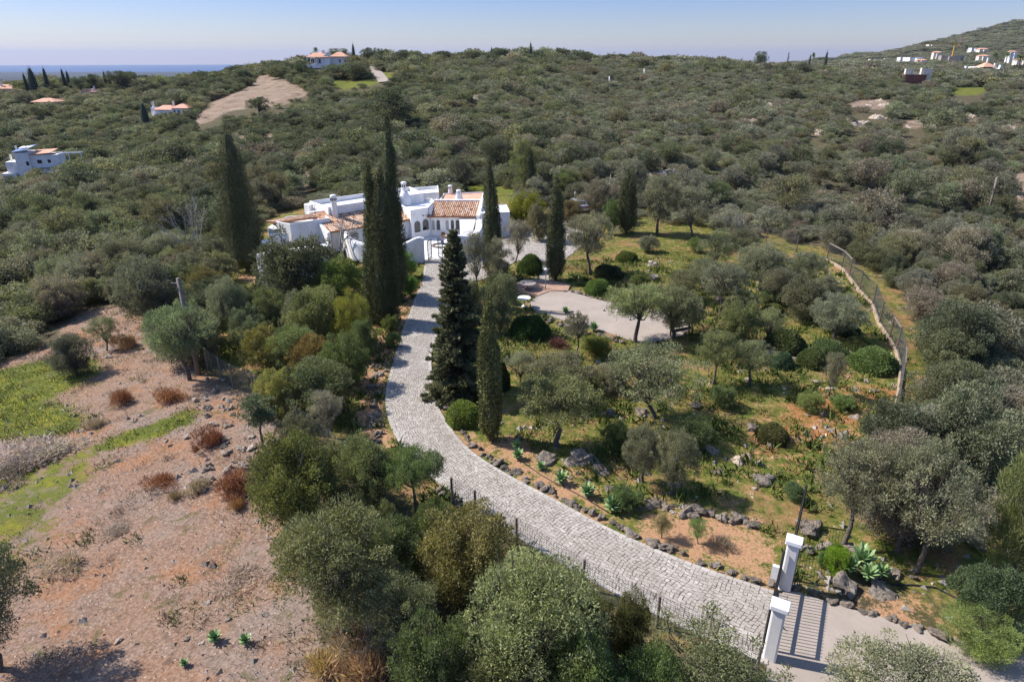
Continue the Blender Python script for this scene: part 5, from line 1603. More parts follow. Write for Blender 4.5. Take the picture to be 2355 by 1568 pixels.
def free(X, Y, hs):
    """keep clear of paths, clearings and houses, and of the lines of sight to them that open in the photo"""
    m = np.ones(len(X), bool)
    for q in EXCL: m &= ~inside(q, X, Y)
    Z = H(X, Y)
    for (px, py, wd), hp in zip(far_houses, HOUSE_AT):
        d = np.hypot(hp.x, hp.y); ux, uy = hp.x / d, hp.y / d
        al = (X - hp.x) * ux + (Y - hp.y) * uy; ac = np.abs((X - hp.x) * uy - (Y - hp.y) * ux)
        los = CAM_H + (hp.z + 1.2 - CAM_H) * (d + al) / d
        m &= ~((ac < wd * 0.58) & (al > -8) & (al < 16)) & ~((ac < wd * 0.55) & (al > -d * (0.6 if d < 500 else 0.02)) & (al <= -8) & (Z + hs > los))
    hid = np.zeros(len(X), bool)
    cl = (Y > 70) & (Y < 420)
    for fr in (0.35, 0.7, 1.0, 1.3):
        done = ~cl; tops = Z + hs * fr
        for k in np.linspace(1.02, 1.8, 40):
            x, y = X * k, Y * k; zr = CAM_H + (tops - CAM_H) * k
            hit = ~done & (H(x, y) > zr)
            if hit.any():
                idx = np.where(hit)[0]; bad = np.zeros(len(idx), bool)
                for q in [CLEARING, HILLROAD] + TRACKS + LAWNS + OUTCROPS + BARE: bad |= inside(q, x[idx], y[idx])
                hid[idx] |= bad; done |= hit
    m &= ~(hid & (np.random.default_rng(1).random(len(X)) < 0.96))
    return m


# which ground the ridges hide
azs = np.linspace(-0.9, 0.9, 181); rs_ = np.geomspace(20, 6000, 300)
EL = np.array([np.maximum.accumulate((H(s * rs_, rs_) - CAM_H) / rs_) for s in azs])


def seen(X, Y, h=3.0):
    s = np.clip(((X / Y) + 0.9) / 1.8 * 180, 0, 180).round().astype(int)
    k = np.searchsorted(rs_, Y * 0.985).clip(0, 299)
    return (H(X, Y) + h + 2.5 - CAM_H) / Y > EL[s, k]


allX, allY, allS, allZone = [], [], [], []
for y0, y1, cell, sc, zone in ((20, 130, 1.8, 0.72, 0), (130, 260, 1.9, 0.8, 1), (260, 470, 2.5, 1.02, 2), (470, 900, 4.4, 1.75, 3), (900, 1700, 9.0, 3.4, 4), (1700, 2900, 14, 5.0, 5)):
    X, Y = jitter_grid(y0, y1, cell, 1.15 if zone < 2 else 0.86, int(y0))
    k = free(X, Y, 3.2 * sc * (0.5 if zone >= 3 else 1)) & seen(X, Y)
    if zone >= 3: k &= (X / Y > -0.75)
    if zone >= 4: k &= (X / Y > 0.3)
    X, Y = X[k], Y[k]
    gn = gap_noise(X, Y)
    rr_ = np.random.default_rng(int(y0) + 5)
    rocky = (X / Y > 0.25) & (Y > 115) & (Y < 230)
    k = rr_.random(len(X)) < np.clip(1.05 - np.where(rocky, 0.3, 0.08) - 0.35 * np.clip(gn - 0.7, 0, 1), 0, 1)
    X, Y, gn = X[k], Y[k], gn[k]
    s = sc * np.clip(np.exp(rr_.normal(size=len(X)) * 0.3), 0.4, 1.5) * np.where(rr_.random(len(X)) < np.where(X / Y < 0.08, 0.11, 0.04) + np.where((Y > 300) & (Y < 460), 0.1, 0), 1.65 if y0 < 200 else 1.6, 1.0) * (1 - 0.22 * np.clip(gn, -1, 1))
    s *= np.where((X / Y > 0.1) & (Y < 260), 0.85, 1.0)
    allX.append(X); allY.append(Y); allS.append(s); allZone.append(np.full(len(X), zone))
SX, SY, SS, SZN = map(np.concatenate, (allX, allY, allS, allZone))
SZ = H(SX, SY)
hr = np.random.default_rng(77)
PAL = np.array([(0.093, 0.096, 0.067), (0.11, 0.114, 0.088), (0.076, 0.084, 0.045), (0.096, 0.094, 0.055), (0.048, 0.057, 0.035), (0.116, 0.104, 0.082), (0.105, 0.107, 0.06), (0.1, 0.112, 0.07)])
gn2 = gap_noise(SX, SY, 0.035, 9)
right = SX / SY > 0.08
PR = np.where(right[:, None], np.array([.2, .26, .1, .1, .05, .12, .03, .14]), np.array([.16, .1, .22, .14, .2, .05, .04, .09]))
PR = PR * np.where(gn2[:, None] > 0.35, np.array([.5, .3, 1.6, .8, 3.0, .4, .6, .7]), np.where(gn2[:, None] < -0.4, np.array([1.5, 2.0, .5, .7, .4, 1.8, .5, 1.0]), 1.0))
cum = np.cumsum(PR, 1); cum /= cum[:, -1:]
SP = (hr.random(len(SX))[:, None] > cum).sum(1).clip(0, 7)

order = np.argsort(SY / 1.0 + np.abs(SX) * 0.1)
inview = np.abs(SX / SY) < 0.76
near_idx = [i for i in order if inview[i]][:300]
is_near = np.zeros(len(SX), bool); is_near[near_idx] = True
# hillside trees of their own, a little farther
tree_cand = [i for i in order if inview[i] and not is_near[i] and SY[i] < 210 and hr.random() < (0.11 if SX[i] / SY[i] < 0.1 else 0.05)][:150]
is_tree = np.zeros(len(SX), bool); is_tree[tree_cand] = True

KINDN = ['grey green', 'silvery grey green', 'olive green', 'yellowish olive', 'dark green', 'brownish grey', 'golden green', 'soft green']


def zone_of(x, y):
    s = x / y
    if s < -0.25: return 'on the valley slope left of the villa'
    if s < 0.12: return 'on the hillside behind the villa'
    if y < 62: return 'on the open ground outside the wire fence'
    return 'on the hillside beyond the wire fence'


for i in near_idx:
    x, y = float(SX[i]), float(SY[i]); sp = int(SP[i]); z = zone_of(x, y)
    if y < 62:
        cm, tm, hh, R = TREES['bush'][i % 4]; me = cm; k = SS[i] * 0.8
    else:
        me = MID[i % 8]; k = SS[i] * 1.05
    lab = f'{KINDN[sp]} scrub bush {z}'
    put('scrub_bush', me, (x, y, SZ[i] - 0.1), k, lab, 'bush', PAL[sp], f'{KINDN[sp]} bushes {z}', sz=k * random.uniform(0.8, 1.2))
for i in tree_cand:
    x, y = float(SX[i]), float(SY[i]); sp = int(SP[i]); z = zone_of(x, y)
    t = thing('hillside_tree', f'{KINDN[sp]} tree standing above the scrub {z}', 'tree', (x, y, SZ[i]), random.random() * 6.28, f'{KINDN[sp]} trees {z}')
    k = 0.62 + 0.4 * random.random(); t.scale = (k, k, k * random.uniform(0.85, 1.15))
    cm, tm = HTREE[i % 4]
    c = new_obj('crown', cm, t); c.color = (*(PAL[sp] * 0.92), 1); new_obj('trunk', tm, t)

# everything farther: one mass, drawn with instances
rest = ~is_near & ~is_tree
SPMAT = [material('foliage_' + KINDN[k].replace(' ', '_'), b_foliage(0.36, 0.6, tuple(PAL[k]))) for k in range(8)]
srcs = bpy.data.collections.new('scrub_sources'); src_list = []
for li, (meshes) in enumerate((MID, FAR, TINY)):
    for mi, me in enumerate(meshes):
        for sp in range(8):
            if (mi + sp) % 2 and li < 2: continue
            o = bpy.data.objects.new(f'scrub_source_{li:01d}_{mi:02d}_{sp}', me); srcs.objects.link(o); src_list.append((li, mi, sp))
            o.material_slots[0].link = 'OBJECT'; o.material_slots[0].material = SPMAT[sp]
names = sorted(range(len(src_list)), key=lambda k: f'scrub_source_{src_list[k][0]:01d}_{src_list[k][1]:02d}_{src_list[k][2]}')
lut = {}
for pos, k in enumerate(names): lut.setdefault((src_list[k][0], src_list[k][2]), []).append(pos)
rx, ry, rz_, rs2, rsp, rzn = SX[rest], SY[rest], SZ[rest], SS[rest], SP[rest], SZN[rest]
idx = np.zeros(len(rx), np.int32)
for n_ in range(len(rx)):
    li = 0 if ry[n_] < 115 else (1 if ry[n_] < 330 else 2)
    opt = lut[(li, int(rsp[n_]))]; idx[n_] = opt[n_ % len(opt)]
pm = bpy.data.meshes.new('scrub'); pm.vertices.add(len(rx))
pm.vertices.foreach_set('co', np.stack([rx, ry, rz_ - 0.15], 1).astype(np.float32).ravel())
a = pm.attributes.new('src', 'INT', 'POINT'); a.data.foreach_set('value', idx)
a = pm.attributes.new('spin', 'FLOAT', 'POINT'); a.data.foreach_set('value', (hr.random(len(rx)) * 6.283).astype(np.float32))
sv = np.stack([rs2 * hr.uniform(0.85, 1.2, len(rx)), rs2 * hr.uniform(0.85, 1.2, len(rx)), rs2 * hr.uniform(0.7, 1.05, len(rx)) * np.where(rzn >= 4, 0.45, np.where(rzn == 3, 0.65, 0.85))], 1)
a = pm.attributes.new('size', 'FLOAT_VECTOR', 'POINT'); a.data.foreach_set('vector', sv.astype(np.float32).ravel())
scrub = tag(new_obj('hillside_scrub', pm), kind='stuff')
ng = bpy.data.node_groups.new('scrub_on_hills', 'GeometryNodeTree')
ng.interface.new_socket('Geometry', in_out='INPUT', socket_type='NodeSocketGeometry')
ng.interface.new_socket('Geometry', in_out='OUTPUT', socket_type='NodeSocketGeometry')
gi, go = ng.nodes.new('NodeGroupInput'), ng.nodes.new('NodeGroupOutput')
ci = ng.nodes.new('GeometryNodeCollectionInfo'); ci.inputs['Collection'].default_value = srcs
ci.inputs['Separate Children'].default_value = True; ci.inputs['Reset Children'].default_value = True
iop = ng.nodes.new('GeometryNodeInstanceOnPoints'); iop.inputs['Pick Instance'].default_value = True


def named(nm, dt):
    n = ng.nodes.new('GeometryNodeInputNamedAttribute'); n.data_type = dt; n.inputs['Name'].default_value = nm
    return n.outputs['Attribute']


cx = ng.nodes.new('ShaderNodeCombineXYZ'); ng.links.new(named('spin', 'FLOAT'), cx.inputs['Z'])
e2r = ng.nodes.new('FunctionNodeEulerToRotation'); ng.links.new(cx.outputs[0], e2r.inputs[0])
ng.links.new(gi.outputs[0], iop.inputs['Points']); ng.links.new(ci.outputs[0], iop.inputs['Instance'])
ng.links.new(named('src', 'INT'), iop.inputs['Instance Index']); ng.links.new(e2r.outputs[0], iop.inputs['Rotation'])
ng.links.new(named('size', 'FLOAT_VECTOR'), iop.inputs['Scale']); ng.links.new(iop.outputs[0], go.inputs[0])
md = scrub.modifiers.new('scrub', 'NODES'); md.node_group = ng
print('scrub points', len(rx), 'near', len(near_idx), 'trees', len(tree_cand))

# ------------------------------------------------------------------ the white villa
def xy(p): return (p[0], p[1])


VILLA = thing('white_villa', 'white low villa with flat and clay tiled roofs at the end of the drive', 'house', (-10, 64, 0))


def local(mb):
    """shift world coordinates into the villa's own"""
    mb.v = [(a + 10, b - 64, c) for a, b, c in mb.v]
    return mb


def vpart(name, mb, mat, parent=None, smooth=False, bevel=0.0):
    return local(mb).build(name, mat, parent or VILLA, smooth, bevel)


def parapet_block(name, poly, z1, floor_drop=0.3, th=0.22, floor_mat=None, z0=0.0):
    """walls with a rounded parapet round a flat roof"""
    n = len(poly)
    area = sum(poly[i][0] * poly[(i + 1) % n][1] - poly[(i + 1) % n][0] * poly[i][1] for i in range(n))
    if area < 0: poly = poly[::-1]
    cx = sum(p[0] for p in poly) / n; cy = sum(p[1] for p in poly) / n
    inner = []
    for i in range(n):
        a, b, c = (Vector(poly[i - 1]), Vector(poly[i]), Vector(poly[(i + 1) % n]))
        d1 = (b - a).normalized(); d2 = (c - b).normalized()
        n1 = Vector((-d1.y, d1.x)); n2 = Vector((-d2.y, d2.x)); m = (n1 + n2)
        m = m / max(0.4, m.length_squared / 2) / 1.0
        inner.append(tuple(b + m * th * 0.5 * 2 / 2 * 1.0))
    mb = MB(); v = [(x, y, z0) for x, y in poly] + [(x, y, z1) for x, y in poly] + [(x, y, z1) for x, y in inner] + [(x, y, z1 - floor_drop) for x, y in inner]
    f = []
    for i in range(n):
        j = (i + 1) % n
        f += [(i, j, n + j, n + i), (n + i, n + j, 2 * n + j, 2 * n + i), (2 * n + i, 2 * n + j, 3 * n + j, 3 * n + i)]
    mb.add(v, f)
    w = vpart('wall', mb, M_WHITE, None, False, 0.05)
    fl = MB().prism(inner, z1 - floor_drop - 0.1, z1 - floor_drop + 0.01)
    vpart('flat_roof', fl, floor_mat or M_WHITE, VILLA)
    return w


def tile_roof(name, e0, e1, r0, r1, rows, parent=None, tiles=14, h=0.07, seed=0):
    """barrel tiles in rows from the eave e0-e1 up to the ridge r0-r1"""
    r = np.random.default_rng(seed); e0, e1, r0, r1 = map(np.array, (e0, e1, r0, r1))
    nrm = unit(np.cross(e1 - e0, r0 - e0));
    if nrm[2] < 0: nrm = -nrm
    v, f, t = [], [], []; K = 7
    for i in range(rows):
        for j in range(tiles):
            tint = float(np.clip(r.normal(0.64, 0.24), 0, 1))
            n0 = len(v); lift = 0.02
            for jj, dz in ((j, 0.0 + lift), (j + 1.12, 0.0 - 0.005)):
                s = min(jj / tiles, 1.0)
                for k in range(K):
                    u = (i + k / (K - 1)) / rows; a = math.pi * k / (K - 1)
                    p = (e0 * (1 - u) + e1 * u) * (1 - s) + (r0 * (1 - u) + r1 * u) * s
                    hh = (0.15 + 0.85 * math.sin(a)) * h + dz + 0.004 * r.normal()
                    v.append(tuple(p + nrm * hh))
            for k in range(K - 1):
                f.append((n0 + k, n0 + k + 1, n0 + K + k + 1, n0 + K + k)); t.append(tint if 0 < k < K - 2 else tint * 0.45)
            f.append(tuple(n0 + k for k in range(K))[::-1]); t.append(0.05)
    mb = MB(); mb.v = v; mb.f = f; mb.t = t
    # the boards the tiles lie on
    b = [tuple(p + nrm * o) for o in (-0.12, 0.0) for p in (e0, e1, r1, r0)]
    mb.add(b, [(3, 2, 1, 0), (4, 5, 6, 7), (0, 1, 5, 4), (1, 2, 6, 5), (2, 3, 7, 6), (3, 0, 4, 7)], 0.2)
    return vpart(name, mb, M_TILE, parent)


def arch_window(p, d, w, h, z, parent, grille=True, glass=None):
    """arched window on a wall through p along direction d (unit xy); sticks to the wall face"""
    d = Vector((d[0], d[1], 0)).normalized(); nn = Vector((d.y, -d.x, 0)); c = Vector((p[0], p[1], z))

    def pts(w, h, off, k=10):
        out = [c - d * w / 2 + nn * off, c + d * w / 2 + nn * off]
        for i in range(k + 1):
            a = math.pi * i / k
            out.append(c + d * (w / 2 * math.cos(a)) + Vector((0, 0, h - w / 2 + w / 2 * math.sin(a))) + nn * off)
        return out
    fr = MB(); A = pts(w + 0.16, h + 0.08, 0.04); B = pts(w, h, 0.04); A2 = pts(w + 0.16, h + 0.08, -0.05); n = len(A)
    B2 = pts(w, h, 0.005)
    fr.add(A + B + A2 + B2, [(i, (i + 1) % n, n + (i + 1) % n, n + i) for i in range(n)] + [(2 * n + i, 2 * n + (i + 1) % n, (i + 1) % n, i) for i in range(n)] + [(n + i, n + (i + 1) % n, 3 * n + (i + 1) % n, 3 * n + i) for i in range(n)])
    fo = vpart('window', fr, M_WHITE_FLAT, parent)
    gl = MB(); P = pts(w, h, 0.012)
    gl.add(P, [tuple(range(len(P)))])
    vpart('pane', gl, glass or M_GLASS, fo)
    if grille:
        gb = MB(); nb = max(3, int(w / 0.14))
        for i in range(nb + 1):
            x = -w / 2 + w * i / nb; top = h - w / 2 + math.sqrt(max(0, (w / 2) ** 2 - x * x))
            gb.bar(c + d * x + nn * 0.12, c + d * x + nn * 0.12 + Vector((0, 0, max(0.2, top))), 0.018)
        for q in (0.06, h * 0.4, h - w / 2): gb.bar(c - d * w / 2 + nn * 0.12 + Vector((0, 0, q)), c + d * w / 2 + nn * 0.12 + Vector((0, 0, q)), 0.018)
        vpart('grille', gb, M_IRON, fo)


u_ax = Vector((0.8, 0.6)); n_ax = Vector((-0.6, 0.8))          # along and into the turned half of the house
# left front room
A1, A2, A3 = xy(W(633, 509, 3.0)), xy(W(667, 515, 3.0)), xy(W(758, 501, 3.0))
A4 = (A3[0] - 1.0, A3[1] + 1.6); A5 = (A1[0] + 0.4, A1[1] + 2.2)
parapet_block('front_room', [A1, A2, A3, A4, A5], 3.0, 0.35)
t0, t1 = W(611.5, 510, 2.75), W(715, 495, 3.05)
tile_roof('tiled_roof', t0, W(634, 512, 2.9), W(716, 492.5, 3.3), W(730, 500, 3.1), 8, tiles=16, seed=3)
# veranda post wall and buttress on the far left
b0 = W(636, 560, 0.9)
vpart('buttress', MB().prism([(b0.x - 0.6, b0.y - 0.2), (b0.x + 0.35, b0.y - 0.4), (b0.x + 0.9, b0.y + 1.4), (b0.x - 0.1, b0.y + 1.6)], 0, [2.5, 2.3, 2.6, 2.8]), M_WHITE, None, False, 0.08)
# rear terrace block
C1, C2 = W(754, 476, 3.8), W(711, 462.5, 3.8)
C3 = Vector((C2.x + 9.0, C2.y + 8.2)); C4 = Vector((C1.x + 8.4, C1.y + 7.2))
parapet_block('rear_block', [xy(C1), xy(C4), xy(C3), xy(C2)], 3.8, 0.45, 0.25, M_PAVING)
vpart('side_wall', MB().prism([(C2.x - .55, C2.y - .2), (C2.x + .2, C2.y - .75), (C2.x + .6, C2.y + .2), (C2.x, C2.y + .5)], 0, 3.55), M_WHITE, None, False, 0.05)
arch_window((C2.x * 0.72 + C1.x * 0.28 - 0.02, C2.y * 0.72 + C1.y * 0.28 - 0.02), (C1.x - C2.x, C1.y - C2.y), 0.6, 0.9, 2.4, None, False, M_SHUTTER)
# front tiled roof
E0 = W(782.5, 530.5, 2.05); E1 = W(945, 504.5, 2.05)
ed = (E1 - E0).normalized(); bk = Vector((-ed.y, ed.x, 0))
E0b = E0 - ed * 1.1
R0 = E0b + bk * 3.9 + Vector((0, 0, 1.15)); R1 = E1 + bk * 3.9 + Vector((0, 0, 1.15))
tile_roof('tiled_roof', E0b, E1, R0, R1, 40, tiles=13, seed=5)
vpart('ridge_wall', MB().prism([xy(R0 - ed * 0.3 - bk * 0.1), xy(R1 - bk * 0.1), xy(R1 + bk * 0.3), xy(R0 - ed * 0.3 + bk * 0.3)], 0, 3.32), M_WHITE, None, False, 0.05)
fw0 = E0b + ed * 0.3 + bk * 0.35; fw1 = E1 + bk * 0.35
vpart('front_wall', MB().prism([xy(fw0), xy(fw1), xy(fw1 + bk * 3), xy(fw0 + bk * 3)], 0, 1.98), M_WHITE)
sl = MB(); s0 = E0b - ed * 0.22
sl.prism([xy(s0 - ed * 0.12 - bk * 0.3), xy(s0 + ed * 0.2 - bk * 0.3), xy(s0 + ed * 0.2 + bk * 4), xy(s0 - ed * 0.12 + bk * 4)], 0, [2.1, 2.1, 3.3, 3.3])
vpart('gable_wall', sl, M_WHITE, None, False, 0.06)
# round dark window beside the cypresses
rp = fw0 + ed * 2.3
rw = MB(); rn = -bk
ctr = Vector((rp.x, rp.y, 1.15)) + rn * 0.02
pts_ = [ctr + (ed * math.cos(a) + Vector((0, 0, 1)) * math.sin(a)) * 0.5 for a in np.linspace(0, 2 * math.pi, 20, endpoint=False)]
rw.add(pts_, [tuple(range(20))]); vpart('round_window', rw, M_GLASS)
# block with the dome
D1, D2, D3 = W(943.5, 484, 3.05), W(984.8, 477, 3.05), W(997.8, 463, 3.05)
D4 = Vector((D3.x - 0.4, D3.y + 1.6)); D5 = Vector((D1.x - 2.8, D1.y + 6.0)); D6 = W(924, 472, 3.05)
parapet_block('dome_block', [xy(D1), xy(D2), xy(D3), xy(D4), xy(D5), xy(D6)], 3.05, 0.28, 0.24, M_WHITE_FLAT)
dc = W(931, 471, 2.8); dr = 15.5 * mpp(dc)
dm = MB().lathe([(dr * 1.02, 0), (dr, 0.35 * dr), (dr * 0.93, 0.8 * dr), (dr * 0.78, 1.3 * dr), (dr * 0.55, 1.75 * dr), (dr * 0.36, 2.05 * dr)], 24, dc)
vpart('dome', dm, M_WHITE, None, True)
ch = MB(); cz = dc.z + 2.0 * dr; cw = 0.26
ch.lathe([(cw, 0), (cw * 0.92, 0.75), (cw * 1.15, 0.78), (cw * 1.15, 0.88), (cw * 0.9, 0.95)], 8, (dc.x, dc.y, cz))
co = vpart('chimney', ch, M_WHITE)
sl = MB()
for k in range(6):
    a = k * math.pi / 3; sl.bar((dc.x + cw * .93 * math.cos(a), dc.y + cw * .93 * math.sin(a), cz + .42), (dc.x + cw * .9 * math.cos(a), dc.y + cw * .9 * math.sin(a), cz + .68), 0.09)
vpart('smoke_slot', sl, M_GLASS, co)
wd = (D2 - D1).normalized()
arch_window(xy(D1 + wd * 0.42 * (D2 - D1).length * 0.75), wd, 0.72, 1.15, 0.72, None)
arch_window(xy(D1 + wd * 0.78 * (D2 - D1).length), wd, 0.72, 1.15, 0.78, None)
lm = D1 + wd * (D2 - D1).length * 0.68
vpart('wall_lamp', MB().bar((lm.x, lm.y, 2.25), (lm.x + .12, lm.y - .18, 2.35), .05).bar((lm.x + .12, lm.y - .18, 2.35), (lm.x - .1, lm.y - .22, 2.35), .05), M_IRON)
# right wing
F0, F1 = Vector((D2.x, 66.9)), Vector((-3.45, 66.9))
vpart('wing_wall', MB().prism([(F0.x - 0.5, 66.9), (F1.x, 66.9), (F1.x, 73), (F0.x - 0.5, 73)], 0, 2.12), M_WHITE)
tile_roof('tiled_roof', (F0.x - 0.15, 66.62, 2.17), (-3.6, 66.62, 2.17), (F0.x + 0.25, 70.0, 3.0), (-3.3, 70.0, 3.0), 24, tiles=12, seed=8, h=0.085)
vpart('gable_wall', MB().prism([(-3.62, 66.4), (-3.3, 66.4), (-3.0, 70.3), (-3.36, 70.3)], 0, [2.35, 2.35, 3.28, 3.28]), M_WHITE, None, False, 0.04)
vpart('ridge_wall', MB().prism([(F0.x + 0.2, 70.0), (-3.1, 70.0), (-3.1, 70.35), (F0.x + 0.2, 70.35)], 0, 3.22), M_WHITE, None, False, 0.04)
vpart('gable_wall', MB().prism([xy(D2 + Vector((0.02, 0, 0))), (F0.x + 0.28, 66.7), (D3.x + 0.24, D3.y + 3.0), (D3.x, D3.y + 0.02)], 0, [3.02, 2.5, 3.3, 3.02]), M_WHITE, None, False, 0.03)
for x5, wide in ((780, .34), (862, .34), (1000, .34), (1082, .34), (1163, .34)):
    X = (882.8 + .146 * x5 - 1177) / 1480 * 66.9
    arch_window((X, 66.9), (1, 0), wide, 1.05, 0.72, None, x5 in (862, 1163), M_SHUTTER if x5 in (780, 1000) else M_GLASS)
# sloping white slab over the courtyard bench
vpart('slab_roof', MB().prism([(-5.4, 66.85), (-3.7, 66.85), (-3.9, 63.6), (-4.9, 62.7)], 0, [1.95, 1.95, 1.6, 1.5]), M_WHITE_FLAT, None, False, 0.08)
# annex on the right
parapet_block('annex', [(-3.2, 66.3), (-0.2, 67.2), (-0.6, 71.0), (-3.2, 70.6)], 2.55, 0.12, 0.2, M_WHITE_FLAT)
# rear wings with low roofs
parapet_block('rear_wing', [(-12.2, 73.3), (-8.3, 74.8), (-8.8, 79), (-13, 77)], 3.15, 0.35)
parapet_block('rear_wing', [(-8.1, 72.2), (-3.3, 72.6), (-3.3, 78), (-8.0, 77)], 2.6, 0.15, 0.25, M_TILE_FAR)
for cx, cy, zb, h, rb, rt in ((-5.9, 73.2, 2.5, 1.15, .46, .27), (-7.2, 77.2, 2.5, 0.95, .27, .25)):
    c_ = vpart('chimney', MB().lathe([(rb, 0), (rb * .8 + rt * .2, h * .25), (rt, h * .9), (rt * 1.08, h * .93), (rt * .9, h * 1.04)], 14, (cx, cy, zb)), M_WHITE, None, True)
    sl = MB()
    for k in range(6):
        a = k * math.pi / 3 - 0.3; rr_ = rt * 1.02
        sl.bar((cx + rr_ * math.cos(a), cy + rr_ * math.sin(a), zb + h * .66), (cx + rr_ * math.cos(a), cy + rr_ * math.sin(a), zb + h * .86), 0.07)
    vpart('smoke_slot', sl, M_GLASS, c_)
cb = W(769.5, 487, 3.3); hC = top_z(771, 449, cb.y) - 3.3
c_ = vpart('chimney', MB().lathe([(.34, -.8), (.31, hC * .2), (.26, hC * .82), (.31, hC * .86), (.31, hC * .98), (.2, hC * 1.02)], 14, cb), M_WHITE, None, True)
sl = MB()
for k in range(8):
    a = k * math.pi / 4; sl.bar((cb.x + .27 * math.cos(a), cb.y + .27 * math.sin(a), cb.z + hC * .68), (cb.x + .27 * math.cos(a), cb.y + .27 * math.sin(a), cb.z + hC * .81), .1)
vpart('smoke_slot', sl, M_GLASS, c_)
aer = W(726, 498, 3.0)
vpart('aerial', MB().bar(aer, aer + Vector((0, 0, 1.1)), .035).bar(aer + Vector((-.35, 0, 1.05)), aer + Vector((.2, 0, 1.1)), .03), M_GREY_METAL)

# garden walls
def wall_line(name, pts, hs, th, label, mat=None):
    """a thick plastered wall along points with changing height and a rounded top"""
    n = len(pts); mb = MB(); P = [Vector(p) for p in pts]
    prof = [(-1, 0), (-1, .9), (-.75, .985), (0, 1.02), (.75, .985), (1, .9), (1, 0)]
    for i, p in enumerate(P):
        d = (P[min(i + 1, n - 1)] - P[max(i - 1, 0)]).normalized(); q = Vector((-d.y, d.x))
        for a, b in prof:
            mb.v.append((p.x + q.x * a * th / 2, p.y + q.y * a * th / 2, (hs[i] - 0.25) + 0.25 * (b - .9) / .12 if b > 0.5 else -0.1))
    k = len(prof)
    for i in range(n - 1):
        for j in range(k - 1):
            a = i * k + j; mb.f.append((a, a + k, a + k + 1, a + 1)); mb.t.append(.5)
    mb.f.append(tuple(range(k))); mb.f.append(tuple((n - 1) * k + j for j in range(k))[::-1]); mb.t += [.5, .5]
    o = mb.build(name, mat or M_WHITE)
    return tag(o, label, 'wall')


def curve(pts, n=24):
    p = resample(pts, n)
    for _ in range(2):
        q = p.copy(); q[1:-1] = (p[:-2] + p[1:-1] * 2 + p[2:]) / 4; p = q
    return [tuple(a) for a in p]


gw = curve([(-15.9, 61.8), (-15.5, 60.0), (-14.4, 58.4), (-12.8, 57.7), (-10.5, 57.5), (-7.95, 57.8)], 30)
dd = np.linspace(0, 1, 30)
gh = np.interp(dd, [0, .3, .55, .72, .82, .92, .97, 1], [2.0, 1.95, 1.6, 1.5, 1.75, 2.25, 2.36, 2.25])
wl = wall_line('garden_wall', gw, gh, 0.42, 'white plastered wall rising in a curve to the courtyard gate beside the cypresses')
MB().box(-9.25, -8.8, 57.36, 57.44, 1.15, 1.5).build('letter_plate', M_WHITE_FLAT, wl)
wall_line('garden_wall', curve([(-5.95, 58.1), (-4.8, 58.4), (-3.6, 60), (-3.2, 63), (-3.3, 66.3)], 24), np.interp(np.linspace(0, 1, 24), [0, .1, .3, 1], [2.45, 2.4, 1.9, 2.0]), 0.75, 'white plastered courtyard wall ending in a rounded pier behind the tip of the fir')
p1, p2 = W(587, 584.7, 2.2), W(609, 588.4, 2.2)
o = MB().prism([xy(p1), xy(p2), (p2.x + 4.5, p2.y + 3.0), (p2.x + 4.0, p2.y + 4.0), (p2.x - 0.4, p2.y + 1.2)], -1.2, 2.2).build('terrace_wall', M_WHITE, None, False, 0.06)
tag(o, 'white terrace wall with a sandy top beside the lone cypress', 'wall')
p = W(611, 553, 2.2)
o = MB().prism([(p.x - .35, p.y - .2), (p.x + .25, p.y - .3), (p.x + .35, p.y + .3), (p.x - .25, p.y + .4)], -1.0, 2.2).build('gate_pier', M_WHITE, None, False, 0.04)
tag(o, 'small white square pier between lone cypress and villa', 'pillar')
p = W(618, 540, 2.3)
o = MB().prism([xy(p), (p.x + 1.6, p.y + 0.4), (p.x + 1.5, p.y + .8), (p.x - .1, p.y + .4)], -1.0, 2.3).build('garden_wall', M_WHITE, None, False, 0.05)
tag(o, 'short shaded white wall behind the small square pier', 'wall')


# courtyard gate leaves
def iron_leaf(hx, hy, ex, ey, h, label):
    t = thing('courtyard_gate', label, 'gate', (hx, hy, 0.06))
    e = Vector((ex - hx, ey - hy, 0)); fr = MB()
    for q in (0.08, h): fr.bar(Vector((0, 0, q)), e + Vector((0, 0, q)), .06)
    for s in (0.0, 1.0): fr.bar(e * s + Vector((0, 0, .05)), e * s + Vector((0, 0, h)), .06)
    fr.build('frame', M_IRON, t)
    b = MB()
    for k in range(1, 7): b.bar(e * k / 7 + Vector((0, 0, .08)), e * k / 7 + Vector((0, 0, h)), .022)
    for q in (.5, 1.0, 1.5): b.bar(Vector((0, 0, h * q / 1.9)), e + Vector((0, 0, h * q / 1.9)), .022)
    b.build('bar_grid', M_IRON, t)


iron_leaf(-7.68, 58.0, -7.45, 59.0, 1.75, 'open iron gate leaf hinged on the curved white wall')
iron_leaf(-6.35, 58.25, -6.85, 59.1, 1.8, 'open iron gate leaf at the rounded pier')
P = W(1019, 548, 0.06)
t = thing('flower_pot', 'terracotta pot with a plant against the villa courtyard wall', 'pot', P)
MB().lathe([(.1, 0), (.17, .2), (.2, .34), (.22, .35), (.22, .39), (.18, .39)], 16).build('pot', M_TERRA, t, True)
c = new_obj('plant', mesh_np('pot_plant', *twigs(31, 260, .5, .3, .22, .06)[:2], M_LEAF, twigs(31, 260, .5, .3, .22, .06)[2]), t); c.location = (0, 0, .36); c.scale = (.65, .65, .65); c.color = (.12, .08, .04, 1)
P = W(1017.5, 563, 0.06)
tag(MB().lathe([(.09, 0), (.16, .16), (.17, .3), (.13, .42), (.15, .46), (.11, .46)], 16, P).build('glazed_pot', M_BLUE, None, True), 'blue glazed pot inside the iron courtyard gate', 'pot')
P = W(1012, 566, 0.06)
rg = MB(); k = 20
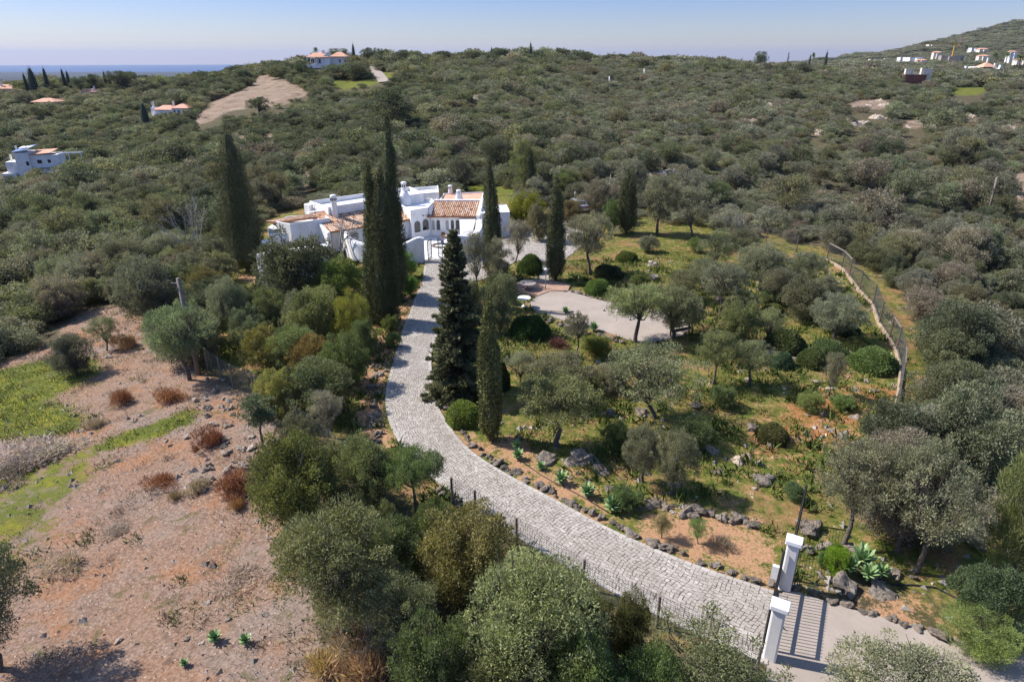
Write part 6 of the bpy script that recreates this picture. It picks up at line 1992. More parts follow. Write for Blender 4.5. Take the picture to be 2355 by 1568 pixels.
for i in range(k):
    a = 2 * math.pi * i / k
    rg.bar((P.x + .75 * math.cos(a), P.y + .75 * math.sin(a), .13), (P.x + .75 * math.cos(a + .27), P.y + .75 * math.sin(a + .27), .13), .16, .14)
tag(rg.build('stone_ring', M_ROCK), 'ring of stones in the paved courtyard', 'planter')

# ------------------------------------------------------------------ entrance gate: two pillars and a barred gate
g1, g2 = G(1803, 1352), G(1768, 1512)
gd = (g2 - g1); gd.z = 0; gl_ = gd.length; gd.normalize(); gp = Vector((gd.y, -gd.x, 0))
if gp.x < 0: gp = -gp


def pillar(P, label, h):
    t = thing('gate_pillar', label, 'pillar', P, math.atan2(gd.y, gd.x), 'white pillars of the entrance gate')
    MB().prism([(-.16, -.2), (.16, -.2), (.16, .2), (-.16, .2)], -.2, h - .15).build('shaft', M_WHITE, t, False, .06)
    MB().box(-.22, .22, -.265, .265, h - .148, h + .04).build('cap', M_WHITE_FLAT, t, False, .03)
    return t


h1 = top_z(1826, 1240, g1.y) - 0.0
pA = pillar(g1, 'upper white gate pillar with a climbing vine at the end of the cobbled drive', h1)
pB = pillar(g2, 'lower white gate pillar nearest the bottom edge, beside the gate shadow', h1 + 0.05)
vine = MB()
vr = np.random.default_rng(9); pz = 0.0; pa = np.array([-.04, .215, 0.0]); pts = [tuple(pa)]
for i in range(9):
    pa = pa + np.array([vr.normal() * .04, 0, (h1 - .3) / 9]); pts.append((pa[0], .215, pa[2]))
vine.tube(pts, .016, 5); vine.build('vine_stem', M_BARK, pA)
MB().box(.14, .26, -.5, -.28, .45, 1.0).build('control_box', M_WHITE_FLAT, pA)
gt = thing('entrance_gate', 'black barred metal gate closed between the two white pillars', 'gate', g1 + gd * .25 - gp * .24)
span = gl_ - .5
fr = MB(); hh = h1 - .45
for q in (.12, hh * .55, hh): fr.bar(Vector((0, 0, q)), gd * span + Vector((0, 0, q)), .05, .09)
for q in (0, span): fr.bar(gd * q + Vector((0, 0, .05)), gd * q + Vector((0, 0, hh + .05)), .07)
fr.build('frame', M_IRON, gt)
b = MB(); nb = int(span / .14)
for k in range(1, nb): b.bar(gd * span * k / nb + Vector((0, 0, .1)), gd * span * k / nb + Vector((0, 0, hh + .12)), .022)
b.build('bar_row', M_IRON, gt)

# ------------------------------------------------------------------ fences
def fence(name, label, pts, hs, post_mat, kerb=None, mesh_step=0.11, rail=None, lean=0.0):
    t = thing(name, label, 'fence', pts[0]); o = pts[0]
    L = [p - o for p in pts]
    for i, p in enumerate(L):
        MB().tube([p + Vector((0, 0, -.2)), p + Vector((lean, 0, hs))], [.055, .05], 8).build('post', post_mat, t)
    m = MB()
    for a, b in zip(L[:-1], L[1:]):
        d = (b - a); n = max(2, int(d.length / mesh_step))
        zz = [hs * k / 16 for k in range(17)]
        for z in zz:
            m.bar(a + Vector((lean * z / hs, 0, z)), b + Vector((lean * z / hs, 0, z)), .007)
        for k in range(n): m.bar(a + d * k / n, a + d * k / n + Vector((lean, 0, hs)), .007)
    m.build('wire_mesh', M_MESH, t)
    if kerb:
        kb = MB()
        for a, b in zip(L[:-1], L[1:]): kb.bar(a + Vector((0, 0, .08)), b + Vector((0, 0, .08)), .2, .3)
        kb.build('kerb', kerb, t)
    if rail:
        rb = MB()
        for i in rail: rb.bar(L[i] + Vector((0, 0, hs - .1)), L[i + 1] + Vector((0, 0, hs - .1)), .05, .09)
        rb.build('rail', M_POLE_WOOD, t)
    return t


fp = [G(1900, 600), G(1934, 620), G(1951, 640), G(1975, 672), G(2005, 704), G(2020, 748), G(2043, 783), G(2059, 810), G(2070, 855), G(2066, 898), G(2058, 940), G(2052, 975)]
fence('wire_fence', 'wire mesh fence with dark posts on an ochre kerb along the right of the garden', fp, 1.75, M_WOOD, M_KERB, rail=(0, 1, 6, 8))
fence('wire_fence', 'far wire fence with thin posts at the top of the garden', [G(1560, 500), G(1600, 512), G(1640, 528), G(1700, 545), G(1760, 560), G(1830, 580)], 1.6, M_WOOD)
fence('wire_fence', 'sagging wire fence between the bare field and the shrubs', [G(479, 852), G(510, 875), G(537, 893), G(586, 910), G(635, 950), G(689, 995), G(800, 1080)], 1.5, M_POLE_WOOD)
fence('wire_fence', 'wire fence between the drive and the bushes at the bottom', [G(1040, 1160), G(1093, 1190), G(1187, 1256), G(1340, 1355), G(1509, 1442), G(1640, 1500), G(1735, 1560)], 1.35, M_POLE_WOOD)
fence('wire_fence', 'short dark mesh fence behind the upper gate pillar', [g1 - gd * .5, g1 - gd * 2.2, g1 - gd * 4.0], 1.8, M_IRON)

# ------------------------------------------------------------------ poles
def pole(bx, by, tx, ty, r, label, mat, name='utility_pole', arm=False, group=None):
    P = G(bx, by); T = at_depth(tx, ty, P.y); d = T - P
    t = thing(name, label, 'pole', P, 0, group)
    MB().tube([(0, 0, -.3), d * .5, d], [r, r * .88, r * .75], 8).build('shaft', mat, t, True)
    if arm:
        MB().bar(d * .95 - Vector((.45, 0, 0)), d * .95 + Vector((.3, 0, 0)), .07).build('crossarm', mat, t)
    return t


pole(457, 862, 409, 640, .15, 'thick tilted grey pole at the boundary of the bare field', M_POLE_WOOD, arm=True)
pole(2270, 500, 2292, 408, .14, 'leaning wooden pole on the hillside at the right', M_POLE_WOOD)
pole(1399, 478, 1404, 402, .09, 'slim dark pole behind the lemon tree', M_POLE_WOOD)
for i, (x, y0, y1) in enumerate([(1401, 201, 176), (1481, 184, 159), (1545, 168, 147), (1618, 166, 148), (1741, 163, 143)]):
    pole(x, y0, x, y1, .22, 'pale concrete power pole in the line crossing the far scrub', M_WHITE_FLAT, group='pale power poles far up the hill')
P = G(1176, 664)
for bx, by, ty, lab in ((1176, 664, 641, 'white globe garden lamp on a short post beside the terrace'), (1254, 668, 620, 'tall thin garden lamp post at the corner of the boules court')):
    P = G(bx, by); h = top_z(bx, ty, P.y) - P.z
    t = thing('garden_lamp', lab, 'lamp', P)
    MB().tube([(0, 0, 0), (0, 0, h)], .035, 8).build('post', M_GREY_METAL, t)
    MB().lathe([(.03, -.12), (.1, -.06), (.12, 0), (.09, .08), (.02, .12)], 12, (0, 0, h)).build('globe', M_WHITE_FLAT, t, True)


# ------------------------------------------------------------------ tables, bench, statue, boules
def round_table(bx, by, tx, ty, wpx, label, mat, deco=False):
    P = G(bx, by); P.z = 0.1; h = top_z(tx, ty, P.y) - P.z; r = wpx * mpp(P) / 2
    t = thing('round_table', label, 'table', P)
    MB().lathe([(r * .97, h - .06), (r, h - .04), (r, h - .01), (r * .98, h)], 32).build('table_top', mat, t)
    MB().lathe([(r * .45, 0), (r * .4, .05), (.07, .12), (.05, h * .5), (.07, h - .07), (r * .35, h - .062)], 16).build('pedestal', mat if not deco else M_ROCK, t, True)
    if deco:
        d = MB()
        for k in range(14):
            a = k * .449; d.bar((r * .45 * math.cos(a), r * .45 * math.sin(a), h + .002), (r * .62 * math.cos(a + .2), r * .62 * math.sin(a + .2), h + .002), .05, .012)
        d.build('mosaic', M_BLUE, t)


round_table(1205, 708, 1206, 684, 30, 'white round pedestal table at the edge of the boules court', M_STONE_WHITE)
round_table(1213, 668, 1213, 650, 39, 'grey round mosaic table standing in the shade of the terrace', M_CONCRETE, True)
P = G(1566, 772); t = thing('garden_bench', 'wooden slatted bench under the olives at the end of the boules court', 'bench', P, rad(25))
sb = MB()
for k in range(4): sb.box(-.85, .85, -.2 + k * .11, -.11 + k * .11, .43, .46)
sb.build('seat', M_WOOD, t)
bb = MB()
for k in range(3): bb.box(-.85, .85, .24, .27, .55 + k * .13, .64 + k * .13)
bb.build('backrest', M_WOOD, t)
for sx in (-.75, .75):
    MB().box(sx - .04, sx + .04, -.2, -.12, 0, .43).build('leg', M_WOOD, t); MB().box(sx - .04, sx + .04, .16, .24, 0, .92).build('leg', M_WOOD, t)
for i, (x, y, c_) in enumerate([(1405, 706, M_GREY_METAL), (1388, 715, M_GREY_METAL), (1418, 718, M_STONE_WHITE), (1448, 724, M_GREY_METAL), (1454, 730, M_GREY_METAL), (1448, 736, M_GREY_METAL), (1456, 734, M_GREY_METAL)]):
    P = W(x, y, .05); o = MB().lathe([(.01, 0), (.06, .02), (.085, .085), (.06, .15), (.01, .17)], 12, P).build('boules_ball', c_, None, True)
    tag(o, 'metal ball lying on the pale boules court' if c_ is M_GREY_METAL else 'white ball lying among the metal ones on the boules court', 'ball', 'metal balls on the boules court' if c_ is M_GREY_METAL else None)
P0, P1 = W(1226, 714, .09), W(1301, 716.5, .09)
t = thing('court_rake', 'long handled rake lying on the boules court', 'rake', P0)
MB().tube([(0, 0, 0), P1 - P0], .02, 6).build('handle', M_WOOD, t)
MB().bar(P1 - P0 - Vector((.05, .1, 0)), P1 - P0 + Vector((.55, .05, 0)), .1, .05).build('rake_head', M_IRON, t)
P = G(1322, 480); h = top_z(1322, 436, P.y) - P.z; k = h / 2.4
t = thing('garden_statue', 'white figure on a tall plinth behind the parked cars', 'statue', P)
t.scale = (k, k, k)
MB().box(-.3, .3, -.3, .3, 0, .12).box(-.22, .22, -.22, .22, .12, 1.1).box(-.28, .28, -.28, .28, 1.1, 1.2).build('plinth', M_STONE_WHITE, t, False, .02)
MB().lathe([(.17, 1.2), (.15, 1.45), (.12, 1.68), (.17, 1.82), (.2, 2.02), (.14, 2.12), (.05, 2.16), (.05, 2.19), (.09, 2.24), (.1, 2.32), (.06, 2.4), (.01, 2.42)], 14).build('figure', M_STONE_WHITE, t, True)

# garden hoses on the bank right of the gate
hp = [G(x, y) for x, y in [(2050, 1345), (2100, 1346), (2150, 1352), (2190, 1372), (2222, 1394), (2260, 1412), (2354, 1456)]]
tag(MB().tube([p + Vector((0, 0, .04)) for p in hp], .028, 6).build('garden_hose', M_IRON, None, True), 'dark hose lying across the dry bank beside the road', 'hose')
hp = [G(x, y) for x, y in [(1200, 1062), (1240, 1090), (1270, 1108), (1300, 1122), (1345, 1146), (1400, 1180)]]
tag(MB().tube([p + Vector((0, 0, .03)) for p in hp], .02, 6).build('garden_hose', M_IRON, None, True), 'thin dark irrigation hose running along the agave row', 'hose')


# ------------------------------------------------------------------ parked cars
def car(P, rz, paint, label):
    t = thing('parked_car', label, 'car', P, rz)
    prof = [(-2.05, .35), (-2.1, .62), (-2.0, .95), (-1.75, 1.0), (-1.35, 1.42), (.25, 1.45), (.95, .98), (1.85, .82), (2.1, .6), (2.08, .32)]
    mb = MB(); n = len(prof)
    ys = [(-.84, .93), (-.88, 1.0), (.88, 1.0), (.84, .93)]
    for y, s in ys:
        for x, z in prof: mb.v.append((x * (1 if s == 1.0 else .985), y * (1.0 if z < 1.0 else .82), z if s == 1.0 else z * .97 + .01))
    for a in range(3):
        for j in range(n - 1):
            q = a * n + j; mb.f.append((q, q + 1, q + n + 1, q + n)); mb.t.append(.5)
        mb.f.append((a * n, a * n + n, a * n + 2 * n - 1, a * n + n - 1)); mb.t.append(.5)
    mb.f.append(tuple(range(n))[::-1]); mb.f.append(tuple(3 * n + j for j in range(n))); mb.t += [.5, .5]
    mb.build('body', paint, t, False, .05)
    def quad(nm, v, m): MB().add(v, [(0, 1, 2, 3)]).build(nm, m, t)
    quad('rear_window', [(-1.72, -.62, 1.06), (-1.72, .62, 1.06), (-1.42, .6, 1.4), (-1.42, -.6, 1.4)], M_GLASS)
    quad('windscreen', [(.95, -.64, 1.02), (.95, .64, 1.02), (.32, .6, 1.43), (.32, -.6, 1.43)], M_GLASS)
    for s in (-1, 1):
        quad('side_window', [(-1.3, s * .745, 1.04), (.75, s * .745, 1.04), (.2, s * .735, 1.39), (-1.2, s * .735, 1.39)], M_GLASS)
        MB().box(-2.1, -1.98, s * .62 - .12, s * .62 + .12, .72, .9).build('tail_light', M_TAIL, t)
        for x in (-1.3, 1.3):
            w = MB(); w.lathe([(.2, -.1), (.32, -.1), (.34, -.06), (.34, .06), (.32, .1), (.2, .1)], 18); w.v = [(a, c2, b2) for a, b2, c2 in w.v]
            o = w.build('wheel', M_RUBBER, t); o.location = (x, s * .8, .33)
            r_ = MB().lathe([(.01, -.02), (.2, -.02), (.2, .02), (.01, .02)], 14); r_.v = [(a, c2, b2) for a, b2, c2 in r_.v]
            q = r_.build('rim', M_CAR_SILVER, o); q.location = (0, s * .1, 0)


car(G(1390, 492), rad(72), M_CAR_DARK, 'dark blue car half hidden beside the lemon tree')
car(G(1326, 484), rad(100), M_CAR_SILVER, 'silver car with a red tail lamp below the white statue')

# ------------------------------------------------------------------ houses far away
def far_house(bx, by, label, name='hillside_villa', rz=0.0, sink=1.0, Y=None, cat='house', dz=0.0):
    P = G(bx, by) if Y is None else at_depth(bx, by, Y)
    t = thing(name, label, cat, P + Vector((0, 0, dz)), rz)
    return t, mpp(P)


def rb(t, m, x0, x1, z0, z1, y0=0, y1=None, name='wall', mat=None, parent=None):
    """a box in photo units from the house's foot: x across, z up, y away"""
    y1 = y0 + (x1 - x0) * .7 if y1 is None else y1
    return MB().box(x0 * m, x1 * m, y0 * m, y1 * m, z0 * m, z1 * m).build(name, mat or M_WHITE, parent or t)


def hip(t, m, x0, x1, y0, y1, z0, z1, mat=None, over=2, gable=False, name='roof'):
    x0, x1, y0, y1 = x0 - over, x1 + over, y0 - over, y1 + over
    w = min(x1 - x0, y1 - y0) / 2; ym = (y0 + y1) / 2; ins = 0.01 if gable else w * .9
    v = [(x0, y0, z0), (x1, y0, z0), (x1, y1, z0), (x0, y1, z0), (x0 + ins, ym, z1), (x1 - ins, ym, z1), (x0, y0, z0 - .8), (x1, y0, z0 - .8), (x1, y1, z0 - .8), (x0, y1, z0 - .8)]
    return MB().add([(a * m, b * m, c * m) for a, b, c in v], [(0, 1, 5, 4), (1, 2, 5), (2, 3, 4, 5), (3, 0, 4), (6, 7, 1, 0), (7, 8, 2, 1), (8, 9, 3, 2), (9, 6, 0, 3), (9, 8, 7, 6)]).build(name, mat or M_TILE_FAR, t)


def win(t, m, x0, x1, z0, z1, y=0, mat=None):
    f = MB().box(x0 * m - .06, x1 * m + .06, y * m - .05, y * m + .02, z0 * m - .06, z1 * m + .06).build('window', M_WHITE_FLAT, t)
    MB().box(x0 * m, x1 * m, y * m - .08, y * m - .052, z0 * m, z1 * m).build('pane', mat or M_GLASS, f)


# villa on the ridge
t, m = far_house(752, 158, 'white ridge villa with pinkish hipped roofs and a columned veranda above the green lawn', 'ridge_villa')
rb(t, m, -32, 6, 0, 8, 0, 30, 'terrace', M_WHITE)
rb(t, m, -14, 8, 8, 24, 10, 34)
for x in (-45, -37, -24, -11): rb(t, m, x, x + 1.6, 8, 23, 0, 1.6, 'column', M_WHITE_FLAT)
rb(t, m, -46, 6, 0, 8.4, -2, 32, 'plinth', M_WHITE)
hip(t, m, -44, 4, 2, 30, 24, 33)
MB().add([(a * m, b * m, c * m) for a, b, c in [(-10, 3, 8), (8, 3, 8), (8, 3, 34), (-10, 3, 25), (-10, 6, 8), (8, 6, 8), (8, 6, 34), (-10, 6, 25)]], [(0, 1, 2, 3), (7, 6, 5, 4), (0, 4, 5, 1), (1, 5, 6, 2), (2, 6, 7, 3), (3, 7, 4, 0)]).build('gable_wall', M_WHITE, t)
rb(t, m, 8, 44, 0, 25, 12, 36); hip(t, m, 8, 44, 10, 38, 25, 34.5)
rb(t, m, -12, -6.5, 32, 38, 14, 20, 'chimney', M_WHITE)
for x in (-34, -28, -20): win(t, m, x, x + 3.5, 11, 20, 10)
for x in (26, 38): win(t, m, x, x + 4, 12, 19, 12)
rb(t, m, -32, -14, 8, 22, 10.5, 30)

# large white house left
t, m = far_house(66, 412, 'modern white two storey house with solar panels among the scrub at the left edge', 'modern_house', rad(14))
rb(t, m, -16, 12, -12, 58, 0, 50)
rb(t, m, 12, 64, -8, 52, 6, 50)
rb(t, m, -40, -16, -20, 38, 6, 44); rb(t, m, -50, -22, -34, 14, -2, 40)
rb(t, m, 54, 70, 20, 52, 2, 46)
MB().add([(a * m, b * m, c * m) for a, b, c in [(-20, -2, 58.3), (14, -2, 63), (20, 40, 70), (-14, 50, 64), (-20, -2, 60.3), (14, -2, 65), (20, 40, 72), (-14, 50, 66)]], [(3, 2, 1, 0), (4, 5, 6, 7), (0, 1, 5, 4), (1, 2, 6, 5), (2, 3, 7, 6), (3, 0, 4, 7)]).build('roof', M_SOLAR, t)
MB().add([(a * m, b * m, c * m) for a, b, c in [(13, 3, 52.3), (56, 3, 55), (60, 44, 60), (16, 44, 58), (13, 3, 53.6), (56, 3, 56.3), (60, 44, 61.3), (16, 44, 59.3)]], [(3, 2, 1, 0), (4, 5, 6, 7), (0, 1, 5, 4), (1, 2, 6, 5), (2, 3, 7, 6), (3, 0, 4, 7)]).build('roof', M_TILE_FAR, t)
for k in range(3):
    MB().add([(a * m, b * m, c * m) for a, b, c in [(-8 + k * 8, 10, 67.5), (-1 + k * 8, 10, 68.3), (1 + k * 8, 30, 70.3), (-6 + k * 8, 30, 69.4)]], [(0, 1, 2, 3)]).build('solar_panel', M_STONE_WHITE, t)
for x0, x1, z0, z1, y in ((4, 10, 30, 39, 0), (25, 34, 33, 41, 6), (46, 54, 34, 41, 6), (12.5, 19, 4, 12, 6), (30, 37, 8, 12, 6), (-21, -17.5, -4, 10, 6)): win(t, m, x0, x1, z0, z1, y)
rb(t, m, 14, 52, 22, 24, 0, 6, 'balcony', M_SHUTTER)
rb(t, m, -34, -31, 38, 52, 20, 24, 'chimney'); rb(t, m, -22, -19, 58, 70, 30, 34, 'chimney')
for y in (10, 26): rb(t, m, 66, 116, 53, 54.3, y, y + 1.3, 'pergola_beam', M_WHITE_FLAT)
for x in (90, 115): rb(t, m, x, x + 1.4, 20, 54, 10, 11.4, 'pergola_post', M_WHITE_FLAT)

# pink roofed villa in the valley
t, m = far_house(392, 268, 'white valley villa with salmon pink roofs beside the brown clearing', 'valley_villa', rad(-4))
rb(t, m, -38, 8, 0, 14, 4, 36); hip(t, m, -38, 8, 4, 36, 14, 23, M_PINK_ROOF)
rb(t, m, 6, 43, 0, 18, 0, 34); hip(t, m, 6, 43, 0, 34, 18, 26, M_PINK_ROOF)
rb(t, m, -50, -38, 0, 18, 10, 24)
rb(t, m, -48, -44, 18, 30, 14, 18, 'chimney'); rb(t, m, 0, 3.5, 20, 32, 16, 20, 'chimney')
for x in (10, 20, 32): win(t, m, x, x + 4, 5, 13, 0)
rb(t, m, -14, 40, -10, -1, -10, 0, 'terrace', M_CREAM); rb(t, m, -72, -36, -16, -2, -8, 10, 'garden_wall', M_WHITE)
# garden pavilion
t, m = far_house(106, 248, 'open garden pavilion with a low hipped roof on the left hillside', 'pavilion')
for x in (-24, -2, 18): rb(t, m, x, x + 2, 0, 12, 0, 2, 'column', M_WHITE_FLAT); rb(t, m, x, x + 2, 0, 12, 30, 32, 'column', M_WHITE_FLAT)
rb(t, m, -4, 20, 0, 11, 12, 28, 'wall', M_CREAM)
hip(t, m, -26, 22, -2, 34, 12.5, 20, None, 4); rb(t, m, -44, -20, -3, 1, -12, 4, 'terrace', M_CREAM)
t, m = far_house(205, 216, 'small house showing only its clay roof and chimney between palms', 'roof_house')
rb(t, m, -18, 16, -6, 4, 0, 26, 'wall', M_CREAM); hip(t, m, -18, 16, 0, 26, 4, 11); rb(t, m, 10, 12.5, 6, 16, 4, 7, 'chimney')
t, m = far_house(12, 210, 'long clay roofed house cut off by the left edge', 'roof_house')
rb(t, m, -40, 20, -6, 5, 0, 26, 'wall', M_CREAM); hip(t, m, -40, 20, 0, 26, 5, 14); rb(t, m, -12, -9, 8, 20, 6, 9, 'chimney')
# right side
t, m = far_house(2105, 196, 'ruined looking house with a red brown wall and pale broken upper walls', 'half_built_house')
rb(t, m, -26, 8, 0, 21, 4, 30, 'wall', M_RED_WALL); rb(t, m, 8, 24, 0, 21, 6, 30, 'wall', M_RED_WALL)
rb(t, m, -28, 26, 21, 22.5, 2, 32, 'slab', M_CONCRETE)
for x0, x1, z in ((-24, -10, 34), (-8, -5, 32), (12, 20, 36), (22, 36, 34)): rb(t, m, x0, x1, 10, z, 10, 16, 'upper_wall', M_CREAM)
t, m = far_house(2262, 172, 'orange house with white trim, a stepped gable and a chimney', 'orange_house')
rb(t, m, -36, 40, -6, 9, 6, 40, 'wall', M_ORANGE_WALL); rb(t, m, -40, 42, 9, 12, 5, 41, 'cornice', M_WHITE_FLAT)
hip(t, m, -34, 38, 6, 40, 12, 17, M_CREAM, 1); rb(t, m, -42, -37, 0, 18, 5, 11, 'pier', M_WHITE_FLAT); rb(t, m, 36, 41, 0, 20, 5, 11, 'pier', M_WHITE_FLAT)
hip(t, m, -4, 24, 2, 30, 16, 26, M_TILE_FAR, 1, False, 'upper_roof'); rb(t, m, 9, 12.5, 24, 35, 14, 17, 'chimney'); rb(t, m, 28, 32, 16, 24, 14, 17, 'chimney')
rb(t, m, -70, -36, -8, 2, 2, 16, 'lower_wing', M_ORANGE_WALL)

# villages on the slope of the far hill
for i, (x, y, w, hgt, ms, roof, Y, lab) in enumerate(VIL):
    P = at_depth(x, y, Y); gz = float(H(P.x, P.y)); P.z = min(P.z, gz + 25)
    w *= 0.85; hgt *= 0.62
    t = thing('distant_house', lab, 'house', P, rad((i * 37) % 50 - 25)); m = mpp(P)
    mt = (M_WHITE, M_CREAM, M_CONCRETE, M_ORANGE_WALL)[ms]
    base = gz - P.z - 2
    MB().box(-w / 2 * m, w / 2 * m, 0, w * .6 * m, min(base, -1), hgt * m).build('wall', mt, t)
    MB().box(-w * .2 * m, w * .3 * m, -w * .25 * m, -.02, min(base, -1), hgt * .6 * m).build('front_wing', mt, t)
    if roof: hip(t, m, -w / 2, w / 2, 0, w * .6, hgt, hgt + 2.4, M_TILE_FAR, .6)
    nw = max(2, int(w / 7))
    for k in range(nw):
        xx = -w / 2 + w * (k + .5) / nw
        win(t, m, xx - .8, xx + .8, hgt * .62, hgt * .9, 0)
# the crane
P = at_depth(2188, 134, 1150); m = mpp(P); gz = float(H(P.x, P.y))
t = thing('tower_crane', 'yellow tower crane with a long level jib against the far hill', 'crane', (P.x, P.y, gz))
k = P.z - gz
MB().box(-m, m, -m, m, 0, k + 30 * m).build('mast', M_YELLOW, t)
MB().box(-84 * m, 16 * m, -.7 * m, .7 * m, k + 29 * m, k + 30.6 * m).build('jib', M_YELLOW, t)
MB().box(10 * m, 16 * m, -1.2 * m, 1.2 * m, k + 26 * m, k + 29 * m).build('counterweight', M_YELLOW, t)
MB().bar((0, 0, k + 34 * m), (-60 * m, 0, k + 30.6 * m), .5 * m).bar((0, 0, k + 34 * m), (12 * m, 0, k + 30.6 * m), .5 * m).build('stay', M_YELLOW, t)

# green screening net and pale quarry track
P0, P1 = G(862, 146), G(898, 144)
tag(MB().bar(P0 + Vector((0, 0, 1)), P1 + Vector((0, 0, 1)), .15, 2.4).build('screening_fence', M_GREEN_NET), 'green net fence beside the hill road', 'fence')

# ------------------------------------------------------------------ skyline trees
CYF = [cypress(70 + k, 10.0, 1.15, 5000) for k in range(2)]
CYM = [mesh_np('cypress_crown', *a[:2], M_CONIFER, a[2]) for a in CYF]
for i, (bx, by, ty, w, lab) in enumerate([
    (57, 186, 164, 10, 'short cypress, first on the left skyline'), (78, 200, 149, 22, 'widest cypress on the left skyline'), (104, 178, 150, 12, 'cypress right of the widest one on the left skyline'), (146, 182, 153, 10, 'taller of a close pair of cypresses on the left skyline'),
    (157, 184, 158, 10, 'shorter of a close pair of cypresses on the left skyline'), (241, 182, 160, 8, 'slim cypress beyond the clay roofed house'), (252, 184, 163, 8, 'last cypress on the left skyline'), (338, 294, 231, 22, 'dark cypress beside the valley villa'),
    (813, 128, 96, 10, 'lone cypress on the ridge right of the ridge villa'), (1130, 116, 104, 5, 'tiny cypress top on the central ridge'), (1220, 122, 93, 8, 'single cypress rising from the central ridge'), (1898, 143, 112, 9, 'pointed cypress on the right skyline'), (1861, 143, 121, 7, 'narrow cypress beside the skyline palm')]):
    P = G(bx, by) if i == 7 else at_depth(bx, by, 322 if i < 7 else 365 if i < 11 else 480)
    gz = float(H(P.x, P.y)); zt = top_z(bx, ty, P.y); P.z = min(P.z, gz); h = zt - P.z; m = mpp(P)
    t = thing('skyline_cypress', lab, 'tree', P, i, 'cypresses on the skylines'); t.scale = (w * m / 2.3, w * m / 2.3, h / 10)
    c = new_obj('crown', CYM[i % 2], t); c.color = (0.03, 0.042, 0.03, 1)
    MB().tube([(0, 0, -.2), (0, 0, 3)], [.16, .1], 6).build('trunk', M_BARK, t)
# round and flat crowned trees that break the ridge line
for i, (bx, by, ty, w, lab) in enumerate([
    (780, 142, 112, 56, 'flat domed stone pine behind the ridge villa'), (850, 148, 110, 44, 'dark round tree on the ridge beside the road'), (880, 150, 114, 40, 'second dark round tree beside the hill road'), (925, 152, 116, 46, 'rounded evergreen on the ridge right of the green net'),
    (960, 150, 122, 34, 'small evergreen on the ridge beside the lawn'), (1025, 148, 118, 30, 'palm like crown on the ridge'), (1150, 148, 112, 50, 'broad evergreen under the central ridge line'), (1085, 152, 120, 56, 'evergreen left of the central cypress'),
    (1240, 148, 116, 40, 'evergreen right of the central cypress'), (1345, 152, 122, 36, 'evergreen on the falling ridge'), (1430, 152, 126, 50, 'pale evergreen further down the ridge'), (1524, 156, 130, 44, 'round bush tree at the end of the ridge'),
    (1748, 150, 119, 34, 'flat crowned pine on the right skyline'), (280, 208, 163, 60, 'big dark evergreen on the left skyline'), (190, 215, 178, 44, 'palm tuft behind the clay roof'), (222, 210, 172, 34, 'palm clump beside the slim cypress'), (468, 192, 164, 26, 'lone round tree before the sea'),
    (640, 178, 140, 40, 'dark round tree at the top of the brown clearing'), (600, 270, 225, 60, 'dark evergreen at the foot of the brown clearing'), (700, 182, 140, 44, 'evergreen in front of the ridge villa terrace'), (820, 184, 144, 70, 'large evergreen group below the ridge villa'), (770, 180, 148, 60, 'dark evergreen under the ridge villa'),
    (905, 300, 205, 110, 'huge dark holm oak behind the cypress trio'), (500, 205, 178, 40, 'grey evergreen beside the clearing'), (560, 190, 158, 34, 'evergreen on the slope left of the clearing'), (430, 215, 178, 60, 'broad evergreen on the saddle'), (330, 215, 185, 50, 'evergreen left of the saddle')]):
    P = G(bx, by)
    if P.y > 420: P = at_depth(bx, by, 335 if bx < 620 else 370 if bx < 1400 else 430); P.z = float(H(P.x, P.y))
    h = max(2.0, top_z(bx, ty, P.y) - P.z); m = mpp(P)
    t = thing('ridge_tree', lab, 'tree', P, i * 1.3); s = w * m / 2 / 2.6; t.scale = (s, s, h / 4.7)
    c = new_obj('crown', HTREE[i % 4][0], t); c.color = (0.045, 0.055, 0.032, 1); new_obj('trunk', HTREE[i % 4][1], t)


# palms
def palm_parts(seed):
    r = np.random.default_rng(seed); V, Q, T = [], [], []; n = 0
    for k in range(34):
        a = k * 2.4; e = r.uniform(-.3, 1.2); L = r.uniform(1.7, 2.3)
        d = np.array([math.cos(a), math.sin(a), 0]); us = np.linspace(0.1, 1, 12)
        c = d[None] * (us * L * math.cos(e))[:, None]; c[:, 2] = us * L * math.sin(e) - us ** 2 * L * .55
        s = np.array([-d[1], d[0], 0])
        for sg in (-1, 1):
            ax = unit(d[None] * .6 + sg * s[None] + np.array([0, 0, -.35]) + r.normal(size=(12, 3)) * .15)
            v, q = diamonds(c, ax, np.full(12, .55) * (1.1 - us * .6), np.full(12, .12), r); V.append(v); Q.append(q + n); n += len(v); T.append(r.random(12))
    return np.vstack(V), np.vstack(Q), np.concatenate(T)


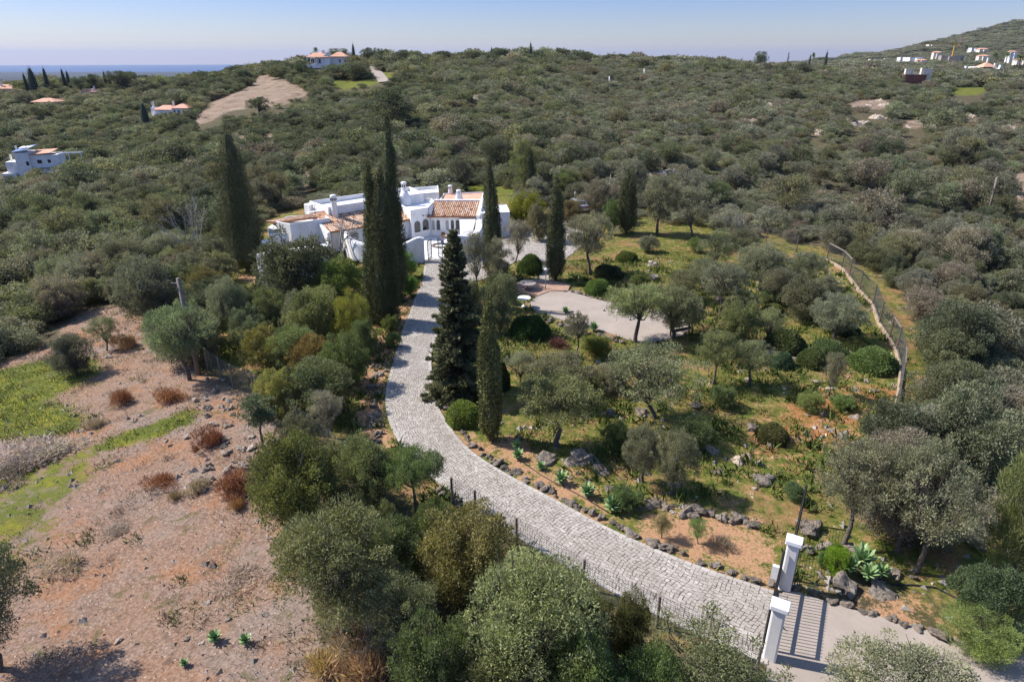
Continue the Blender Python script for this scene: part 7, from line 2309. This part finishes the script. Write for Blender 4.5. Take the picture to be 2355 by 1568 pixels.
PF = mesh_np('palm_fronds', *palm_parts(1)[:2], M_LEAF, palm_parts(1)[2]); PT = MB().tube([(0, 0, -.2), (.1, 0, 2.5), (0, 0, 5)], [.22, .17, .15], 8).mesh('palm_trunk', M_BARK, True)
for i, (bx, by, ty, w, lab) in enumerate([
    (728, 140, 106, 16, 'windblown palm beside the ridge villa'), (719, 142, 120, 14, 'short palm left of the ridge villa'), (1868, 142, 118, 12, 'tall palm on the right skyline'), (428, 272, 250, 24, 'palm in front of the valley villa'),
    (458, 272, 254, 22, 'second palm in front of the valley villa'), (2310, 150, 116, 22, 'palm near the right edge below the hill'), (2340, 158, 122, 34, 'broad palm crown at the right edge'), (2220, 116, 100, 12, 'small distant palm below the hill slope'), (2285, 142, 118, 18, 'palm left of the twin gabled house')]):
    P = G(bx, by) if i in (3, 4) else at_depth(bx, by, (355, 355, 470, 0, 0, 600, 560, 900, 700)[i]); gz = float(H(P.x, P.y)); zt = top_z(bx, ty, P.y); P.z = gz if i not in (3, 4) else P.z
    h = max(3.0, zt - P.z); m = mpp(P); t = thing('palm_tree', lab, 'tree', P, i); s = w * m / 4.2
    t.scale = (s, s, h / 6.2)
    c = new_obj('crown', PF, t); c.location = (0, 0, 5); c.color = (0.06, 0.08, 0.035, 1); new_obj('trunk', PT, t)
P = at_depth(1810, 147, 480); gz = float(H(P.x, P.y)); h = top_z(1810, 121, P.y) - gz
t = thing('norfolk_pine', 'tiered norfolk pine on the right skyline', 'tree', (P.x, P.y, gz)); fb = fir(9, 10, 2.2, 5000); t.scale = (h / 14,) * 2 + (h / 10,)
c = new_obj('crown', mesh_np('norfolk_crown', *fb[0][:2], M_CONIFER, fb[0][2]), t); c.color = (0.035, 0.05, 0.035, 1); new_obj('trunk', fb[1], t)

# ------------------------------------------------------------------ haze
HAZE = True
if HAZE:
    hz = MB().box(-32000, 32000, -3000, 32000, -260, 330).build('haze', None)
    hm = bpy.data.materials.new('haze'); hm.use_nodes = True; nt = hm.node_tree
    nt.nodes.remove(nt.nodes['Principled BSDF'])
    pv = nt.nodes.new('ShaderNodeVolumePrincipled'); pv.inputs['Color'].default_value = (0.46, 0.52, 0.68, 1); pv.inputs['Density'].default_value = 0.00004; pv.inputs['Anisotropy'].default_value = 0.2
    nt.links.new(pv.outputs[0], nt.nodes['Material Output'].inputs['Volume'])
    hz.data.materials.append(hm); tag(hz, kind='stuff')
